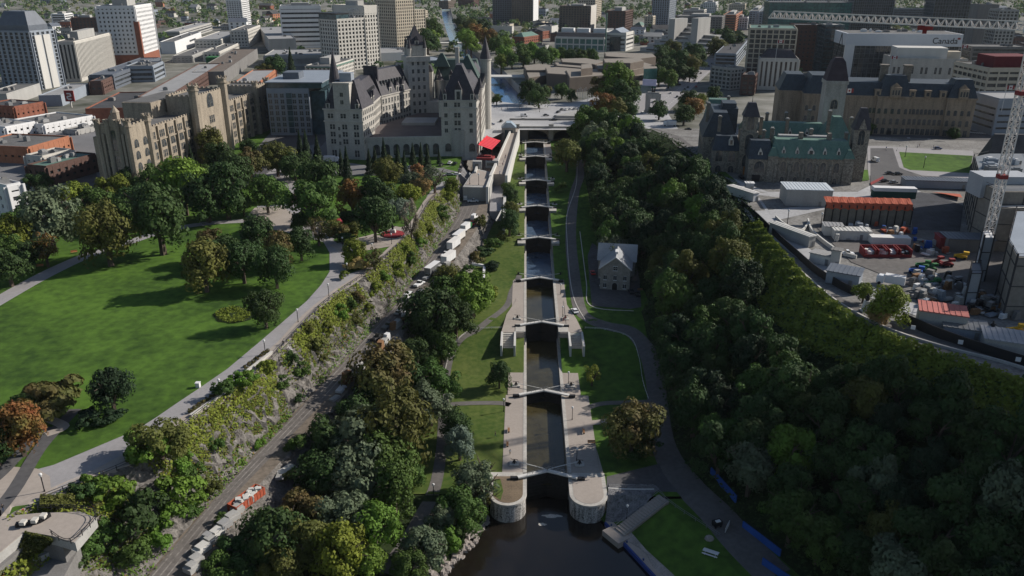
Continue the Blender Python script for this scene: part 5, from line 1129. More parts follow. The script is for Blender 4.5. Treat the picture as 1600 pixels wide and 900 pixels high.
for C_, vb, wl, st, lab in [((1058, 1128, 1133, 27), 56, conc_d, 'grid', 'dark gridded slab with white end wall right of the grey-beige tower'), ((1130, 1150, 1160, 24), 50, brick_o, 'band', 'orange-red sided block between two white slabs'),
    ((1140, 1168, 1171, 28), 46, white, 'grid', 'white gridded block near the top right of the avenue'), ((1172, 1186, 1196, 18), 44, slate_l, 'grid', 'grey block with flat roof near the top right of the avenue'), ((1068, 1100, 1104, 16), 34, offw, 'band', 'long pale banded block behind the dark gridded slab'),
    ((1100, 1118, 1122, 4), 22, white, 'grid', 'white block with two dark window shafts at the top'), ((1074, 1106, 1109, 40), 72, white, 'grid', 'white stepped block behind the terraced concrete block'), ((1140, 1164, 1166, 7), 22, beige, 'grid', 'tan block at the top beyond the avenue'),
    ((760, 800, 803, 42), 58, offw, 'blank', 'low white roofed hall left of the green glazed hall'), ((842, 862, 872, 42), 56, conc_l, 'blank', 'low blank grey hall behind the red brick houses'),
    ((686, 700, 712, 2), 14, brownp, 'grid', 'brown tower far off beside the canal'), ((640, 655, 668, 18), 30, beige, 'grid', 'pale step block behind the tallest beige tower'), ((716, 740, 748, 0), 12, brick_d, 'grid', 'far brown slab beyond the canal trees'), ((1095, 1120, 1136, 8), 22, conc_l, 'band', 'pale low block among trees at the top right')]:
    bldA('city_block', lab, 'building', C_, vb, 72, wl, style=st, bay=4.5, pier=1.6, band=1.5, ph=0 if vb > 50 and st == 'blank' else 1, clutter=2, group='city blocks')
for C_, vb, wl, rf, lab in [((802, 818, 842, 58), 72, brick, roof_cu, 'red brick house with green roof left of the green glazed hall'), ((822, 842, 858, 50), 62, brick, roof_d, 'red brick block with dark roof behind the green-roofed house'), ((990, 1002, 1010, 40), 50, conc, roof_cu, 'small hall with pale green roof beside the beige block')]:
    b = bldA('brick_house', lab, 'house', C_, vb, 60, wl, rf, style='grid', bay=5, pier=2.4, band=2, ph=0, clutter=0, parapet=.2)
    m = MB(); hip(m, quad(b.P, b.dR, b.a, b.dL, b.b), b.z1, b.z1+5, min(b.a, b.b)*.45); b.part('hip_roof', m, rf)
# arts centre: low dark hexagonal volumes
b = Bld('arts_centre', W(920, 130, 29), 'low dark brown arts centre of angular stepped volumes with pale roofs', 'arts centre')
def vol(px, zt, z0=28, wl=brownp, rf=M('pale_brown_roof', (.22, .195, .165), var=.15), nm='volume'):
    P_ = [tuple(W(u, v, zt))[:2] for u, v in px]; m = MB(); m.prism(P_, z0, zt); b.part(nm, m, wl); c = Vector((sum(p[0] for p in P_), sum(p[1] for p in P_)))/len(P_)
    Q_ = [tuple(c+(Vector(p)-c)*.965) for p in P_]; m = MB(); m.prism(Q_, zt, zt+.25); b.part('roof', m, rf)
vol([(818, 103), (840, 100), (875, 103), (868, 110), (822, 110)], 38); vol([(822, 112), (852, 109), (855, 118), (826, 122)], 36); vol([(852, 106), (882, 104), (930, 110), (905, 118), (855, 115)], 40)
vol([(876, 92), (915, 91), (945, 96), (930, 101), (878, 97)], 43); vol([(866, 98), (905, 97), (928, 102), (918, 107), (870, 103)], 41); vol([(944, 82), (1020, 84), (1025, 89), (1000, 92), (946, 88)], 46)
vol([(942, 92), (1000, 91), (1006, 95), (985, 99), (945, 98)], 49); vol([(930, 101), (1005, 97), (1022, 102), (990, 110), (935, 108)], 43); vol([(908, 101), (924, 100), (926, 106), (908, 108)], 47); vol([(925, 108), (1000, 106), (1010, 118), (940, 122), (905, 116)], 38)
vol([(884, 110), (935, 108), (945, 118), (890, 122)], 41, wl=brownp); vol([(890, 121), (945, 119), (940, 126), (895, 126)], 36, wl=glass_b, nm='glass_foyer')
vol([(985, 127), (1020, 125), (1018, 132), (985, 134)], 36, wl=glass_b, nm='glass_foyer'); vol([(1006, 104), (1026, 104), (1027, 107), (1006, 108)], 46, wl=glass_g, nm='glass_tower')
P = W(1015, 126, 42); m = MB(); m.box((P.x, P.y, 38), (11, .6, 5), R(-18)); b.part('lit_screen', m, M('screen_panel', (.45, .45, .62)))
# war memorial arch and plaza pieces
P = W(1019, 177, 29); t = empty('war_memorial', (P.x, P.y, 29), 'tall granite memorial arch with bronze figures on the plaza', 'memorial'); zt = ZV(P.x, P.y, 146)-29
m = MB(); 
for s in (-1, 1): m.box((s*3.6, 0, 0), (3.0, 4, zt-3.5)); m.box((s*3.6, 0, 0), (4.2, 5.2, 2))
link('pillars', m.mesh('p', stone_g), t); m = MB(); m.box((0, 0, zt-3.5), (10.4, 4.2, 3.5)); m.box((0, 0, zt), (8, 3.4, 1)); link('lintel', m.mesh('l', stone_g), t)
m = MB(); m.bar((-.6, 0, zt+1), (-1, 0, zt+5), 1.1, t2=.5); m.bar((.6, 0, zt+1), (1, 0, zt+5), 1.1, t2=.5); m.bar((-2, 0, zt+4.4), (-.6, 0, zt+3.2), .5); link('bronze_figures', m.mesh('b', black), t)
m = MB(); m.box((0, 0, 1.0), (5, 6, 2.5)); m.bar((0, -2.5, 3), (0, -3, 6), 1.4, t2=.6); link('bronze_group', m.mesh('g', black), t)
m = MB(); m.box((0, 0, 0), (14, 12, .6)); link('stepped_base', m.mesh('s', conc_l), t)
# right side of the avenue
for C_, vb, th, wl, rf, st, lab, kw in [
    ((1110, 1112, 1143, 104), 136, -55, stone_g, roof_g, 'grid', 'long old stone block with arcaded red band facing the avenue', dict(depthL=16)), ((1140, 1160, 1180, 118), 148, -20, brick_d, roof_g, 'grid', 'curved red and brown brick corner block behind the memorial trees', dict(depthL=20)),
    ((1118, 1150, 1170, 85), 108, 72, slate_l, roof_d, 'band', 'grey office block with dark roof terrace along the avenue', {}),
    ((1160, 1172, 1246, 45), 135, -14, beige, roof_cu, 'grid', 'tall tan office building with dark glass grid and green roof', dict(bay=5, storey=4, pier=1.0, band=.8, depthL=50)),
    ((1240, 1243, 1292, 40), 110, -8, brick_d, roof_d, 'grid', 'dark red-brown tower with tiny windows', dict(bay=4, storey=4, pier=2.6, band=2.4, depthL=30)),
    ((1200, 1203, 1332, 4), 66, -5, glass_b, roof_l, 'grid', 'wide teal glass tower behind the crane jib', dict(bay=5, storey=4.5, pier=.4, band=.6, gl=glass_g, depthL=40)),
    ((1290, 1291, 1320, 40), 118, -5, glass_b, roof_l, 'grid', 'narrow blue-green glass tower beside the dark red-brown tower', dict(bay=4, pier=.3, band=.8, depthL=30)),
    ((1335, 1336, 1400, -6), 62, -5, slate, roof_d, 'grid', 'black glass tower behind the crane jib', dict(bay=3, pier=.4, band=.5, depthL=30)),
    ((1462, 1463, 1520, -8), 90, -5, slate, roof_d, 'grid', 'dark blue glass tower behind the crane jib', dict(bay=3, pier=.4, band=.5, depthL=30)),
    ((1522, 1530, 1562, 8), 80, -5, conc_d, roof_g, 'blank', 'brown-grey concrete tower right behind the crane jib', dict(depthL=25)),
    ((1558, 1562, 1592, 16), 90, -5, conc, roof_g, 'grid', 'pale grey gridded block behind the crane mast', dict(depthL=25)),
    ((1515, 1520, 1610, 74), 130, -5, conc_d, roof_g, 'band', 'wide dark banded concrete block below the dark glass tower', dict(depthL=30)),
    ((1290, 1291, 1391, 18), 46, -6, slate, roof_d, 'grid', 'dark low glass block between the towers', dict(depthL=30)),
    ((1395, 1397, 1460, 14), 40, -5, slate, roof_cud, 'band', 'long dark green banded block behind the crane jib', dict(depthL=30)),
    ((1200, 1201, 1252, -8), 12, -6, white, roof_l, 'grid', 'white gridded tower cut by the top edge', dict(depthL=30)), ((1262, 1263, 1328, -8), 10, -6, offw, roof_l, 'grid', 'wide cream tower cut by the top edge', dict(depthL=30)),
    ((1186, 1187, 1200, 20), 46, -6, slate_l, roof_d, 'grid', 'slim blue-grey tower left of the teal glass tower', dict(depthL=25)),
    ((1160, 1188, 1248, 92), 140, -12, offw, roof_slate, 'fins', 'pale pillared hall with purple slate mansard roof behind the green-roofed wing', dict(bay=4, pier=2.2, depthL=28))]:
    k = dict(bay=4.5, storey=3.8, pier=1.4, band=1.3, ph=0, clutter=3); k.update(kw)
    b = bldA('downtown_building', lab, 'building', C_, vb, th, wl, rf, zb=29.5, style=st, group='downtown buildings', **k)
    if rf is roof_slate: m = MB(); hip(m, quad(b.P, b.dR, b.a, b.dL, b.b), b.z1, b.z1+7, 6); b.part('mansard_roof', m, roof_slate)
# the long block with the big white fascia
P = W(1314, 128, 29.5); b = Bld('government_office', (P.x, P.y, 29.5), 'glass-gridded office block with a broad white roof band carrying lettering', 'office block')
A = Vector((P.x, P.y)); dR = d2(-6); dL = d2(84); zt = ZV(P.x, P.y, 52); a = solve_u(A, dR, zt, 1503)
m = MB(); m.prism(quad(A, dR, a, dL, 40, .5), 29, zt-10); b.part('glazing', m, glass); m = MB(); grid_wall(m, quad(A, dR, a, dL, 40), 29.5, zt-9, 4.2, 4.0, .28, .28); b.part('scaffold_grid', m, steel)
m = MB(); m.prism(quad(A-dR*1-dL*1.5, dR, a+2, dL, 43), zt-10.5, zt); b.part('white_fascia', m, M('fascia_white', (.50, .52, .55), var=.04))
m = MB(); m.prism(quad(A+dR*1+dL*.5, dR, a-2, dL, 39), zt, zt+.15); b.part('roof', m, roof_g); roof_clutter(b, quad(A+dR*3+dL*4, dR, a-6, dL, 32), zt+.15, 14, 5, (white, steel, conc_d))
m = MB(); m.box(((A+dR*3).x, (A+dR*3).y, 29.5), (8, 3, zt-39), R(-6)); b.part('white_stair_wrap', m, white)
q = A+dR*(a-13.5)-dL*1.7; text_mesh('Canada', 7.2, black, (q.x-P.x, q.y-P.y, zt-29.5-8), (R(90), 0, R(-6)), b.t)
q = A+dR*(a-2.2)-dL*1.75; m = MB(); m.box((q.x, q.y, zt-4.4), (2.4, .15, 1.5), R(-6)); b.part('small_flag_emblem', m, red_p)
# pale classical block
P = W(1398, 138, 29.5)
b = bldA('bank_building', 'pale limestone office building with tall window pairs and roof pavilion', 'office block', (1384, 1396, 1513, 92), 140, -9, stone, roof_l, style='blank', ph=0, clutter=3, depthL=34)
m = MB(); m.prism(quad(b.P+b.dR*3+b.dL*4, b.dR, b.a*.68, b.dL, 20), b.z1, b.z1+9); b.part('roof_pavilion', m, conc_l); m = MB(); q = b.P+b.dR*b.a*.83+b.dL*12; m.box((q.x, q.y, b.z1), (12, 10, 6), R(-9)); b.part('roof_hut', m, beige)
for z, n, w, hh in ((b.z1-12, 16, 1.8, 5.5), (b.z1-20, 16, 1.8, 3), (b.z1-27, 16, 1.8, 3)): b.row(tuple(b.P), tuple(b.P+b.dR*b.a), z, n, w, hh, 'plain', stone, skip=(2, 5, 8, 11, 14))
b.done()
b = bldA('office_block', 'tan gridded office block with dark red penthouse behind the crane mast', 'office block', (1526, 1546, 1610, 108), 178, 2, beige, roof_g, style='grid', bay=6.5, storey=4.2, pier=1.0, band=2.0, gl=glass, ph=0, depthL=45)
m = MB(); m.prism(quad(b.P+b.dR*6+b.dL*6, b.dR, b.a, b.dL, 22), b.z1, b.z1+8); b.part('red_penthouse', m, M('dark_red_metal', (.11, .015, .02)))
bldA('office_block', 'white low block with blue-grey face right of the crane mast', 'office block', (1550, 1562, 1640, 156), 215, 2, slate_l, roof_l, style='band', band=2.6, ph=0, clutter=2, depthL=30)
bldA('office_block', 'grey gridded block between the pale classical block and the tan block', 'office block', (1513, 1516, 1552, 92), 130, -6, conc, roof_g, style='grid', bay=3.5, pier=1.2, band=1.2, ph=0, depthL=25)

# ------------------------------------------------------------------ brown stone mansard block on the far side of the street
P = W(1344, 210, 29.5); Lg = Bld('mansard_stone_block', (P.x, P.y, 29), 'brown stone government block with arched windows and blue-black mansard roof', 'government building'); Lg.ws = 1.15
A = Vector((P.x, P.y)); dR = d2(-11); dL = d2(79); a = 61.5; ze = ZV(A.x, A.y, 150); zr = ze+8
def mans(o, a, b_, z0, ze, zr, ins=3.2, rm=roof_bl, pe=.6):
    m = MB(); m.prism(quad(o, dR, a, dL, b_), z0, ze); Lg.part('wall', m, stone_br); m = MB(); m.prism(quad(o-dR*pe-dL*pe, dR, a+2*pe, dL, b_+2*pe), ze-.7, ze+.3); Lg.part('cornice', m, stone_br)
    m = MB(); hip(m, quad(o-dR*.3-dL*.3, dR, a+.6, dL, b_+.6), ze+.3, zr, ins); Lg.part('mansard_roof', m, rm)
mans(A-dR*20, a+20, 30, 28, ze, zr)
o1 = A+dR*6.5-dL*1.4; mans(o1, 19, 14, 28, ze+.2, zr+4.5, 4.2)
o2 = A+dR*(a-15.5)-dL*1.4; mans(o2, 16, 16, 28, ze+.2, zr+3, 3.6)
o3 = A-dR*36+dL*2; mans(o3, 18, 30, 28, ze, zr+3, 4.2); mans(A-dR*50+dL*14, 18, 26, 28, ze, zr+2, 4)
for z, hh, st, n in ((30.6, 3.2, 'plain', 16), (36.6, 3.6, 'arch', 16), (43, 3.2, 'arch', 20)): Lg.row(tuple(A-dL*.1), tuple(A+dR*(a-16)), z, n, 1.8, hh, st, stone_br); Lg.row(tuple(o1), tuple(o1+dR*19), z, 5, 1.8, hh, st, stone_br); Lg.row(tuple(o2), tuple(o2+dR*15), z, 4, 1.8, hh, st, stone_br)
for z in (31, 36.6, 43): Lg.row(tuple(o3), tuple(o3+dR*18), z, 4, 1.8, 3.2, 'arch', stone_tan)
for s in (.1, .42, .56, .7): 
    q = A+dR*a*s-dL*.2; m = MB(); m.box((q.x, q.y, ze+.3), (3.4, 2.6, 3.6), R(-11)); m.box((q.x, q.y, ze+3.9), (4, 3, .6), R(-11)); Lg.part('dormer', m, stone_br); m = MB(); q = q-dL*1.35; m.box((q.x, q.y, ze+1), (1.6, .1, 2.2), R(-11)); Lg.part('dormer_window', m, glass)
for o, w in ((o1+dR*9.5, 6), (o2+dR*8, 5)):
    q = o-dL*.2; m = MB(); m.box((q.x, q.y, ze), (w, 3, 6), R(-11)); m.prism([tuple(q-dR*w/2), tuple(q+dR*w/2), tuple(q+dR*w/2+dL*2), tuple(q-dR*w/2+dL*2)], ze+6, ze+8.4, [tuple(q), tuple(q+dR*.1), tuple(q+dR*.1+dL*2), tuple(q+dL*2)]); Lg.part('gable_dormer', m, stone_br)
    for k in (-1, 0, 1): q2 = q-dL*1.56+dR*k*1.6; Lg.win((q2.x, q2.y, ze+1.4), R(-11), 1.0, 3, 'arch', stone_tan)
for s in (.16, .38): q = A+dR*a*s+dL*10; m = MB(); m.box((q.x, q.y, zr), (4, 4, 9), R(-11)); m.box((q.x, q.y, zr+9), (5, 5, 1), R(-11)); Lg.part('chimney', m, stone_dk)
for z in (35.6, 42): m = MB(); c = A+dR*(a-20)/2-dL*.1; m.box((c.x+8, c.y-1.5, z), (a+.5, .5, .5), R(-11)); Lg.part('string_course', m, stone_br)
m = MB(); c = o1+dR*9.5; m.box((c.x, c.y-.2, 28.5), (2.6, 1, 4.2), R(-11)); Lg.part('entrance_door', m, black)
Lg.done()

# ------------------------------------------------------------------ the gothic parliament wing with copper roofs
E = Bld('parliament_wing', W(1260, 285, 31), 'gothic dark stone parliament building with green copper and slate roofs', 'government building'); E.ws = 1.15
dR = d2(-8.5); dL = d2(81.5); A = W(1197, 284, 31); A = Vector((A.x, A.y)); a = 38.0; ze = ZV(A.x, A.y, 246); cr = M('gothic_rubble', (.20, .183, .155), var=.62, scale=1.1, fine=2.0)
def gothic(o, a, b_, ze, zr, rm, ins=5.5, ins2=None, z0=29, par=True):
    m = MB(); m.prism(quad(o, dR, a, dL, b_), z0, ze); E.part('wall', m, cr)
    m = MB(); hip(m, quad(o-dR*.5-dL*.5, dR, a+1, dL, b_+1), ze, zr, ins, ins2); E.part('roof', m, rm)
def lucarne(q, z, w=1.8, h=3):
    m = MB(); g = quad(q-dR*w/2-dL*.1, dR, w, dL, 2.4); m.prism(g, z, z+h*.5)
    A_, B_, C_, D_ = [Vector((*x, z+h*.5)) for x in g]; T = (A_+B_)/2+Vector((0, 0, h*.7)); T2 = (C_+D_)/2+Vector((0, 0, h*.7)); m.face([A_, B_, T]); m.face([B_, C_, T2, T]); m.face([D_, A_, T, T2]); E.part('lucarne', m, offw)
    m = MB(); c = q-dL*.18; m.box((c.x, c.y, z+.4), (w*.5, .08, h*.55), R(-8.5)); E.part('lucarne_window', m, glass)
gothic(A, a, 15, ze, ze+8, roof_cu, 3.2, 4.6)
for s in (-.4, a-4.2):
    m = MB(); q = A+dR*s-dL*.7; m.prism(quad(q, dR, 4.6, dL, 5), 29, ze+.8); E.part('corner_pier', m, cr); m = MB(); m.prism(quad(q-dR*.2-dL*.2, dR, 5, dL, 5.4), ze+.8, ze+4.5, quad(q+dR*1.6+dL*1.6, dR, 1.4, dL, 1.8)); E.part('pier_roof', m, roof_cu)
for i in range(5): lucarne(A+dR*(6.5+i*6.2)+dL*.8, ze+1.6, 1.7 if i != 2 else 3)
E.row(tuple(A+dR*4), tuple(A+dR*(a-4)), 36.6, 5, 2.2, 4.0, 'gothic', stone_tan); E.row(tuple(A+dR*4), tuple(A+dR*(a-4)), 31.0, 5, 1.6, 2.4, 'gothic', stone_tan)
m = MB()
for i in range(6): q = A+dR*(3.5+i*6.2)-dL*.5; m.box((q.x, q.y, 30), (1.1, 1.4, ze-33), R(-8.5)); 
E.part('buttresses', m, cr)
for s, w in ((.38, 1.8), (.72, 1.8)): m = MB(); q = A+dR*a*s+dL*7; m.box((q.x, q.y, ze+4), (w, 2.6, 7), R(-8.5)); E.part('chimney', m, stone_dk)
for s in (.3, .6): m = MB(); q = A+dR*a*s+dL*12; m.box((q.x, q.y, ze+7.6), (13, 3.5, 1.2), R(-8.5)); E.part('pale_roof_deck', m, roof_l)
# link and tower to the left, dark slate roofs
Pm = W(1152, 272, 31); T0 = Vector((Pm.x, Pm.y)); gothic(A-dR*9, 10, 14, ze-1, ze+7, roof_bl, 1, 5); lucarne(A-dR*4+dL*.8, ze, 2.2, 3.4)
E.row(tuple(A-dR*8), tuple(A), 35.6, 1, 4.2, 4.6, 'gothic', stone_tan)
m = MB(); m.box((*(A-dR*5-dL*.2), 30.8), (3.6, .6, 3.4), R(-8.5)); E.part('carriage_arch', m, black)
zt = ZV(T0.x, T0.y, 206); m = MB(); m.prism(quad(T0, dR, 8, dL, 8), 29, zt); E.part('tower_wall', m, cr); zt2 = ZV(T0.x, T0.y, 168)
m = MB(); m.prism(quad(T0+dR*.6+dL*.6, dR, 6.8, dL, 6.8), zt, zt+7.5); E.part('tower_belfry', m, cr)
for w_ in (0,): 
    q = T0+dR*4; E.win((q.x, q.y, zt-8.5), R(-8.5), 3.4, 6.5, 'gothic', stone_tan); E.win((q.x, q.y, zt-17), R(-8.5), 4.2, 5.5, 'gothic', stone_tan); E.win((q.x, q.y+.6, zt+1), R(-8.5), 3.0, 5.8, 'gothic', stone_tan)
m = MB(); q = quad(T0, dR, 8, dL, 8); m.prism(q, zt+7.2, zt2+2, quad(T0+dR*2.2+dL*2.6, dR, 3.6, dL, 2.8)); E.part('tower_cap', m, roof_slate)
m = MB(); m.box((*(T0+dR*4-dL*.7), 31), (3, .8, 4), R(-8.5)); E.part('orange_door', m, M('orange_wood', (.32, .12, .03)))
gothic(T0-dR*12.5+dL*3, 13, 13, ZV(T0.x-10, T0.y+3, 236), ZV(T0.x-10, T0.y+9, 212), roof_bl, 2, 5); E.row(tuple(T0-dR*12.5+dL*3), tuple(T0+dL*3), 36.5, 2, 3, 4.4, 'gothic', stone_tan); E.row(tuple(T0-dR*12.5+dL*3), tuple(T0+dL*3), 31, 2, 2.4, 3, 'gothic', stone_tan)
lucarne(T0-dR*4+dL*3.6, 44.5, 2.4, 4)
gothic(T0-dR*17+dL*16, 16, 34, 46, 58, roof_bl, 5, 3); gothic(T0-dR*14+dL*52, 13, 15, 47, 59, roof_cu, 2, 5)
E.row(tuple(T0-dR*17+dL*50), tuple(T0-dR*17+dL*16), 38, 5, 2, 4, 'gothic', stone_tan)
m = MB(); q = T0-dR*4+dL*36; m.box((q.x, q.y, 46), (9, 14, 12.5), R(-8.5)); m.box((q.x, q.y, 58.5), (7, 12, 2.5), R(-8.5)); E.part('attic_block', m, roof_bl)
# court side wings
gothic(A+dL*42+dR*1, 32, 13, 44, 51.5, roof_cu, 2, 4.6)
for i in range(3): lucarne(A+dL*42.6+dR*(7+i*8.4), 45.6, 1.8, 3)
E.row(tuple(A+dL*42+dR*3), tuple(A+dL*42+dR*31), 38, 4, 2, 3.6, 'gothic', stone_tan)
m = MB(); q = A+dL*48-dR*9; hip(m, quad(q, dR, 10, dL, 12), 46, 56, 4.4); E.part('pavilion_roof', m, roof_cu); m = MB(); m.prism(quad(q+dR*.4+dL*.4, dR, 9.2, dL, 11), 29, 46); E.part('wall', m, cr)
q = A+dR*28+dL*26; m = MB(); m.prism(quad(q, dR, 16, dL, 22), 29, 44); E.part('wall', m, cr); m = MB(); hip(m, quad(q-dR*.5-dL*.5, dR, 17, dL, 23), 44, 57, 6.5, 9); E.part('pavilion_roof', m, roof_cu)
for s in (0, 9): m = MB(); m.box((*(A+dR*(26+s)+dL*18), 43), (9, 7, 2.6), R(-8.5)); E.part('roof_hut', m, roof_l if s else roof_cud)
# right dark-capped tower
q = A+dR*(a+.5)+dL*8; zc = ZV(q.x, q.y, 203); m = MB(); m.prism(quad(q, dR, 7, dL, 7), 29, zc); E.part('tower_wall', m, cr); zc2 = ZV(q.x, q.y, 170)
m = MB(); m.prism(quad(q-dR*.4-dL*.4, dR, 7.8, dL, 7.8), zc, zc2, quad(q+dR*2+dL*2.6, dR, 3, dL, 1.8)); E.part('tower_cap', m, roof_slate)
w = q+dR*3.5; E.win((w.x, w.y, zc-7), R(-8.5), 2.4, 6, 'gothic', stone_tan)
m = MB(); g = w-dL*.3; m.prism([tuple(g-dR*2), tuple(g+dR*2), tuple(g+dR*2+dL*1), tuple(g-dR*2+dL*1)], zc, zc+5, [tuple(g), tuple(g+dR*.1), tuple(g+dR*.1+dL), tuple(g+dL)]); E.part('tower_gable', m, cr)
# the tall tower with the big mansard cap
q = A+dL*58-dR*20; wq = 10.5; q = q+dR*solve_u(q, dR, 55, 1285); zA = ZV(q.x, q.y, 127); zB = ZV(q.x, q.y, 94)
m = MB(); m.prism(quad(q, dR, wq, dL, wq), 29, zA); E.part('tower_wall', m, stone_g); m = MB(); m.prism(quad(q-dR*.5-dL*.5, dR, wq+1, dL, wq+1), zA-1.5, zA+.3); E.part('cornice', m, stone_g)
m = MB(); m.prism(quad(q-dR*.3-dL*.3, dR, wq+.6, dL, wq+.6), zA, zB-1, quad(q+dR*2+dL*2, dR, wq-4, dL, wq-4)); m.prism(quad(q+dR*2+dL*2, dR, wq-4, dL, wq-4), zB-1, zB+1, quad(q+dR*3.4+dL*3.4, dR, wq-6.8, dL, wq-6.8)); E.part('mansard_cap', m, M('maroon_slate', (.055, .042, .05), var=.3))
m = MB()
for s in (-1, 1):
    c = q+dR*(wq/2+s*1.6)+dL*wq/2; m.bar((c.x, c.y, zB+1), ((q+dR*wq/2+dL*wq/2).x, (q+dR*wq/2+dL*wq/2).y, zB+13), .3)
E.part('iron_crown', m, black)
w = q+dR*wq/2; E.win((w.x, w.y, zA-14), R(-8.5), 3, 4, 'gothic', stone_tan)
for q_, z_, h_ in [(A+dR*2+dL*13, ze+4, 7), (A+dR*20+dL*13, ze+5, 6), (A+dR*36+dL*12, ze+2, 8), (A-dR*2+dL*12, ze+1, 9), (T0-dR*10+dL*10, 50, 7), (T0-dR*15+dL*26, 52, 9), (T0-dR*3+dL*50, 52, 9), (A+dR*4+dL*50, 48, 7), (A+dR*14+dL*53, 49, 6), (A+dR*25+dL*50, 48, 9), (A+dR*31+dL*30, 50, 10), (A+dR*43+dL*36, 48, 8), (T0+dR*10+dL*10, 49, 8), (A+dR*12+dL*34, 46, 9), (A-dR*8+dL*30, 47, 9)]:
    m = MB(); m.box((*q_, z_), (1.5, 1.5, h_), R(-8.5)); m.box((*q_, z_+h_), (2.0, 2.0, .5), R(-8.5)); E.part('chimney', m, stone_dk); m = MB(); m.box((*q_, z_+h_+.5), (1.3, 1.3, .5), R(-8.5)); E.part('chimney_pot', m, conc)
for q_, z_ in [(T0+dR*4+dL*4, zt2+2), (q+dR*6+dL*6, zB+1)]: m = MB(); m.bar((*q_, z_), (*q_, z_+5), .25, t2=.05); E.part('finial', m, black)
for k_ in range(9): m = MB(); q_ = A+dR*(1+k_*4.6)+dL*(2+(k_ % 3)*.01); g_ = A-dR*.0; 
m = MB()
for k_ in range(19): q_ = A+dR*(k_*2.1)-dL*.62; m.box((q_.x, q_.y, ze-.5), (.9, .3, .9), R(-8.5))
E.part('cornice_blocks', m, stone_dk)
E.done()

# ------------------------------------------------------------------ stone museum beside the locks
zg = zval(118)-.1; P = W(937, 452, zg); Mu = Bld('stone_museum', (P.x, P.y, zg), 'three storey grey stone house with cross gabled metal roof beside the locks', 'museum')
A = Vector((P.x, P.y)); B2 = W(983, 455, zg); dR = (Vector((B2.x, B2.y))-A).normalized(); dL = Vector((-dR.y, dR.x)); angm = math.atan2(dR.y, dR.x); a = (Vector((B2.x, B2.y))-A).length; ze = ZV(A.x, A.y, 419); zr = ZV(A.x+6, A.y-1, 403); D = 25; ms = M('museum_stone', (.27, .255, .23), var=.25, scale=.7, fine=3)
m = MB(); m.prism(quad(A, dR, a, dL, D), zg-1, ze); m.face([(*A, ze), (*(A+dR*a), ze), (*(A+dR*a/2), zr)]); m.face([(*(A+dL*D), ze), (*(A+dR*a/2+dL*D), zr), (*(A+dR*a+dL*D), ze)])
m.prism(quad(A-dR*1.6+dL*10, dR, a+3.2, dL, 9), zg-1, ze); Mu.part('wall', m, ms)
mr_ = M('metal_roof', (.29, .305, .32), var=.15, rough=.45)
m = MB(); e = .5; L0, R0 = A-dR*.7-dL*e, A+dR*(a+.7)-dL*e; T0_ = A+dR*a/2-dL*e; Lb, Rb, Tb = L0+dL*(D+2*e), R0+dL*(D+2*e), T0_+dL*(D+2*e)
for (p1, p2, p3, p4) in ((L0, T0_, Tb, Lb), (T0_, R0, Rb, Tb)):
    z_ = lambda p: zr+.4 if p in (T0_, Tb) else ze-.1
    m.face([(*p, z_(p)) for p in (p1, p2, p3, p4)]); m.face([(*p, z_(p)-.35) for p in (p4, p3, p2, p1)])
Mu.part('roof', m, mr_)
m = MB(); c1 = A-dR*2.2+dL*9.5; c2 = A+dR*(a+2.2)+dL*9.5; t1 = c1+dL*5; t2 = c2+dL*5; f1 = c1+dL*10; f2 = c2+dL*10
m.face([(*c1, ze-.1), (*c2, ze-.1), (*t2, zr+1.2), (*t1, zr+1.2)]); m.face([(*t1, zr+1.2), (*t2, zr+1.2), (*f2, ze-.1), (*f1, ze-.1)]); Mu.part('cross_roof', m, mr_)
m = MB(); m.face([(*(c1+dR*.6), ze-.1), (*(t1+dR*.6), zr+1.1), (*(f1+dR*.6), ze-.1)]); m.face([(*(c2-dR*.6), ze-.1), (*(f2-dR*.6), ze-.1), (*(t2-dR*.6), zr+1.1)]); Mu.part('gable_wall', m, ms)
m = MB(); m.bar((*(L0-dL*.1), ze-.1), (*(T0_-dL*.1), zr+.4), .4); m.bar((*(R0-dL*.1), ze-.1), (*(T0_-dL*.1), zr+.4), .4); Mu.part('white_bargeboard', m, white)
for z in (zg+1.0, zg+4.4): Mu.row(tuple(A), tuple(A+dR*a), z, 3, 1.2, 1.9, 'plain', white, skip=(1,) if z < zg+2 else ())
c = A+dR*a/2; Mu.win((c.x, c.y, ze-.6), angm, 1.6, 1.6, 'pair', white); Mu.win((c.x, c.y, zg), angm, 2.0, 3.2, 'arch', stone_g, black)
for z in (zg+1.0, zg+4.4): Mu.row(tuple(A+dL*D), tuple(A), z, 6, 1.1, 1.9, 'plain', white)
m = MB(); m.box((*(A+dR*a/2+dL*6), zr+.2), (1.2, 3.5, .9), angm); Mu.part('ridge_hood', m, white)
Mu.done()

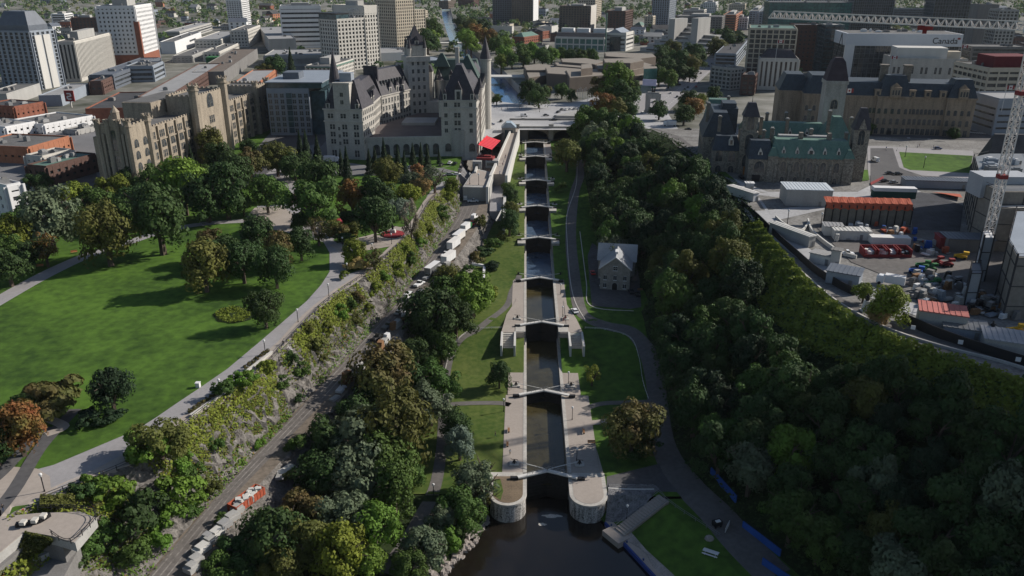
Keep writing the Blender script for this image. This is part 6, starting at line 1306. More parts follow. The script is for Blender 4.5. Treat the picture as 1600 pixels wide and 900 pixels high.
# ------------------------------------------------------------------ sheeted building under repair, and the tower crane
S = Bld('sheeted_building', (160, 100, 31), 'large building under repair wrapped in grey scaffold sheeting at the right edge', 'building under repair')
def wrap(px, zt, z0=30, mt=scaf_w, nm='sheeting', roof=conc):
    P_ = [tuple(W(u, v, zt))[:2] for u, v in px]; m = MB(); m.prism(P_, z0, zt); o = S.part(nm, m, mt); m = MB(); c = Vector((sum(p[0] for p in P_), sum(p[1] for p in P_)))/len(P_); m.prism([tuple(c+(Vector(p)-c)*.97) for p in P_], zt, zt+.2); S.part('roof_deck', m, roof)
    m = MB(); z = z0+4
    for A_, B_ in edges(P_):
        d = (B_-A_); L_ = d.length; n_ = max(1, int(L_/7)); nn = Vector((d.y, -d.x)).normalized(); nn = nn if (nn.dot((A_+B_)/2-c) > 0) else -nn
        for k in range(n_+1): q = A_+d*k/n_+nn*.12; m.bar((*q, z0), (*q, zt+1.2), .28)
        zz = z0+5
        while zz < zt+1: m.bar((*(A_+nn*.12), zz), (*(B_+nn*.12), zz), .22); zz += 6.2
        m.bar((*(A_+nn*.1), zt+1.1), (*(B_+nn*.1), zt+1.1), .12)
    S.part('scaffold_lines', m, M('dark_tube', (.05, .05, .055)))
wrap([(1533, 285), (1522, 245), (1545, 240), (1600, 240), (1640, 300), (1565, 300)], 52, roof=steel)
wrap([(1552, 325), (1560, 306), (1640, 300), (1660, 330)], 47, mt=scaf_w, roof=conc_l)
wrap([(1590, 402), (1576, 377), (1588, 330), (1680, 330), (1700, 405)], 50, roof=slate_l, mt=scaf_w)
wrap([(1538, 372), (1536, 362), (1548, 360), (1553, 372)], 46, mt=scaf_l, nm='stair_tower', roof=white); wrap([(1517, 428), (1519, 412), (1531, 412), (1534, 428)], 41, mt=scaf_l, nm='pale_stair_box', roof=slate)
m = MB(); P_ = W(1590, 320, 47); m.box((P_.x, P_.y+14, 47), (18, 10, 8)); S.part('pale_sheeting_box', m, scaf_l)
P1_ = W(1568, 232, 44); m = MB(); m.prism([(P1_.x-9, P1_.y-4), (P1_.x+60, P1_.y-8), (P1_.x+62, P1_.y+14), (P1_.x-6, P1_.y+16)], 31, 50, [(P1_.x-3, P1_.y+5), (P1_.x+60, P1_.y+2), (P1_.x+60, P1_.y+4), (P1_.x-2, P1_.y+7)]); S.part('dark_pitched_roof', m, roof_d)
roof_clutter(S, [tuple(W(u, v, 52))[:2] for u, v in ((1534, 282), (1600, 282), (1600, 246), (1526, 248))], 52.2, 14, 9, (steel, white, conc_d, slate_l))
bz = 45.0; base = W(1545, 366, bz); cx, cy = base.x, base.y; zt = ZV(cx, cy, 56); 
T = empty('tower_crane', (cx, cy, bz), 'white lattice tower crane with long jib reaching left', 'crane'); w = 1.1
m = MB(); n = int((zt-bz)/2.3)
for sx in (-1, 1):
    for sy in (-1, 1): m.bar((cx+sx*w, cy+sy*w, bz), (cx+sx*w, cy+sy*w, zt), .30)
for i in range(n):
    z0_ = bz+(zt-bz)*i/n; z1_ = bz+(zt-bz)*(i+1)/n; k = -1 if i % 2 else 1
    for s in (-1, 1): m.bar((cx-w*k, cy+s*w, z0_), (cx+w*k, cy+s*w, z1_), .16); m.bar((cx+w*k, cy+s*w, z0_), (cx-w*k, cy+s*w, z1_), .16); m.bar((cx+s*w, cy-w*k, z0_), (cx+s*w, cy+w*k, z1_), .16); m.bar((cx-w, cy+s*w, z1_), (cx+w, cy+s*w, z1_), .16)
part('mast', m, crane_w, T)
for f in (.30, .72): m = MB(); m.box((cx, cy, bz+(zt-bz)*f), (2.6, 2.6, 1.3)); part('red_climbing_frame', m, red_p, T)
zj = zt+1.5; tipw = W(1203, 28, zj); d = Vector((tipw.x-cx, tipw.y-cy)); 
Lj = d.length; print('jib', Lj, zj, d)
Lj = min(Lj, 400); d = d.normalized(); nrm = Vector((-d.y, d.x))
m = MB(); hj = max(2.4, Lj*.022); N = 34
pt = lambda s, o, h: (cx+d.x*s+nrm.x*o, cy+d.y*s+nrm.y*o, zj+h)
for i in range(N):
    s0, s1_ = 2+(Lj-2)*i/N, 2+(Lj-2)*(i+1)/N; sm = (s0+s1_)/2; tt = .20+.0012*sm
    for o in (-1.0, 1.0): m.bar(pt(s0, o, 0), pt(s1_, o, 0), tt*1.3); m.bar(pt(s0, o, 0), pt(sm, 0, hj), tt); m.bar(pt(sm, 0, hj), pt(s1_, o, 0), tt)
    m.bar(pt(s0, -1, 0), pt(s0, 1, 0), tt)
    if i < N-1: m.bar(pt(sm, 0, hj), pt(sm+(s1_-s0), 0, hj), tt*1.4)
part('jib', m, crane_w, T)
m = MB(); m.box((cx, cy, zt), (3.2, 3.2, 1.6)); m.bar(pt(0, -1, .5), pt(-14, -1, .5), .5); m.bar(pt(0, 1, .5), pt(-14, 1, .5), .5); m.bar(pt(0, 0, 0), pt(0, 0, 5), .8); part('slewing_head', m, red_p, T)
m = MB(); m.box(pt(-12, 0, -1.5), (3, 3, 3)); part('counterweight', m, conc, T); m = MB(); m.box(pt(1.5, 2, -.6), (1.8, 1.8, 2.2)); part('cab', m, white, T)
m = MB(); sj = Lj*.36; m.box(pt(sj, 0, -1.4), (4.2, 2, 1.4)); m.bar(pt(sj, 0, -1.4), pt(sj, 0, -2.6), 1); part('red_trolley', m, red_p, T)
# ------------------------------------------------------------------ bridge at the head of the locks
Br = empty('arch_bridge', (0, 348, 20), 'stone arch bridge carrying the street over the head of the locks', 'bridge')
def arch_face(y, th, spans, x0, x1, zb, zt):
    m = MB(); xs = sorted(set([x0, x1]+[a for s in spans for a in s]+[a+(b-a)*i/14 for a, b, *_ in spans for i in range(15)])) if False else None
    X = [x0]
    for a, b, zs, zc in spans:
        for i in range(15): X.append(a+(b-a)*i/14)
    X.append(x1); zl = []
    def lowz(x):
        for a, b, zs, zc in spans:
            if a < x < b: t = (x-(a+b)/2)/((b-a)/2); return zs+(zc-zs)*math.sqrt(max(0, 1-t*t))
        return zb
    for p, q in zip(X[:-1], X[1:]):
        if q-p < 1e-6: continue
        mid = (p+q)/2; opn = lowz(mid) > zb; l0 = (lowz(p+1e-4) if opn else zb); l1 = (lowz(q-1e-4) if opn else zb)
        if opn: l0 = max(l0, [s[2] for s in spans if s[0] <= p+1e-3 < s[1]][0]); l1 = max(l1, [s[2] for s in spans if s[0] < q-1e-3 <= s[1]+1e-3][0])
        m.face([(p, y, l0), (q, y, l1), (q, y, zt), (p, y, zt)]); m.face([(p, y+th, zt), (q, y+th, zt), (q, y+th, l1), (p, y+th, l0)]); m.face([(p, y, l0), (p, y+th, l0), (q, y+th, l1), (q, y, l1)])
        if not opn: pass
    return m
sp = [(-9.6, 9.0, 22.5, 27.6), (12.5, 25.5, 23.5, 27.4)]
m = arch_face(346.6, 29, sp, -17, 44, 16, 29.3); m.k = 0; part('arches', m, stone_dk, Br)
m = MB(); m.box((13.5, 346.2, 29.0), (61, .8, 1.3)); part('parapet', m, stone_g, Br); m = MB(); m.box((13.5, 376, 28.95), (61, .8, 1.3)); part('parapet', m, stone_g, Br)
for x in (-11.5, 10.7): m = MB(); m.box((x, 346.2, 14), (3.0, 1.4, 17.2)); m.box((x, 346.2, 31.2), (3.4, 1.8, .5)); part('pilaster', m, stone_g, Br)
m = MB(); m.box((-10.9, 360, 14), (13, 28, 14.2)); m.box((27, 374.5, 14), (36, 1.5, 14.5)); m.box((10.8, 360.5, 14), (2.6, 27, 14)); part('abutments', m, conc_d, Br)
fl_ = MB(); fl_.face([(9, 345, 22.2), (46, 345, 22.2), (46, 376, 22.2), (9, 376, 22.2)]); struct('underpass_floor', fl_, asphalt)
m = MB(); m.box((-29, 345.5, 14), (25, 1, 15)); m.box((54, 345.5, 14), (24, 1, 15)); single('retaining_wall', m, conc, 'grey retaining wall left and right of the arch bridge', 'wall')
# terraces between hotel and locks
def P3(u, v, z): p = W(u, v, z); return (p.x, p.y, z)
T_ = empty('canal_terrace', P3(745, 300, 17), 'pale stone terraces and stepped ramp between the hotel and the locks', 'terrace')
def slab(P, zb, nm, mt, top=None):
    m = MB(); a = sum(P[i][0]*P[(i+1) % len(P)][1]-P[(i+1) % len(P)][0]*P[i][1] for i in range(len(P))); P = P if a > 0 else P[::-1]
    m.face(P, 0)
    for i in range(len(P)):
        p, q = P[i], P[(i+1) % len(P)]; m.face([(p[0], p[1], zb), (q[0], q[1], zb), q, p], 0)
    return part(nm, m, mt, T_)
slab([P3(723, 292, 24), P3(765, 293, 24), P3(772, 270, 24.2), P3(742, 263, 24.2)], 15, 'lower_terrace', conc)
slab([P3(727, 289, 24.12), P3(762, 290, 24.12), P3(770, 271, 24.3), P3(743, 265, 24.3)], 24, 'paving', paving)
slab([P3(767, 272, 24.6), P3(792, 272, 24.6), P3(811, 201, 29.2), P3(799, 201, 29.2)], 14, 'ramp', paving)
slab([P3(789, 274, 25.8), P3(793, 274, 25.8), P3(812, 202, 30.4), P3(810, 202, 30.4)], 12, 'side_wall', conc_l)
slab([P3(764, 274, 25.8), P3(768, 274, 25.8), P3(800, 200, 30.4), P3(798, 200, 30.4)], 20, 'side_wall', conc_l)
slab([P3(759, 292, 25.4), P3(763, 292, 25.4), P3(773, 262, 25.4), P3(770, 262, 25.4)], 16, 'side_wall', conc_l)
slab([P3(741, 268, 25.2), P3(744, 268, 25.2), P3(752, 238, 27.5), P3(749, 238, 27.5)], 16, 'side_wall', conc_l)
slab([P3(767, 286, 18.3), P3(789, 286, 18.3), P3(785, 330, 17.1), P3(765, 330, 17.1)], 8, 'lower_path', paving_g)
slab([P3(787, 300, 20.2), P3(791, 300, 20.2), P3(789, 345, 18.0), P3(785, 345, 18.0)], 8, 'side_wall', conc_l)
p = W(778, 279, 19); m = MB(); m.box((p.x, p.y-1.2, 18), (3.4, .4, 4.4)); part('garage_door', m, steel, T_); m = MB(); m.box((p.x, p.y-.9, 17.5), (8.4, .7, 7.4)); part('door_wall', m, stone_dk, T_)
p = W(746, 256, 26); m = MB(); m.box((p.x, p.y, 24), (5, 8, 4.2)); m.box((p.x+8, p.y+2, 24), (7, 6, 4)); part('terrace_house', m, conc, T_)
m = MB(); m.box((p.x-.2, p.y-4.1, 24.3), (1.8, .2, 2.6)); m.box((p.x+8, p.y-1.1, 25.3), (5.5, .2, 1.6)); part('dark_openings', m, stone_dk, T_)
for (a, b) in (((787, 322, 18.6), (775, 345, 17.6)), ): m = MB(); m.bar(P3(*a), P3(*b), .5); part('handrail', m, conc_l, T_)
p = W(795, 205, 29); K_ = empty('elevator_pavilion', (p.x, p.y, 24), 'small glass roofed stone lift pavilion beside the bridge', 'pavilion')
m = MB(); m.box((p.x, p.y, 22), (9, 8, 10)); part('wall', m, stone_g, K_); m = MB(); m.prism(quad((p.x-4.8, p.y-4.5), d2(0), 9.6, d2(90), 9), 32, 35, quad((p.x-1.5, p.y-4), d2(0), 3, d2(90), 8)); part('glass_roof', m, M('pale_glass_roof', (.30, .36, .42), rough=.3), K_)
m = MB(); m.box((p.x, p.y-4.1, 23), (5, .3, 7.5)); part('glass_front', m, glass_b, K_)
# ------------------------------------------------------------------ vehicles
VEH = {}
def veh_mesh(kind, colm):
    k = (kind, colm.name)
    if k in VEH: return VEH[k]
    parts = []
    if kind in ('car', 'van', 'pickup'):
        Lc, Wc, H1, H2 = {'car': (4.5, 1.85, .85, 1.45), 'van': (5.6, 2.0, 1.1, 2.4), 'pickup': (5.6, 2.0, 1.0, 1.85)}[kind]
        m = MB(); pf = [(-Lc/2, .35), (-Lc/2, H1*.9), (-Lc*.22, H1), (Lc*.22, H1), (Lc/2-.1, H1*.8), (Lc/2, .35)]
        for s in (-1, 1): pass
        n = len(pf); b0 = 0
        m.v = [(x, -Wc/2, z) for x, z in pf]+[(x, Wc/2, z) for x, z in pf]
        m.f = [tuple(range(n)), tuple(range(2*n-1, n-1, -1))]+[(i, n+i, n+(i+1) % n, (i+1) % n) for i in range(n)]; m.m = [0]*len(m.f)
        if kind == 'pickup': m.box((-1.6, 0, H1), (2.2, 1.6, .05))
        parts.append(('body', m, colm))
        c = MB(); x0, x1 = {'car': (-1.5, 1.0), 'van': (-2.6, 1.6), 'pickup': (-.4, 1.3)}[kind]; w = Wc/2-.12
        c.prism([(x0, -w), (x1, -w), (x1, w), (x0, w)], H1-.02, H2-.12, [(x0+.3, -w+.15), (x1-.55, -w+.15), (x1-.55, w-.15), (x0+.3, w-.15)]); parts.append(('cabin_glass', c, glass))
        r = MB(); r.prism([(x0+.3, -w+.14), (x1-.55, -w+.14), (x1-.55, w-.14), (x0+.3, w-.14)], H2-.14, H2-.03)
        if kind == 'van': r.prism([(x0+.02, -w), (x0+2.6, -w), (x0+2.6, w), (x0+.02, w)], H1, H2-.05)
        parts.append(('roof', r, colm))
        wx = Lc*.31
    else:
        Lc = {'truck': 8.5, 'trailer': 9.0, 'longtrailer': 15.0}[kind]; wx = Lc*.36; Wc = 2.5
        if kind == 'truck':
            m = MB(); m.box((3.0, 0, .5), (2.2, 2.3, 2.0)); m.prism([(1.9, -1.1), (4.1, -1.1), (4.1, 1.1), (1.9, 1.1)], 2.5, 3.0, [(1.9, -1), (3.5, -1), (3.5, 1), (1.9, 1)]); parts.append(('cab', m, colm)); g = MB(); g.box((4.08, 0, 1.5), (.1, 2.0, .9)); parts.append(('windscreen', g, glass))
            m = MB(); m.box((-1.3, 0, .9), (6, 2.5, 2.6)); parts.append(('cargo_box', m, white))
        else:
            m = MB(); m.box((0, 0, .9), (Lc, 2.6, 2.9), k=0); 
            for i in range(int(Lc/1.5)): m.box((-Lc/2+.8+i*1.5, 0, .88), (.1, 2.7, 2.92))
            parts.append(('box_body', m, colm)); m = MB(); m.box((0, 0, 3.8), (Lc+.1, 2.7, .12)); parts.append(('roof', m, white if colm is not white else cream_p))
            m = MB(); m.box((Lc/2+.8, 0, .6), (1.8, .4, .25)); parts.append(('tow_bar', m, black))
    ws = []
    wm = MB()
    N = 10; R_ = .36 if kind in ('car', 'van', 'pickup') else .5
    wm.v = [(R_*math.cos(2*math.pi*i/N), y, R_*math.sin(2*math.pi*i/N)) for y in (-.12, .12) for i in range(N)]
    wm.f = [tuple(range(N)), tuple(range(2*N-1, N-1, -1))]+[(i, N+i, N+(i+1) % N, (i+1) % N) for i in range(N)]; wm.m = [0]*len(wm.f)
    wme = wm.mesh('wheel', black)
    VEH[k] = ([(n_, mb_.mesh(n_, mt_)) for n_, mb_, mt_ in parts], wme, wx, Wc, R_); return VEH[k]
def veh(kind, colm, x, y, z, ang, label, group, name=None):
    ps, wme, wx, Wc, R_ = veh_mesh(kind, colm)
    t = empty(name or {'car': 'parked_car', 'van': 'van', 'pickup': 'pickup_truck', 'truck': 'box_truck', 'trailer': 'box_trailer', 'longtrailer': 'long_trailer'}[kind], (x, y, z), label, {'truck': 'truck', 'trailer': 'trailer', 'longtrailer': 'trailer', 'pickup': 'truck'}.get(kind, kind), group, R(ang))
    for n_, me in ps: link(n_, me, t)
    for sx in (-1, 1):
        for sy in (-1, 1): link('wheel', wme, t, (sx*wx, sy*(Wc/2-.1), R_))
    return t
def gpx(u, v, z0=20.):
    z = z0
    for _ in range(40): p = W(u, v, z); z = .6*z+.4*gz(p.x, p.y)
    return W(u, v, z)
car_w = M('car_white', (.7, .7, .7), rough=.3, spec=.5, var=.03); car_s = M('car_silver', (.35, .36, .37), rough=.3, spec=.5, metal=.3, var=.03); car_k = M('car_black', (.02, .02, .022), rough=.25, spec=.5, var=.03); car_r = M('car_red', (.45, .02, .02), rough=.3, spec=.5, var=.03); car_g = M('car_grey', (.12, .125, .13), rough=.3, spec=.5, var=.03); cblue = M('car_blue', (.03, .06, .16), rough=.3, spec=.5, var=.03)
CN = {car_w.name: 'white', car_s.name: 'silver', car_k.name: 'black', car_r.name: 'red', car_g.name: 'dark grey', cblue.name: 'dark blue', white.name: 'white', green_p.name: 'green', red_p.name: 'red', cream_p.name: 'cream', steel.name: 'grey', orange_p.name: 'orange'}
def vpx(kind, c, u, v, ang, where, group, lift=.12):
    p = gpx(u, v); return veh(kind, c, p.x, p.y, gz(p.x, p.y)+lift, ang, f'{CN[c.name]} {dict(car="car", van="van", pickup="pickup truck", truck="box truck", trailer="box trailer", longtrailer="long trailer")[kind]} {where}', group)
for a in [('pickup', car_w, 739, 316, 10, 'nearest the terrace wall on the track lot'), ('pickup', car_w, 747, 312, 12, 'behind another pickup below the terrace wall'), ('van', car_w, 727, 312, 95, 'small, at the far left corner of the track lot'),
    ('trailer', cream_p, 717, 376, 72, 'largest of the trailers along the track'), ('trailer', white, 709, 388, 72, 'second of the two large trailers along the track'), ('trailer', white, 701, 410, 70, 'small, nearest the camera on the track'), ('pickup', car_w, 696, 400, 68, 'standing beside the trailers on the track'),
    ('pickup', car_r, 738, 352, 70, 'far end of the row of machines on the track'), ('pickup', car_s, 668, 435, 70, 'by the rock wall on the track'), ('van', car_w, 741, 342, 75, 'behind the red pickup on the track'), ('truck', green_p, 729, 360, 72, 'with green cab on the track'), ('pickup', car_w, 655, 446, 65, 'among piles at the track middle, upper one'), ('van', car_w, 640, 466, 65, 'among piles at the track middle'), ('car', car_s, 624, 490, 65, 'half hidden by trees beside the track'), ('pickup', car_g, 606, 512, 65, 'lowest of the vehicles on the track'), ('trailer', steel, 676, 428, 70, 'low on the track between pickups'), ('van', car_g, 721, 366, 72, 'between trailers and the green-cab truck'), ('pickup', car_k, 590, 530, 65, 'parked by the rock wall below the trees')]: vpx(*a, 'vehicles on the track')
for a in [('car', car_w, 898, 488, 105, 'parked on the valley road right of the locks'), ('car', car_r, 926, 428, 95, 'beside the stone museum'), ('car', car_k, 986, 458, 100, 'in the shade right of the stone museum'), ('car', car_k, 996, 462, 95, 'in the shade under the trees by the museum')]: vpx(*a, 'cars beside the locks')
hz = [('car', car_w, 703, 256, 80), ('car', car_k, 711, 257, 80), ('car', car_w, 642, 263, 20), ('car', car_g, 718, 268, 80), ('car', car_k, 720, 263, 80), ('car', car_w, 714, 274, 15), ('car', car_s, 703, 274, 15), ('truck', car_w, 519, 254, 0), ('car', cblue, 656, 257, 80), ('car', car_g, 670, 266, 80), ('car', car_k, 690, 259, 80)]
for i, (k, c, u, v, a) in enumerate(hz): vpx(k, c, u, v, a, f'in the hotel yard, number {i+1} from a list' if False else ('at the left end of the hotel front' if k == 'truck' else f'in the hotel yard, {["left part", "right part"][u > 680]}, {"front row" if v > 262 else "row by the wall"}'), 'vehicles in the hotel yard')
def flat(kind, c, u, v, a, where, group, z=29.2):
    p = W(u, v, z); return veh(kind, c, p.x, p.y, z, a, f'{CN[c.name]} {dict(car="car", van="van", truck="box truck")[kind]} {where}', group)
for i, (k, c, u, v, a) in enumerate([('car', car_k, 853, 181, 12), ('car', car_k, 866, 188, 5), ('car', car_k, 872, 176, 60), ('car', car_g, 878, 172, 60), ('car', car_w, 885, 172, 60), ('car', car_w, 891, 171, 60), ('car', car_s, 898, 171, 60), ('car', car_w, 905, 170, 60), ('car', car_g, 869, 183, 40), ('car', car_w, 818, 187, 5), ('van', car_w, 819, 182, 5), ('truck', car_w, 1046, 197, 176), ('car', cblue, 768, 195, 20), ('car', car_k, 783, 190, 80), ('car', car_k, 1075, 203, 170)]):
    flat(k, c, u, v, a, ['alone on the bridge roadway', 'first on the bridge by the island', 'at the left of the curved row by the plaza island', 'second in the curved row by the plaza island', 'third in the curved row by the plaza island', 'fourth in the curved row by the plaza island', 'fifth in the curved row by the plaza island', 'last in the curved row by the plaza island', 'behind the plaza island', 'on the left lane of the bridge', 'following a white car on the bridge', 'on the street behind the memorial tree', 'near the hotel corner', 'by the lift pavilion', 'on the street below the copper-roofed building'][i], 'vehicles on the plaza and bridge')
for i, (u, v, c) in enumerate([(1020, 160, car_w), (1028, 158, car_g), (1048, 146, car_w), (1043, 141, car_s), (1062, 133, car_k), (1070, 140, car_g), (1075, 137, car_k), (1088, 136, car_r), (1092, 130, car_s), (1082, 122, car_w), (1095, 115, car_k), (1107, 104, car_k), (1112, 100, car_g), (1058, 152, car_k), (1100, 108, car_w), (1085, 127, car_g)]):
    flat('car', c, u, v, 72, 'in the traffic on the long avenue', 'cars on the avenue')
for u, v, k, c, a, w in [(1367, 252, 'van', car_w, 98, 'on the side road beside the copper-roofed building'), (1396, 286, 'car', car_s, 20, 'in front of the hill huts'), (1382, 284, 'car', car_k, 20, 'next to the silver car by the hill huts'), (1390, 272, 'car', car_k, 5, 'left of two black cars on the hill court'), (1403, 273, 'car', car_k, 5, 'right of two black cars on the hill court'),
    (1420, 219, 'car', car_w, -8, 'first in the street before the mansard block'), (1452, 221, 'car', car_w, -8, 'second in the street before the mansard block'), (1470, 222, 'car', car_s, -8, 'third in the street before the mansard block'), (1496, 226, 'car', car_k, -8, 'last in the street before the mansard block'), (1465, 233, 'car', cblue, -6, 'on the pale road behind the hill lawn'),
    (1158, 278, 'car', car_k, 95, 'by the tower of the copper-roofed building'), (1540, 210, 'car', car_r, 60, 'at the crossing by the crane mast'), (1532, 200, 'car', cblue, 100, 'in the side street behind the crossing'), (1528, 190, 'car', car_g, 100, 'farther up the side street behind the crossing')]: 
    p = W(u, v, 31.3 if v > 228 else 29.4); veh(k, c, p.x, p.y, p.z, a, f'{CN[c.name]} {k} {w}', 'vehicles on the hill')
# ------------------------------------------------------------------ the construction yard on the hill
GS = 'things in the construction yard'; ZH = 31.2
def ybox(name, lab, cat, u, v, dims, ang, mt, roofm=None, extra=None, z=ZH, group=GS, rn='roof'):
    p = W(u, v, z); t = empty(name, (p.x, p.y, z), lab, cat, group, R(ang)); w, l, h = dims
    m = MB(); m.box((0, 0, 0), (w, l, h)); link('wall', m.mesh('wall', mt), t)
    if roofm: m = MB(); m.box((0, 0, h), (w+.6, l+.6, .3)); n = int(w/1.4); [m.box((-w/2+.7+i*1.4, 0, h+.3), (.25, l+.6, .12)) for i in range(n)]; link(rn, m.mesh('roof', roofm), t)
    m = MB(); m.box((w*.25, -l/2-.06, .1), (1.1, .14, 2.1)); link('door', m.mesh('door', steel if mt is not steel else black), t)
    return t
ybox('site_hall', 'large site hall with pale corrugated roof and grey walls', 'site building', 1257, 316, (19, 13, 7), -5, conc, M('pale_corrugated', (.46, .50, .53), var=.06))
ybox('site_hut', 'long dark grey site hut with small windows by the hill lawn', 'site hut', 1470, 292, (34, 7, 3.4), -7, slate_l, slate); 
t = empty('site_hut', W(1395, 308, ZH), 'white and dark green container hut behind the orange sheeting', 'site hut', GS, R(-6)); m = MB(); m.box((0, 0, 0), (18, 4, 3)); link('green_base', m.mesh('g', M('dark_green', (.02, .06, .05))), t); m = MB(); m.box((0, 0, 3), (18.2, 4.2, 1.6)); link('white_top', m.mesh('w', white), t)
ybox('site_hut', 'small white and black gate hut by the copper-roofed building', 'site hut', 1170, 297, (3.6, 3, 3.4), -5, slate_l, white); ybox('long_trailer', 'white long trailer at the bend of the hilltop road', 'trailer', 1160, 308, (3.2, 16, 3.6), 30, white, cream_p)
ybox('long_trailer', 'grey long trailer parked along the hilltop road', 'trailer', 1236, 374, (3.2, 20, 4), 28, conc, conc_l); ybox('site_hut', 'pale hut behind the hoarding, with flat roof', 'site hut', 1286, 410, (8, 5, 3.2), -40, conc_l, roof_l)
ybox('site_hut', 'dark tented hut with sloping roof behind the hoarding', 'site hut', 1318, 440, (10, 8, 4), -30, slate_l, slate); ybox('site_hut', 'tall grey booth topped by a dark statue', 'site hut', 1304, 416, (3, 3, 6), -30, conc, conc_d)
ybox('site_shed', 'dark red shed in the yard', 'shed', 1476, 385, (6, 6, 4), -6, red_p, M('dull_red_roof', (.22, .04, .05))); ybox('site_shed', 'open shed with dark corrugated roof by the sheeted building', 'shed', 1508, 388, (16, 8, 4.5), -6, conc_d, slate)
ybox('roof_hut', 'grey hut with faded red roof behind the black hoarding', 'site hut', 1468, 508, (12, 8, 5), -22, conc, M('faded_red_roof', (.40, .14, .12), var=.12)); ybox('site_hut', 'grey hut with ribbed pale roof at the right edge behind the hoarding', 'site hut', 1585, 545, (16, 9, 3.4), -22, conc, M('ribbed_roof', (.30, .31, .33)))
ybox('site_hut', 'low grey hut among the hoarding and the statues', 'site hut', 1505, 520, (11, 8, 2.6), -22, slate_l, steel)
ybox('skip', 'light concrete store block in the yard centre', 'store', 1328, 372, (13, 5, 3.4), -5, conc_l, conc_l)
ybox('site_hut', 'grey open store box left in the yard', 'store', 1300, 365, (7, 6, 3.4), -10, conc_l, roof_l)
for i in range(4):
    p = W(1357+i*17, 398, ZH); t = empty('red_storage_bay', (p.x, p.y, ZH), f'open fronted red storage container, {["leftmost", "second from left", "third from left", "rightmost"][i]} of four in the yard', 'container', GS, R(-5))
    m = MB(); m.box((0, 0, 0), (5, 6, .4)); m.box((-2.4, 0, 0), (.25, 6, 2.8)); m.box((2.4, 0, 0), (.25, 6, 2.8)); m.box((0, 2.9, 0), (5, .25, 2.8)); m.box((0, -2.9, 0), (5, .25, 1.1)); link('shell', m.mesh('shell', red_p), t)
    m = MB(); r = random.Random(i); [m.box((r.uniform(-1.6, 1.6), r.uniform(-2, 2), .4), (r.uniform(.8, 1.8), r.uniform(.8, 2), r.uniform(.5, 1.6)), r.random()) for _ in range(7)]; link('contents', m.mesh('c', [cream_p, conc_l, white, glass][i]), t)
m = MB(); P0 = W(1370, 378, ZH); m.box((P0.x+4, P0.y-1, ZH), (14, 4, 2.6), R(-5)); single('store_roof', m, cream_p, 'flat cream topped store behind the red storage containers', 'store')
# orange sheeting above a panelled pit wall
A = W(1288, 352, ZH); B2 = W(1424, 356, ZH); zt_ = 39.0
t = empty('pit_wall', A, 'long panelled grey pit wall with an orange sheet along its top', 'wall'); dv = (Vector((B2.x, B2.y))-Vector((A.x, A.y))); Lw = dv.length; dv /= Lw; nv = Vector((-dv.y, dv.x)); A2 = Vector((A.x, A.y))+nv*2
m = MB(); m.prism(quad(A2, dv, Lw, nv, 1.0), 31, 38.6); part('panels', m, M('tan_panels', (.15, .14, .12), var=.25), t); m = MB(); [m.bar((*(A2+dv*s-nv*.1), 31), (*(A2+dv*s-nv*.1), 39.2), .35) for s in np.linspace(0, Lw, 12)]; part('posts', m, black, t)
m = MB(); q = A2-nv*.05
NS = 60
for i in range(NS):
    a0, a1 = q+dv*Lw*i/NS, q+dv*Lw*(i+1)/NS; f = lambda k: .28*math.sin(k*1.1)+.18*math.sin(k*2.3); m.face([(*(a0-nv*.35), 37.7+f(i)), (*(a1-nv*.35), 37.7+f(i+1)), (*(a1+nv*.6), 40.0+.4*f(i+2)), (*(a0+nv*.6), 40.0+.4*f(i+1))]); m.face([(*(a0+nv*.6), 40.0+.4*f(i+1)), (*(a1+nv*.6), 40.0+.4*f(i+2)), (*(a1+nv*5), 41.2+.3*f(i)), (*(a0+nv*5), 41.2+.3*f(i-1))])
part('orange_sheet', m, orange_p, t)
p = [W(u, v, 31.4) for u, v in ((1455, 300), (1500, 303), (1503, 313), (1475, 307))]; m = MB(); m.face([tuple(q+Vector((0, 0, 1.2*(i > 1)))) for i, q in enumerate(p)]); single('orange_sheet', m, orange_p, 'small orange sheet on the slope by the gravel pit', 'tarpaulin')
p = [W(u, v, 31.5) for u, v in ((1360, 285), (1380, 275), (1381, 279), (1361, 289))]; m = MB(); m.face([tuple(q) for q in p]); m.face([tuple(q-Vector((0, 0, .8))) for q in p][::-1]); single('red_barrier', m, red_p, 'red and white barrier strip beside the hill court', 'barrier')
ribbon('concrete_barrier', pix([(1262, 345), (1268, 362), (1288, 380), (1312, 396), (1338, 404)], 31.2), .6, conc_l, 0, h=1.4, kind=None, label='curved pale concrete barrier round the yard clutter')['category'] = 'barrier'
ribbon('concrete_barrier', pix([(1212, 340), (1226, 352), (1250, 362), (1262, 352)], 31.2), .6, conc_l, 0, h=1.1, kind=None, label='low concrete barrier below the site hall')['category'] = 'barrier'
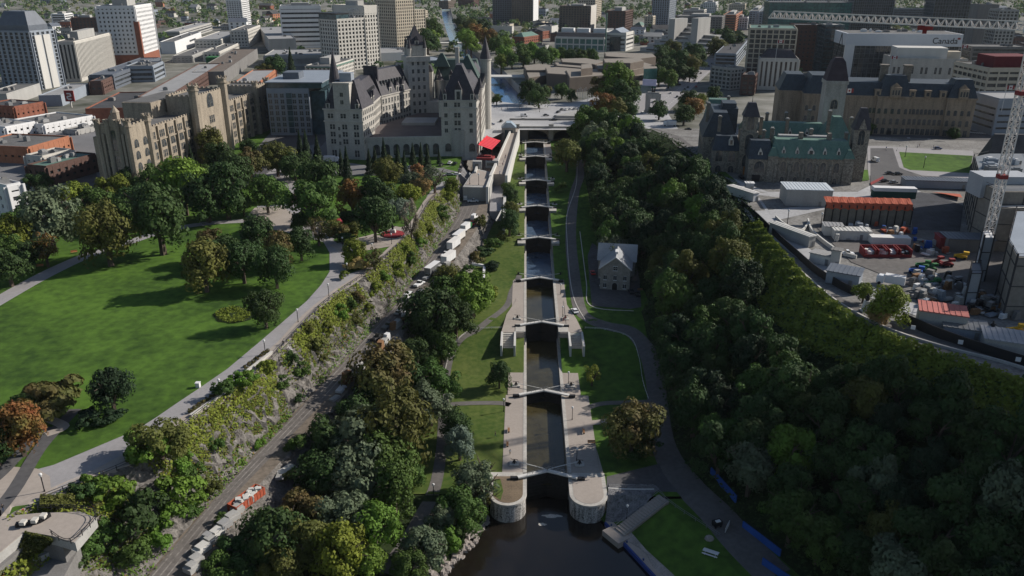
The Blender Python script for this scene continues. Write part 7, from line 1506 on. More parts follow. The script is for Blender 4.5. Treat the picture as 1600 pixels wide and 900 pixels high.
# hoarding and kerb along the hilltop road, statues
hp = pix([(1158, 318), (1185, 345), (1215, 375), (1245, 402), (1275, 428), (1310, 450), (1335, 462)], 31); ribbon('hoarding', hp, .25, black, 0, h=2.6, kind=None, label='black hoarding fence along the upper hilltop road')['category'] = 'fence'
hp2 = pix([(1408, 503), (1450, 522), (1500, 541), (1550, 558), (1640, 585)], 31); ribbon('hoarding', hp2, .25, black, 0, h=3.0, kind=None, label='black hoarding fence with white notices at the right edge')['category'] = 'fence'
wl_ = pix([(1135, 288), (1160, 318), (1195, 368), (1215, 392), (1262, 435), (1300, 467), (1340, 492), (1400, 520), (1480, 545), (1560, 565), (1640, 590)], 31); ribbon('hilltop_wall', wl_, .6, kerb_m, -.2, h=.9, kind=None, label='low pale stone wall along the rim of the escarpment')['category'] = 'wall'
ribbon('rim_path', pix([(1300, 462), (1340, 485), (1400, 512), (1480, 538), (1560, 560), (1640, 582)], 31), 3.2, asph_w, .2)
for u, v in ((1426, 512), (1500, 535), (1590, 562)): p = W(u, v, 32.6); m = MB(); m.box((p.x, p.y-.25, 32.2), (1.2, .1, 1.2), R(-22)); single('notice_board', m, white, f'small white notice on the black hoarding, {"leftmost" if u < 1450 else "middle one" if u < 1550 else "rightmost"}', 'notice')
def statue(u, v, hh, lab, ped=conc_l, pw=2.0, z=None):
    p = gpx(u, v) if z is None else W(u, v, z); t = empty('statue', (p.x, p.y, gz(p.x, p.y)), lab, 'statue')
    m = MB(); m.prism([(-pw/2, -pw/2), (pw/2, -pw/2), (pw/2, pw/2), (-pw/2, pw/2)], 0, hh, [(-pw*.35, -pw*.35), (pw*.35, -pw*.35), (pw*.35, pw*.35), (-pw*.35, pw*.35)]); m.box((0, 0, 0), (pw*1.3, pw*1.3, .5)); link('pedestal', m.mesh('p', ped), t)
    m = MB(); m.bar((0, 0, hh), (0, 0, hh+1.5), .8, t2=.7); m.bar((0, 0, hh+1.3), (0, 0, hh+1.9), .35); m.ball((0, 0, hh+2.1), .25, 8); m.bar((0, 0, hh+1.6), (.8, -.3, hh+1.2), .22); m.bar((0, 0, hh+1.6), (-.6, .3, hh+.9), .22); link('bronze_figure', m.mesh('f', black), t); return t
statue(1352, 487, 3.6, 'pale pedestal between two yellow-green trees above the rim'); statue(1546, 530, 3.2, 'dark bronze figure on grey pedestal behind the hoarding'); statue(614, 365, 1.8, 'bronze statue on a grey base ringed by red flowers in the park', pw=2.6); 
p = gpx(614, 367); m = MB(); m.cyl((p.x, p.y, 26.1), 4.6, .45, 20); single('flower_bed', m, redbed, 'round bed of red flowers around the park statue', 'flower bed')
for (u, v, w, c, lab) in [(1388, 478, 60, 'yg', 'beside the pale pedestal on the rim'), (1350, 458, 32, 'yg', 'left of the pale pedestal on the rim'), (1372, 492, 30, 'golden', 'below the pale pedestal on the rim')]: tree_px(u, v, w, 'round', c, lab, 'trees above the rim')
# yard clutter: stacks, crates, machines
r = random.Random(3); cm = [steel, conc_l, conc, white, wood_m, slate_l, black, conc_d, roof_l]
STK = []
for k in range(6):
    m = MB()
    if k < 3:
        for i in range(3+k): m.box((0, 0, i*.55), (2.6-.2*i, 1.3, .45), .05*i)
    else:
        for i in range(5): m.bar((-1.6, -.7+i*.35, .3), (1.7, -.7+i*.35, .3+.1*(k-3)), .25); m.bar((-1.5, -.5+i*.3, .6), (1.6, -.5+i*.3, .6), .22)
    STK.append(m)
SM = {}
def stack(x, y, z, kk, mt, ang, s, lab, grp, nm='material_stack', cat='stack'):
    key = (kk, mt.name)
    if key not in SM: SM[key] = STK[kk].mesh('stack', mt)
    return tag(link(nm, SM[key], None, (x, y, z), ang, s), lab, cat, grp)
for i in range(170):
    t_ = r.random(); q = r.random(); u = 1425+t_*165; v = 425+t_*25+q*52; 
    if u > 1505 and v < 455+(u-1505)*.2: v += 25
    p = W(u, v, ZH+.1); stack(p.x, p.y, p.z, r.randrange(6), r.choice(cm), r.choice((.3, .4, 1.9, .35))+r.gauss(0, .1), r.uniform(.7, 1.15), 'stack of building material in the crowded storage area by the sheeted building', 'stacked building material')
for i in range(90):
    u = r.uniform(1290, 1500); v = r.uniform(352, 376) if u < 1430 else r.uniform(372, 400)
    p = W(u, v, ZH+.1); stack(p.x, p.y, p.z, r.randrange(6), r.choice(cm+[blue_p, orange_p]), r.uniform(0, 3), r.uniform(.6, 1.1), 'crate or bundle lying below the panelled pit wall', 'crates below the pit wall')
for u, v, mt, lab in [(1440, 418, green_p, 'green'), (1452, 424, green_p, 'bright green'), (1455, 447, green_p, 'small green'), (1430, 427, blue_p, 'blue'), (1462, 413, red_p, 'long red'), (1478, 416, red_p, 'second red'), (1500, 404, yellow_p, 'yellow'), (1585, 520, yellow_p, 'small yellow')]:
    p = W(u, v, ZH); t = empty('lift_platform', (p.x, p.y, ZH), f'{lab} working platform machine in the storage area', 'machine', GS, R(r.uniform(-30, 20)))
    m = MB(); m.box((0, 0, .5), (4.2, 1.8, .7)); m.bar((-1.6, 0, 1.2), (1.8, 0, 2.0), .5); m.box((1.6, 0, 1.9), (1.8, 1.4, .9)); link('chassis_and_boom', m.mesh('c', mt), t); m = MB(); [m.box((sx, sy, 0), (.8, .4, .8)) for sx in (-1.4, 1.4) for sy in (-.9, .9)]; link('wheels', m.mesh('w', black), t)
p = W(1390, 445, ZH); veh('truck', car_w, p.x, p.y, ZH, 150, 'white truck on the lower hilltop road by the yard', GS); p = W(1322, 398, ZH); veh('pickup', car_w, p.x, p.y, ZH, -8, 'white pickup truck left of the red storage containers', GS)
drape('street_ground', [(-420, 150), (-300, 165), (-212, 212), (-196, 344), (-420, 344)], lot_m, .045)
drape('street_apron', pix([(398, 240), (428, 205), (500, 162), (512, 222), (522, 250), (440, 264)], 27.5), lot_m, .07)
# walk edge, crossings, lane lines
drape('walk_apron', pix([(50, 736), (84, 727), (212, 673), (290, 632), (350, 590), (352, 616), (284, 671), (215, 720), (155, 740), (120, 755), (82, 775), (58, 788)], 26), paving_g, .115)
ribbon('cliff_walk_edge', [(at_y(CL, y)-1.7, y) for y in np.arange(-60, 205, 8)], 3.2, paving, .19)
ln_ = M('white_line', (.6, .6, .58))
def stripes(name, u0, v0, u1, v1, n, w, l, ang, z=29.3):
    mb_ = MB(); a_, b_ = W(u0, v0, z), W(u1, v1, z)
    for i in range(n): q = a_.lerp(b_, i/max(1, n-1)); mb_.box((q.x, q.y, z), (w, l, .02), R(ang))
    struct(name, mb_, ln_)
stripes('crossing', 1508, 206, 1545, 209, 12, .8, 4.5, -10, 30.2); stripes('crossing', 1006, 176, 1040, 178, 12, 1.0, 5, 72); stripes('crossing', 1512, 186, 1524, 204, 8, 3.5, .8, -10, 30.2)
stripes('lane_line', 1012, 175, 1108, 102, 40, .25, 5, -18); stripes('lane_line', 1032, 175, 1116, 104, 40, .25, 5, -18); stripes('lane_line', 825, 186, 895, 182, 14, 3.0, .25, 8); stripes('lane_line', 930, 196, 1035, 203, 16, 3.0, .25, -8)
# ------------------------------------------------------------------ things along the track
GK = 'stuff stacked along the track'
t = empty('scrap_container', gpx(386, 785), 'open orange container full of scrap beside the track', 'container', None, R(62)); m = MB()
m.box((0, 0, 0), (9, 3, .3)); [m.box((0, s*1.45, 0), (9, .15, 2)) for s in (-1, 1)]; [m.box((s*4.4, 0, 0), (.15, 3, 2)) for s in (-1, 1)]; [m.box((-4+i, s*1.55, 0), (.2, .1, 2)) for i in range(9) for s in (-1, 1)]
link('shell', m.mesh('s', orange_p), t); m = MB(); [m.box((r.uniform(-3.6, 3.6), r.uniform(-1, 1), .3), (r.uniform(.6, 1.8), r.uniform(.5, 1.4), r.uniform(1, 2)), r.random()) for _ in range(22)]; link('scrap', m.mesh('c', conc_l), t)
for u, v, w in [(362, 813, 3.6), (350, 825, 3.4), (338, 838, 3.2), (328, 850, 2.6), (316, 862, 3.4), (325, 845, 2.2), (306, 880, 3.0), (372, 800, 2.4), (300, 892, 2.6)]:
    p = gpx(u, v); t = empty('stone_pallet', p, 'grey pallet of stone blocks beside the lower track', 'pallet', 'pallets beside the lower track', R(62+r.uniform(-8, 8))); m = MB(); m.box((0, 0, .2), (w, 2.4, 1.1)); m.box((.2, .1, 1.3), (w*.7, 1.8, .5)); link('blocks', m.mesh('b', r.choice((conc_l, conc, roof_l))), t); m = MB(); [m.box((s, 0, 0), (.3, 2.4, .2)) for s in (-1, 0, 1)]; link('pallet_base', m.mesh('p', wood_m), t)
for u, v in [(612, 512), (618, 508), (598, 535), (602, 530), (592, 545), (575, 560), (570, 566), (548, 585), (540, 595), (530, 608), (630, 490), (640, 478), (650, 462), (686, 418), (690, 425), (680, 430), (560, 575), (622, 500), (605, 540), (696, 420), (684, 422), (520, 622), (655, 455), (445, 735), (436, 742)]:
    p = gpx(u+3, v+2); stack(p.x, p.y, gz(p.x, p.y)-.1, r.randrange(6), r.choice([white, conc_l, conc, steel, wood_m, slate_l]), R(65)+r.gauss(0, .3), r.uniform(.9, 1.6), 'pile of pale building parts on the right edge of the track', 'piles along the track')
# ------------------------------------------------------------------ lamps, benches, people
LM = None
def lamp(u, v, where, h=4.6, z=None):
    global LM
    p = gpx(u, v) if z is None else W(u, v, z); g = gz(p.x, p.y) if z is None else z
    if LM is None:
        a = MB(); a.cyl((0, 0, 0), .16, .5, 8); a.bar((0, 0, .3), (0, 0, 3.9), .16); b_ = MB(); b_.ball((0, 0, 4.3), .34, 10); b_.cyl((0, 0, 3.85), .2, .15, 8); LM = (a.mesh('post', black), b_.mesh('globe', white))
    t = empty('street_lamp', (p.x, p.y, g), f'black lamp post with white globe {where}', 'street lamp', 'globe lamps'); link('post', LM[0], t, sc=h/4.6); link('globe', LM[1], t, sc=h/4.6); return t
for u, v, w in [(70, 769, 'on the paved plaza at lower left'), (345, 617, 'at the lower end of the cliff walk'), (415, 554, 'beside the cliff walk railing'), (466, 504, 'midway along the cliff path'), (514, 463, 'at the bend of the cliff path'), (536, 388, 'at the inner corner of the park path'), (553, 411, 'beside the yellow-green park tree'), (543, 430, 'at the tip of the garden bed'), (582, 398, 'below the statue terrace'),
    (627, 348, 'by the blue-green park tree'), (642, 325, 'on the upper park path'), (431, 298, 'on the curving upper path'), (612, 382, 'in front of the park statue'), (879, 496, 'right of the fourth lock gate'), (888, 600, 'right of the third lock chamber'), (894, 656, 'right of the second lock gate'), (901, 722, 'right of the lowest lock chamber'), (787, 643, 'left of the second lock gate'), (979, 812, 'on the gravel slope by the river stairs'), (678, 779, 'on the valley path at lower left'), (876, 460, 'right of the fifth lock chamber')]: lamp(u, v, w)
for i, (u, v) in enumerate([(734, 288), (748, 289), (1282, 355), (1230, 350), (1414, 245), (1443, 262), (843, 175), (1140, 190), (1066, 300), (812, 170)]): lamp(u, v, ['left on the lower terrace edge', 'right on the lower terrace edge', 'beside the site hall', 'on the upper hilltop road', 'left on the hill lawn', 'right on the hill lawn', 'on the far side of the bridge', 'by the copper-roofed building', 'on the escarpment drive', 'before the canal basin'][i], 6, z=[24.1, 24.1, 31.2, 31.2, 31.3, 31.3, 29.1, 30, 31, 29.1][i])
BM = None
def bench(u, v, ang, where, mt=wood_m, z=None):
    p = gpx(u, v); t = empty('park_bench', (p.x, p.y, gz(p.x, p.y)+.15), f'park bench {where}', 'bench', 'park benches', R(ang))
    m = MB(); m.box((0, 0, .42), (2.2, .55, .08)); link('seat', m.mesh('s', mt), t); m = MB(); m.box((0, .28, .55), (2.2, .08, .5)); link('backrest', m.mesh('b', mt), t)
    for s in (-.9, .9): m = MB(); m.box((s, 0, 0), (.1, .5, .42)); link('leg', m.mesh('l', black), t)
orw = M('orange_wood_seat', (.48, .20, .09))
for a in [(116, 396, 25, 'orange-brown, right one beside the path at the far left', orw), (63, 418, 25, 'orange-brown, left one beside the path at the far left', orw), (924, 694, 0, 'on the lawn right of the lowest lock'), (795, 674, 90, 'top one beside the left lock walk'), (793, 696, 90, 'second beside the left lock walk'), (912, 676, 90, 'at the grass edge right of the lowest lock'), (1000, 455, 0, 'beside the museum yard')]: bench(*a)
for u, v, k, ang in [(380, 640, 0, 0)]: pass
GPl = 'long pale seats on the cliff walk'
for u0, v0, u1, v1, lab in [(298, 652, 345, 620, 'long pale stone seat on the lower cliff walk'), (385, 583, 425, 552, 'long pale stone seat on the upper cliff walk')]:
    a, b_ = W(u0, v0, 26.2), W(u1, v1, 26.2); t = empty('stone_bench', a, lab, 'bench', GPl); m = MB(); m.bar(a+Vector((0, 0, .3)), b_+Vector((0, 0, .3)), .8); part('seat', m, offw, t)
    for i in range(7): 
        q = a.lerp(b_, (i+.5)/7)+Vector((-1.2, 1.4, 0)); g = tree_at(q.x, q.y, .75, 'shrub', 'brown', f'behind the {"lower" if u0 < 350 else "upper"} long stone seat', 'small planting by the stone seats', zg=26.2)
# people: one continuous body per pose, grown from a skeleton
def person_mesh(pose):
    bm = bmesh.new(); J = dict(pel=(0, 0, .95), ch=(0, 0, 1.35), nk=(0, 0, 1.5), hd=(0, .01, 1.66), sl=(-.2, 0, 1.42), sr=(.2, 0, 1.42), el=(-.27, .03, 1.14), er=(.27, -.05, 1.14), wl=(-.25, -.12, .9), wr=(.27, .05, .9), hl=(-.1, 0, .92), hr=(.1, 0, .92),
        kl=(-.12, -.16 if pose else -.02, .5), kr=(.12, .05 if pose else -.02, .5), al=(-.12, -.2 if pose else 0, .08), ar=(.12, .28 if pose else 0, .10), tl=(-.12, -.36 if pose else -.15, .04), tr=(.12, .12 if pose else -.15, .04))
    Rr = dict(pel=.15, ch=.17, nk=.06, hd=.11, sl=.08, sr=.08, el=.05, er=.05, wl=.04, wr=.04, hl=.1, hr=.1, kl=.07, kr=.07, al=.05, ar=.05, tl=.045, tr=.045)
    E_ = [('pel', 'ch'), ('ch', 'nk'), ('nk', 'hd'), ('ch', 'sl'), ('ch', 'sr'), ('sl', 'el'), ('el', 'wl'), ('sr', 'er'), ('er', 'wr'), ('pel', 'hl'), ('pel', 'hr'), ('hl', 'kl'), ('kl', 'al'), ('al', 'tl'), ('hr', 'kr'), ('kr', 'ar'), ('ar', 'tr')]
    V = {k: bm.verts.new(p) for k, p in J.items()}; [bm.edges.new((V[a], V[b])) for a, b in E_]; me = bpy.data.meshes.new('skel'); bm.to_mesh(me); bm.free()
    o = link('skel', me); md = o.modifiers.new('s', 'SKIN')
    for i, k in enumerate(J): me.skin_vertices[0].data[i].radius = (Rr[k], Rr[k]); me.skin_vertices[0].data[i].use_root = (k == 'pel')
    s2 = o.modifiers.new('u', 'SUBSURF'); s2.levels = 1; s2.render_levels = 1; bpy.context.view_layer.update()
    out = bpy.data.meshes.new_from_object(o.evaluated_get(bpy.context.evaluated_depsgraph_get())); bpy.data.objects.remove(o); return out
PM = {}
def person(x, y, z, ang, top, bot, lab, grp, pose=1):
    k = (pose, top.name, bot.name)
    if k not in PM:
        me = person_mesh(pose).copy(); me.materials.clear(); [me.materials.append(q) for q in (bot, top, skin_m, black)]
        for f in me.polygons: c = f.center; f.material_index = 2 if (c.z > 1.5 or (abs(c.x) > .2 and c.z < 1.05)) else 1 if c.z > .93 else 0 if c.z > .12 else 3
        h = MB(); h.ball((0, .03, 1.74), .125, 8); PM[k] = (me, h.mesh('hair', black))
    t = tag(link('person', PM[k][0], None, (x, y, z), R(ang)), lab, 'person', grp); link('hair', PM[k][1], t, (0, 0, 0)); return t
tops = [(red_p, 'red top'), (black, 'black top'), (white, 'white top'), (blue_p, 'blue top'), (slate_l, 'grey top')]
jn = M('jeans', (.05, .07, .12)); tan = M('tan_trousers', (.3, .24, .16))
for i, (u, v, ti, bt, w) in enumerate([(38, 806, 0, tan, 'walking on the plaza at lower left'), (6, 800, 1, jn, 'at the left edge of the plaza'), (80, 806, 1, jn, 'by the dark sculpture on the plaza'), (354, 614, 1, jn, 'by the lamp on the lower cliff walk'), (443, 541, 1, jn, 'walking beside the cliff railing'), (444, 539, 2, tan, 'next to a person in black by the cliff railing'), (642, 330, 1, jn, 'on the upper park path'), (645, 333, 0, jn, 'beside a friend on the upper park path'), (660, 325, 1, jn, 'alone near the cliff end of the path'), (626, 374, 1, jn, 'left in the group before the statue'), (629, 375, 1, tan, 'second in the group before the statue'), (631, 373, 4, jn, 'third in the group before the statue'), (552, 363, 3, jn, 'near the red flowers in the garden'),
    (606, 402, 1, jn, 'on the path below the statue'), (797, 711, 2, tan, 'sitting area left of the lowest lock'), (774, 683, 1, jn, 'on the lawn left of the lowest lock'), (880, 503, 0, red_p, 'by the winch right of the third gate'), (883, 501, 0, jn, 'next to another in red at the third gate'), (937, 282, 1, jn, 'on the grass right of the upper locks')]):
    p = gpx(u, v); person(p.x, p.y, gz(p.x, p.y)+.15, r.uniform(0, 360), tops[ti][0], bt, f'person in {tops[ti][1]} {w}', 'people', i % 2)
for i in range(34):
    u, v = [(r.uniform(770, 850), r.uniform(165, 172)), (r.uniform(910, 1000), r.uniform(158, 170)), (r.uniform(1340, 1500), r.uniform(228, 237)), (r.uniform(765, 795), r.uniform(245, 285))][i % 4]
    z = [29.1, 29.1, 31.1, 0][i % 4]
    if i % 4 == 3: y_ = W(780, v, 26).y; z = 24.8+(29-24.8)*min(1, max(0, (v-272)/(201-272))); 
    p = W(u if i % 4 != 3 else 781+(272-v)*.35, v, z); person(p.x, p.y, z, r.uniform(0, 360), tops[r.randrange(5)][0], jn, ['pedestrian far off beyond the bridge', 'pedestrian far off on the memorial plaza', 'pedestrian on the pale road by the hill lawn', 'pedestrian on the ramp between hotel and locks'][i % 4], ['people beyond the bridge', 'people on the memorial plaza', 'people by the hill lawn', 'people on the ramp'][i % 4], i % 2)
# ------------------------------------------------------------------ river bank right: dock, stairs, walls, barriers
D_ = empty('dock', (20, -25, -5.3), 'pale concrete dock with blue fender along the river', 'dock'); a, b_ = Vector((14.6, -12.6)), Vector((31.5, -46)); dd = (b_-a).normalized(); nn = Vector((-dd.y, dd.x))
nn = nn if nn.x > 0 else -nn
m = MB(); m.prism([tuple(a), tuple(b_), tuple(b_+nn*2.3), tuple(a+nn*2.3)], -8, -4.1); part('deck', m, paving, D_); m = MB(); m.prism([tuple(a-nn*.45), tuple(b_-nn*.45), tuple(b_), tuple(a)], -5.9, -4.2); part('blue_fender', m, M('fender_blue', (.03, .06, .22)), D_)
for s in (2, 9, 16, 23, 30): m = MB(); q = a+dd*s+nn*.3; m.cyl((q.x, q.y, -4.1), .22, .5, 8); part('bollard', m, cblue, D_)
def rb(L, z): return [tuple(W(u, v, z))[:2] for u, v in L]
drape('gravel_slope', rb([(951, 768), (1020, 768), (1030, 775), (968, 828), (945, 812)], -2), M('grey_riprap', (.15, .15, .155), var=.5, scale=.8, fine=2.5, bump=.8), .35)
drape('gravel_shore', rb([(968, 835), (985, 830), (1010, 858), (1050, 895), (1075, 920), (1030, 905)], -3.4), rubble_m, .3)
A = W(968, 832, -3.8); B2 = W(1036, 782, -.4); t = empty('river_stairs', A, 'diagonal stone stairs descending to the dock', 'stairs'); m = MB(); Vd = Vector((B2.x-A.x, B2.y-A.y)); Ls = Vd.length; Vd /= Ls; Vn = Vector((-Vd.y, Vd.x)); Ao = Vector((A.x, A.y))
for k in range(18): m.prism(quad(Ao+Vd*Ls*k/18-Vn*1.8, Vd, Ls/18+.3, Vn, 3.6), -7, -4+3.9*(k+1)/18+.35)
part('steps', m, paving, t); m = MB(); m.prism(quad(Ao-Vd*3-Vn*3, Vd, 4, Vn, 6), -7, -3.75); part('landing', m, paving, t)
for s in (-1.9, 1.9): m = MB(); m.bar((*(Ao+Vn*s), -2.9), (*(Ao+Vd*Ls+Vn*s), 1.2), .1); part('handrail', m, steel, t)
ribbon('pale_retaining_wall', rb([(950, 764), (985, 766), (1022, 766)], 0), .5, conc_l, -.4, h=.8, kind=None, label='low pale wall behind the gravel slope by the river')['category'] = 'wall'
def railing(name, P, lab, mt=steel, h=1.1, post=3.0, zf=None, grp=None, tk=.09):
    Q = catmull([tuple(p)[:2] for p in P], 8); L3 = [Vector((x, y, (zf(x, y) if zf else gz(x, y))+.1)) for x, y in Q]; t = empty(name, L3[0], lab, 'railing', grp); m = MB(); acc = 0; m2 = MB()
    for p, q in zip(L3[:-1], L3[1:]):
        for hh in (h, h*.55): m.bar(p+Vector((0, 0, hh)), q+Vector((0, 0, hh)), tk)
        acc += (q-p).length
        if acc > post: m2.bar(q, q+Vector((0, 0, h)), tk*1.3); acc = 0
    m2.bar(L3[0], L3[0]+Vector((0, 0, h)), tk*1.3); part('rails', m, mt, t); part('posts', m2, mt, t); return t
railing('railing', rb([(950, 760), (990, 762), (1022, 764)], 0.3), 'grey railing above the gravel slope'); railing('railing', rb([(1022, 766), (1060, 795), (1095, 818), (1125, 838)], 0), 'grey railing between the valley road and the river lawn')
railing('railing', [(at_y(CL, y)-.3, y) for y in np.arange(-46, 200, 14)], 'long dark railing along the top of the cliff', black, 1.2, 2.6, zf=lambda x, y: hpl(-1, y))
railing('kerb_rail', vpix([(696, 520+60), (706, 545), (728, 522), (756, 515), (784, 514)]), 'pale rail round the small lawn left of the locks', conc_l, .7, 3); railing('kerb_rail', vpix([(914, 514), (950, 517), (985, 530), (998, 560), (1005, 600), (1013, 625)]), 'pale rail round the dark lawn right of the locks', conc_l, .7, 3)
ribbon('kerb', vpix([(902, 252), (900, 290), (886, 335), (886, 375), (890, 430), (898, 470), (915, 502)]), .35, kerb_m, .02, h=.14); ribbon('kerb', vpix([(906, 362), (916, 440), (923, 478), (990, 486)]), .35, kerb_m, .02, h=.14); 
m = MB(); p, q = gpx(737, 415), gpx(757, 418); z_ = 8; m.bar((p.x, p.y, gz(p.x, p.y)+.8), (q.x, q.y, gz(q.x, q.y)+.8), 1.0); q2 = gpx(755, 445); m.bar((q.x, q.y, gz(q.x, q.y)+.8), (q2.x, q2.y, gz(q2.x, q2.y)+.8), 1.0); single('white_pipe', m, white, 'white angled pipe in the bushes below the track', 'pipe')
for i, L_ in enumerate([[(1110, 742), (1130, 763), (1150, 784)], [(1161, 816), (1190, 838), (1220, 862)], [(1192, 872), (1215, 888), (1240, 905)]]): ribbon('blue_barrier', rb(L_, 1.5), .3, blue_p, .0, h=1.9, kind=None, label=f'bright blue barrier at the foot of the wood, {["upper", "middle", "lower patterned"][i]} one')['category'] = 'barrier'
t = empty('picnic_table', gpx(1110, 866), 'white picnic table on the river lawn', 'picnic table', None, R(-28)); m = MB(); m.box((0, 0, .7), (3.6, .9, .08)); link('table_top', m.mesh('t', white), t)
for s in (-.9, .9): m = MB(); m.box((0, s, .4), (3.6, .35, .08)); link('seat', m.mesh('s', white), t)
for s in (-1.2, 1.2): m = MB(); m.bar((s, -.8, 0), (s, 0, .7), .1); m.bar((s, .8, 0), (s, 0, .7), .1); link('leg', m.mesh('l', white), t)
t = empty('notice_board', gpx(1136, 828), 'white leaning banner by the steps of the river lawn', 'banner', None, R(60)); m = MB(); m.box((0, 0, .3), (3.4, .1, 1.5)); link('banner', m.mesh('b', white), t); m = MB(); [m.box((s, 0, 0), (.1, .1, 2)) for s in (-1.6, 1.6)]; link('posts', m.mesh('p', black), t)
t = empty('machine', gpx(1120, 822), 'small dark generator cart at the edge of the river lawn', 'machine', None, R(20)); m = MB(); m.box((0, 0, .5), (2.2, 1.4, 1.1)); link('body', m.mesh('b', black), t); m = MB(); m.box((0, -.3, 1.6), (1.2, .8, .2)); link('lid', m.mesh('l', white), t); m = MB(); [m.cyl((sx, sy, 0), .3, .5, 8) for sx in (-.7, .7) for sy in (-.6, .6)]; link('wheels', m.mesh('w', black), t)
t = empty('boulder', gpx(1108, 843), 'pale boulder with plants on the river lawn', 'boulder'); m = MB(); m.ball((0, 0, .4), 1.2, 8); link('rock', m.mesh('r', rubble_m), t, sc=(1, .8, .7))
# shore rocks
RK = []
for s in range(6):
    rr_ = random.Random(s); m = MB(); pts_ = [(math.cos(a)*rr_.uniform(.7, 1.1), math.sin(a)*rr_.uniform(.5, .9)) for a in np.linspace(0, 2*math.pi, 7)[:-1]]; m.prism([(x, y) for x, y in pts_], -.5, rr_.uniform(.4, .8), [(x*rr_.uniform(.55, .8), y*.7) for x, y in pts_]); RK.append(m.mesh('rock', rubble_m))
for i in range(150):
    y = r.uniform(-44, -9); s = at_y(SHL, y); x = s-abs(r.gauss(0, 2.2))+.4; z = gz(x, y)
    if z < -5.9: z = -5.4
    tag(link('shore_rock', RK[i % 6], None, (x, y, z), r.uniform(0, 6), (r.uniform(.6, 1.5), r.uniform(.6, 1.3), r.uniform(.5, 1.1))), 'angular pale boulder on the left river shore', 'boulder', 'boulders on the river shore')
# lower left lookout building
t = empty('lookout_building', W(60, 860, 26), 'concrete lookout building with roof terrace at the lower left corner', 'building')
P_ = rb([(-60, 815), (62, 803), (125, 801), (151, 811), (118, 850), (84, 840), (40, 832), (-60, 915)], 26); m = MB(); m.prism(P_, 24.2, 26.25); part('terrace_block', m, conc, t); c_ = Vector((sum(p[0] for p in P_), sum(p[1] for p in P_)))/len(P_); m = MB(); m.prism([tuple(c_+(Vector(p)-c_)*.975) for p in P_], 26.2, 26.32); part('terrace_paving', m, paving, t)
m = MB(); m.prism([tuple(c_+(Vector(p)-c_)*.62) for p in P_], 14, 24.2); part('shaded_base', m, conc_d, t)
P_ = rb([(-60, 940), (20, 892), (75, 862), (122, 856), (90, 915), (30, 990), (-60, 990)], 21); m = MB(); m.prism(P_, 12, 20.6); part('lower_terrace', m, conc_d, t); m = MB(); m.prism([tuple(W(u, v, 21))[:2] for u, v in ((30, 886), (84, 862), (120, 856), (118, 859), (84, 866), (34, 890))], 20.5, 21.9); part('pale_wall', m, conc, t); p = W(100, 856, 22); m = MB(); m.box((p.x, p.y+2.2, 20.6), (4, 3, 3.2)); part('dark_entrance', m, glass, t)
m = MB(); m.face([tuple(W(8, 893, 21)), tuple(W(70, 862, 21)), tuple(W(84, 845, 25.9)), tuple(W(40, 834, 25.9))]); part('planted_slope', m, undergrowth, t)
def lk():
    a_ = W(8, 893, 21).lerp(W(70, 862, 21), r.random()); b2 = W(40, 834, 25.9).lerp(W(84, 845, 25.9), r.random()); q = a_.lerp(b2, r.random()); return (q.x, q.y, q.z+r.random()*.8), (0, 0, 1)
scatter_leaves('lookout_planting', lk, 3500, .28, LEAF['olive'], 'low planting on the lookout roof')
def lk2():
    q = W(r.uniform(64, 118), r.uniform(778, 796), 26); return (q.x, q.y, 26.2+r.random()*.9), (0, 0, 1)
scatter_leaves('plaza_planting', lk2, 1500, .28, LEAF['olive'], 'square planting bed beside the lookout plaza')
railing('railing', rb([(60, 800), (125, 800), (152, 812), (112, 852), (80, 838)], 26), 'dark railing round the lookout terrace', black, 1.2, 2, zf=lambda x, y: 26.3)
t = empty('plaza_sculpture', W(52, 820, 26.3), 'long curved dark sculpture seat on the lookout plaza', 'sculpture'); m = MB(); P_ = catmull(rb([(26, 825), (45, 822), (62, 818), (78, 808)], 26), 4); [m.bar((a_[0], a_[1], 26.6), (b2[0], b2[1], 26.6), 1.0) for a_, b2 in zip(P_[:-1], P_[1:])]; part('seat_body', m, black, t)
for s in (.3, .6, .9): m = MB(); q = P_[int(s*(len(P_)-1))]; m.box((q[0], q[1]-.3, 26.9), (1.0, 1.2, .7)); part('pale_block', m, offw, t)
for u, v, lab in ((310, 605, 'white sign box at the lawn edge by the cliff walk'),): p = gpx(u, v); m = MB(); m.box((p.x, p.y, 26), (1, 1, 1.3)); m.box((p.x, p.y, 27.3), (1.2, 1.2, .12)); single('white_box', m, white, lab, 'box')
drape('flower_bed_lawn', pix([(332, 492), (345, 482), (372, 478), (395, 486), (392, 500), (365, 506), (340, 503)], 26), undergrowth, .12)
def fb():
    a_ = r.uniform(0, 6.28); q = W(364+28*math.cos(a_)*math.sqrt(r.random()), 493+12*math.sin(a_)*math.sqrt(r.random()), 26); return (q.x, q.y, 26.1+r.random()*.8), (0, 0, 1)
scatter_leaves('bed_plants', fb, 1300, .28, LEAF['yg'], 'yellow-green plants filling the oval bed on the lawn')
def fb2():
    q = W(r.uniform(515, 560), r.uniform(355, 372), 26); return (q.x, q.y, 26.1+r.random()*.5), (0, 0, 1)
scatter_leaves('red_bed_plants', fb2, 700, .25, LEAF['red'], 'reddish plants in the garden bed'); p = W(527, 350, 26); m = MB(); m.ball((p.x, p.y, 26.3), 2.6, 10); single('red_flowers', m, redbed, 'mound of bright red flowers in the garden', 'flower bed')
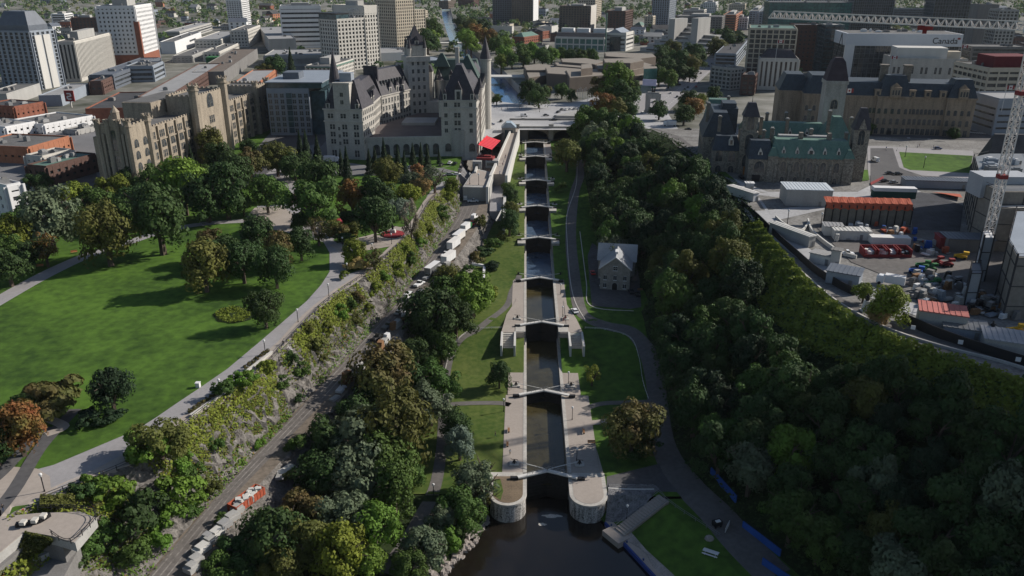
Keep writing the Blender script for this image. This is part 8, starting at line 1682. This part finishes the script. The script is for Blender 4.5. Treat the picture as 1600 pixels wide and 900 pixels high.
for u, v, lab in ((172, 306, 'left'), (203, 312, 'middle'), (178, 322, 'lower')): p = W(u, v, 29); t = empty('market_parasol', (p.x, p.y, 26), f'bright blue parasol behind the park trees, {lab} one', 'parasol', 'blue parasols'); m = MB(); m.cyl((0, 0, 2.4), 2.6, 1.3, 8, .1); link('canopy', m.mesh('c', blue_p), t); m = MB(); m.bar((0, 0, 0), (0, 0, 3), .1); link('pole', m.mesh('p', white), t)
# flags
for u, v, zb, hh in ((1215, 65, 75, 4), (1320, 142, 66, 3.4), (1393, 90, 62, 3.4), (1503, 73, 70, 3.4), (1573, 137, 60, 3.4)):
    p = W(u, v, zb); t = empty('flag', (p.x, p.y, zb-14), f'red and white flag on a pole, {dict([(1215, "far left, by the tan office building"), (1320, "on the tall mansard tower"), (1393, "by the pale classical block"), (1503, "at the lettered roof band"), (1573, "beside the crane mast")])[u]}', 'flag', 'flags'); m = MB(); m.bar((0, 0, 0), (0, 0, 15), .2); link('pole', m.mesh('p', white), t)
    m = MB(); m.box((.8, 0, 13), (1.2, .1, 2.2)); m.box((4.0, 0, 13), (1.2, .1, 2.2)); link('red_bars', m.mesh('r', red_p), t); m = MB(); m.box((2.4, 0, 13), (2.0, .08, 2.2)); link('white_field', m.mesh('w', white), t); m = MB(); m.box((2.4, -.06, 13.6), (.9, .08, 1.0), 0); link('red_leaf', m.mesh('l', red_p), t)
# ------------------------------------------------------------------ canal basin and bridges beyond
t = empty('road_bridge', (CC[1][0], 950, 22), 'low concrete road bridge with one arch over the far canal', 'bridge'); yb = 985; xc = at_y(CCc, yb)
m = MB(); m.box((xc, yb, 28.6), (90, 18, 1.4)); part('deck', m, conc_l, t); m = arch_face(yb-9.2, 18, [(xc-11, xc+11, 22.6, 28.2)], xc-45, xc+45, 21, 28.8); part('arch', m, conc, t)
t = empty('foot_bridge', (at_y(CCc, 1400), 1400, 22), 'thin footbridge over the canal near the top', 'bridge'); m = MB(); m.box((at_y(CCc, 1400), 1400, 28.8), (50, 4, .8)); part('deck', m, conc_l, t)
t = empty('road_bridge', (-10, 590, 29), 'low road bridge with traffic behind the hotel turret', 'bridge'); m = MB(); m.box((at_y(CCc, 610), 612, 29.0), (66, 16, 1.2)); part('deck', m, conc_l, t); m = MB(); [m.box((at_y(CCc, 610)+s, 612, 20), (3, 14, 9)) for s in (-24, 24)]; part('piers', m, conc, t)
FP = empty('flag_poles', W(920, 155, 29), 'row of many white flag poles before the arts centre', 'flag poles')
for i in range(16): p = W(902+i*2.6, 158-(i % 3)*2, 29); m = MB(); m.bar(p, p+Vector((0, 0, 9)), .3); part('pole', m, white, FP)
t = empty('plaza_ramp', W(900, 180, 29), 'grey angular concrete underpass on the traffic island', 'ramp'); m = MB(); P_ = rb([(868, 185), (905, 186), (924, 182), (915, 174), (895, 178)], 29); m.prism(P_, 29, 31, [(a*.98+.4, b*1.0) for a, b in P_]); part('walls', m, conc, t)
# ------------------------------------------------------------------ trees of the plaza and streets
GZ = 'trees of the plaza and streets'; Z1 = 'around the memorial plaza'; Z2 = 'along the left side of the avenue'; Z3 = 'before the arts centre'; Z4 = 'beside the canal basin'
for a in [(962, 132, 52, 'round', 'bright', Z3), (942, 140, 36, 'broad', 'brown', Z3), (975, 150, 40, 'broad', 'dark', Z3), (985, 142, 34, 'broad', 'dark', Z3), (955, 152, 30, 'broad', 'mid', Z3), (945, 168, 40, 'round', 'red', Z1), (962, 172, 36, 'broad', 'olive', Z1), (983, 175, 26, 'round', 'dark', Z1), (1030, 174, 26, 'broad', 'dark', Z1),
    (1075, 158, 30, 'broad', 'dark', Z1), (1085, 170, 32, 'round', 'orange', Z1), (1096, 156, 18, 'round', 'yg', Z1), (1069, 180, 30, 'round', 'dark', Z1), (827, 145, 34, 'round', 'dark', Z4), (842, 152, 32, 'round', 'dark', Z4), (853, 146, 20, 'broad', 'brown', Z4), (878, 143, 22, 'round', 'mid', Z4), (893, 150, 18, 'round', 'dark', Z4), (776, 156, 16, 'broad', 'mid', Z4),
    (1036, 92, 34, 'broad', 'dark', Z2), (1050, 82, 34, 'broad', 'olive', Z2), (1040, 108, 34, 'broad', 'dark', Z2), (1060, 100, 34, 'broad', 'dark', Z2), (1072, 95, 20, 'round', 'orange', Z2), (1080, 104, 28, 'round', 'olive', Z2), (1060, 118, 28, 'broad', 'dark', Z2), (1045, 124, 30, 'broad', 'mid', Z2), (1085, 85, 30, 'broad', 'dark', Z2), (1030, 120, 28, 'broad', 'dark', Z2), (1078, 116, 22, 'broad', 'mid', Z2), (1090, 98, 24, 'broad', 'mid', Z2), (1130, 62, 34, 'broad', 'dark', Z2), (1120, 76, 30, 'broad', 'olive', Z2), (1145, 72, 30, 'broad', 'dark', Z2),
    (818, 90, 30, 'broad', 'mid', Z3), (835, 84, 28, 'broad', 'bright', Z3), (848, 90, 28, 'broad', 'mid', Z3), (862, 88, 28, 'broad', 'bright', Z3), (880, 86, 20, 'broad', 'mid', Z3), (893, 88, 22, 'broad', 'dark', Z3), (908, 88, 22, 'broad', 'mid', Z3), (925, 88, 20, 'broad', 'mid', Z3), (800, 95, 24, 'broad', 'mid', Z4), (788, 85, 24, 'broad', 'bright', Z4), (783, 98, 20, 'round', 'yg', Z4),
    (775, 72, 26, 'broad', 'mid', Z4), (790, 70, 24, 'round', 'bright', Z4), (765, 62, 26, 'broad', 'red', Z4), (1352, 202, 22, 'round', 'mid', 'in front of the mansard block'), (1490, 210, 20, 'broad', 'dark', 'in front of the mansard block'), (1115, 148, 22, 'broad', 'dark', Z1), (430, 105, 34, 'broad', 'dark', 'behind the condominium'), (415, 112, 24, 'round', 'olive', 'behind the condominium'), (455, 105, 20, 'conifer', 'conif', 'behind the condominium'),
    (55, 288, 30, 'broad', 'dark', 'in the street at the left edge'), (70, 282, 22, 'broad', 'dark', 'in the street at the left edge'), (668, 66, 36, 'broad', 'dark', 'on the left bank of the far canal'), (676, 50, 34, 'broad', 'mid', 'on the left bank of the far canal'), (672, 62, 30, 'round', 'bright', 'on the left bank of the far canal'), (728, 62, 30, 'round', 'bright', 'on the right bank of the far canal'), (736, 70, 28, 'broad', 'bright', 'on the right bank of the far canal'), (733, 48, 30, 'broad', 'olive', 'on the right bank of the far canal'), (745, 55, 30, 'broad', 'red', 'on the right bank of the far canal'), (722, 42, 26, 'broad', 'dark', 'on the right bank of the far canal'), (752, 45, 30, 'broad', 'dark', 'on the right bank of the far canal')]:
    tree_px(*a, GZ, zg=29)
# ------------------------------------------------------------------ far woods and small far houses
TB = []
for k_, (wm_, rm_) in enumerate(((brick_d, roof_d), (conc, roof_g), (offw, roof_g), (brick, roof_l), (slate_l, roof_d), (beige, roof_g))):
    b_ = MB(); b_.box((0, 0, 0), (20, 14, 9)); g_ = MB()
    for s_ in (-1, 1):
        for z_ in (1.4, 4.4): 
            for i_ in range(6): g_.box((-8.2+i_*3.3, s_*7.03, z_), (1.7, .1, 1.6))
            for i_ in range(4): g_.box((s_*10.03, -5+i_*3.3, z_), (.1, 1.7, 1.6))
    r_ = MB(); r_.box((0, 0, 9), (19.4, 13.4, .15)); r_.box((3, 1, 9.1), (4, 3, 1.8)); r_.box((-5, -2, 9.1), (2, 3, 1.2)); [r_.box((0, s_*6.85, 9), (20, .3, .8)) for s_ in (-1, 1)]; [r_.box((s_*9.85, 0, 9), (.3, 14, .8)) for s_ in (-1, 1)]
    TB.append((b_.mesh('walls', wm_), g_.mesh('windows', glass), r_.mesh('roof', rm_)))
def near_bld(x, y):
    for (bx, by, br) in FOOT:
        if (x-bx)**2+(y-by)**2 < br*br: return True
    return False
FOOT = []
for o in scn.objects:
    if o.parent is None and o.type == 'EMPTY' and o.get('category') and o.location.y > 330 and 'tree' not in o.name:
        xs_ = []; ys_ = []
        for c in o.children:
            if c.name.startswith(('wall', 'glazing', 'volume', 'terrace', 'deck')) and c.type == 'MESH':
                for v_ in c.bound_box: xs_.append(o.location.x+c.location.x+v_[0]); ys_.append(o.location.y+c.location.y+v_[1])
        if xs_: FOOT.append(((min(xs_)+max(xs_))/2, (min(ys_)+max(ys_))/2, max(6, .42*(max(xs_)-min(xs_)+max(ys_)-min(ys_)))))
cs, ns, szs = [[], [], []], [[], [], []], [[], [], []]
g = np.random.default_rng(5); cnt = 0
for _ in range(60000):
    if cnt > 9500: break
    y = 500+3300*g.random()**.75; u = g.uniform(-60, 1660); x = CAM.x+(u-800)/FOC*(y+180)*1.0
    if near_bld(x, y) or abs(x-at_y(CCc, y)) < at_y(CCh, y)+4: continue
    n_ = math.sin(x*.011+1)*math.sin(y*.006)+.6*math.sin(x*.031+y*.017); near_canal = abs(x-at_y(CCc, y)) < 90 and y > 700
    dens = .38+.45*n_+(.5 if near_canal else 0)+(.45 if y > 1500 else 0)
    if -20 < (x-65)*.95-(y-370)*.31 < 30 and y < 900: continue
    if g.random() > dens: continue
    cnt += 1; k = int(g.choice([0, 0, 1, 1, 2])); rr_ = g.uniform(4, 8); q = 26 if y < 1200 else 14; d_ = g.normal(size=(q, 3)); d_ /= np.linalg.norm(d_, axis=1, keepdims=True); d_[:, 2] = np.abs(d_[:, 2])*1.1-.15
    cs[k].append(np.array([x, y, farz(x, y)+rr_*.9])+d_*rr_*g.uniform(.7, 1.05, (q, 1))); ns[k].append(d_+g.normal(size=(q, 3))*.3); szs[k].append(np.full(q, rr_*.42)*g.uniform(.6, 1.2, q))
for k, (nm_, mt_) in enumerate((('dark', L('far_dark_leaves', (.035, .062, .022), rnd=0)), ('mid', L('far_mid_leaves', (.055, .09, .028), rnd=0)), ('olive', L('far_olive_leaves', (.085, .095, .035), rnd=0)))):  # far greens brightened, haze put into the leaf colour
    me = quads_mesh('far_trees', np.concatenate(cs[k]), np.concatenate(ns[k]), np.concatenate(szs[k]), mt_); o = link('distant_woods', me); tag(o, f'{nm_} green woods spread between the far city blocks', None, None, 'stuff')
g2 = np.random.default_rng(11); tc_ = 0; placed = []
for _ in range(6000):
    if tc_ >= 170: break
    y = 380+1300*g2.random()**.8; u = g2.uniform(-20, 1620); x = CAM.x+(u-800)/FOC*(y+180)
    if near_bld(x, y) or abs(x-at_y(CCc, y)) < 60 or (u > 640 and y < 700) or (u < 560 and y < 470) : continue
    if -30 < (x-65)*.95-(y-370)*.31 < 40 and y < 950: continue
    if any(abs(x-a_)+abs(y-b2) < 34 for a_, b2 in placed): continue
    placed.append((x, y)); k_ = int(g2.integers(6)); s_ = g2.uniform(.8, 1.3); t = empty('town_block', (x, y, farz(x, y)), 'flat roofed low town block standing among the streets of the city', 'building', 'low blocks among the streets', R(float(g2.choice([100, 72, 10, -18])))); t.scale = (s_*g2.uniform(.8, 1.4), s_, s_*g2.uniform(.7, 1.5))
    link('wall', TB[k_][0], t); o_ = link('windows', TB[k_][1], t); link('roof', TB[k_][2], t); tc_ += 1
HM = []
for wm_, rm_ in ((white, slate), (offw, roof_d), (brick, roof_g), (conc_l, conc), (brick_o, roof_d)):
    m = MB(); m.box((0, 0, 0), (11, 9, 6), k=0); m.prism([(-5.8, -4.8), (5.8, -4.8), (5.8, 4.8), (-5.8, 4.8)], 6, 9, [(-5.5, -.1), (5.5, -.1), (5.5, .1), (-5.5, .1)], k=1)
    for x_ in (-3.5, 0, 3.5): m.box((x_, -4.55, 1.5), (1.2, .1, 1.6), k=2); m.box((x_, -4.55, 4), (1.2, .1, 1.4), k=2)
    HM.append(m.mesh('house', [wm_, rm_, glass]))
hc = 0
while hc < 200:
    y = 720+2600*g.random(); u = g.uniform(0, 1600); x = CAM.x+(u-800)/FOC*(y+180)
    if near_bld(x, y) or abs(x-at_y(CCc, y)) < 45: continue
    if -30 < (x-65)*.95-(y-370)*.31 < 40 and y < 900: continue
    if u > 1100 and y < 1300: continue
    hc += 1; s = g.uniform(.9, 1.9); tag(link('small_house', HM[int(g.integers(5))], None, (x, y, farz(x, y)), R(float(g.choice([-18, 72, 10, 100]))), (s*float(g.uniform(1, 1.8)), s, s*float(g.uniform(.8, 1.3)))), 'small low house far off among the city trees', 'house', 'small far houses')

hz_ = MB(); hz_.box((0, 1500, -9), (9000, 4400, 140)); hm_ = bpy.data.materials.new('haze'); hm_.use_nodes = True; hn = hm_.node_tree.nodes; hn.remove(hn['Principled BSDF']); pv_ = hn.new('ShaderNodeVolumePrincipled'); pv_.inputs['Density'].default_value = 2.0e-5; pv_.inputs['Color'].default_value = (.78, .85, .95, 1)
hm_.node_tree.links.new(pv_.outputs[0], hn['Material Output'].inputs['Volume']); ho = link('haze', hz_.mesh('haze', hm_)); ho['kind'] = 'stuff'

# leaking water at the gates
foam = M('foam', (.42, .40, .36), var=.3, scale=1.5)
for fx, fy, fz, sx_, sy_ in ((-2.6, 176.5, WZ[3], 3.0, 3.2), (-3.6, 174, WZ[3], 1.6, 1.2), (1.2, -9, -5.3, 3.2, .9), (-1.6, -12.5, -5.3, 1.6, .7), (-4.2, 252.5, WZ[5], 1.2, 1.0)):
    rf_ = random.Random(int(fy)); m = MB(); m.face([(fx+sx_*math.cos(a)*rf_.uniform(.5, 1.1), fy+sy_*math.sin(a)*rf_.uniform(.5, 1.1), fz+.03) for a in np.linspace(0, 2*math.pi, 15)[:-1]]); struct('foam', m, foam, 'stuff', 'pale foam of leaking water below a lock gate')
# unseen cloudlike lumps added on the sun's side to darken the lower right wood
cl_ = MB(); rc = random.Random(4); cc_ = Vector((104, -38, 12))+sv*(820/sv.z)
for i in range(70):
    a = rc.uniform(0, 6.28); q_ = math.sqrt(rc.random()); x_, y_ = 66*q_*math.cos(a), 52*q_*math.sin(a); cl_.ball((cc_.x+x_, cc_.y+y_, cc_.z+rc.uniform(-2, 5)), rc.uniform(10, 17)*(1.15-.5*q_), 8)
co = struct('shade_cloud', cl_, M('shade_cloud_white', (.8, .8, .8), var=.05), 'stuff', 'unseen cloudlike shade caster added to darken the lower right wood')
label_trees()
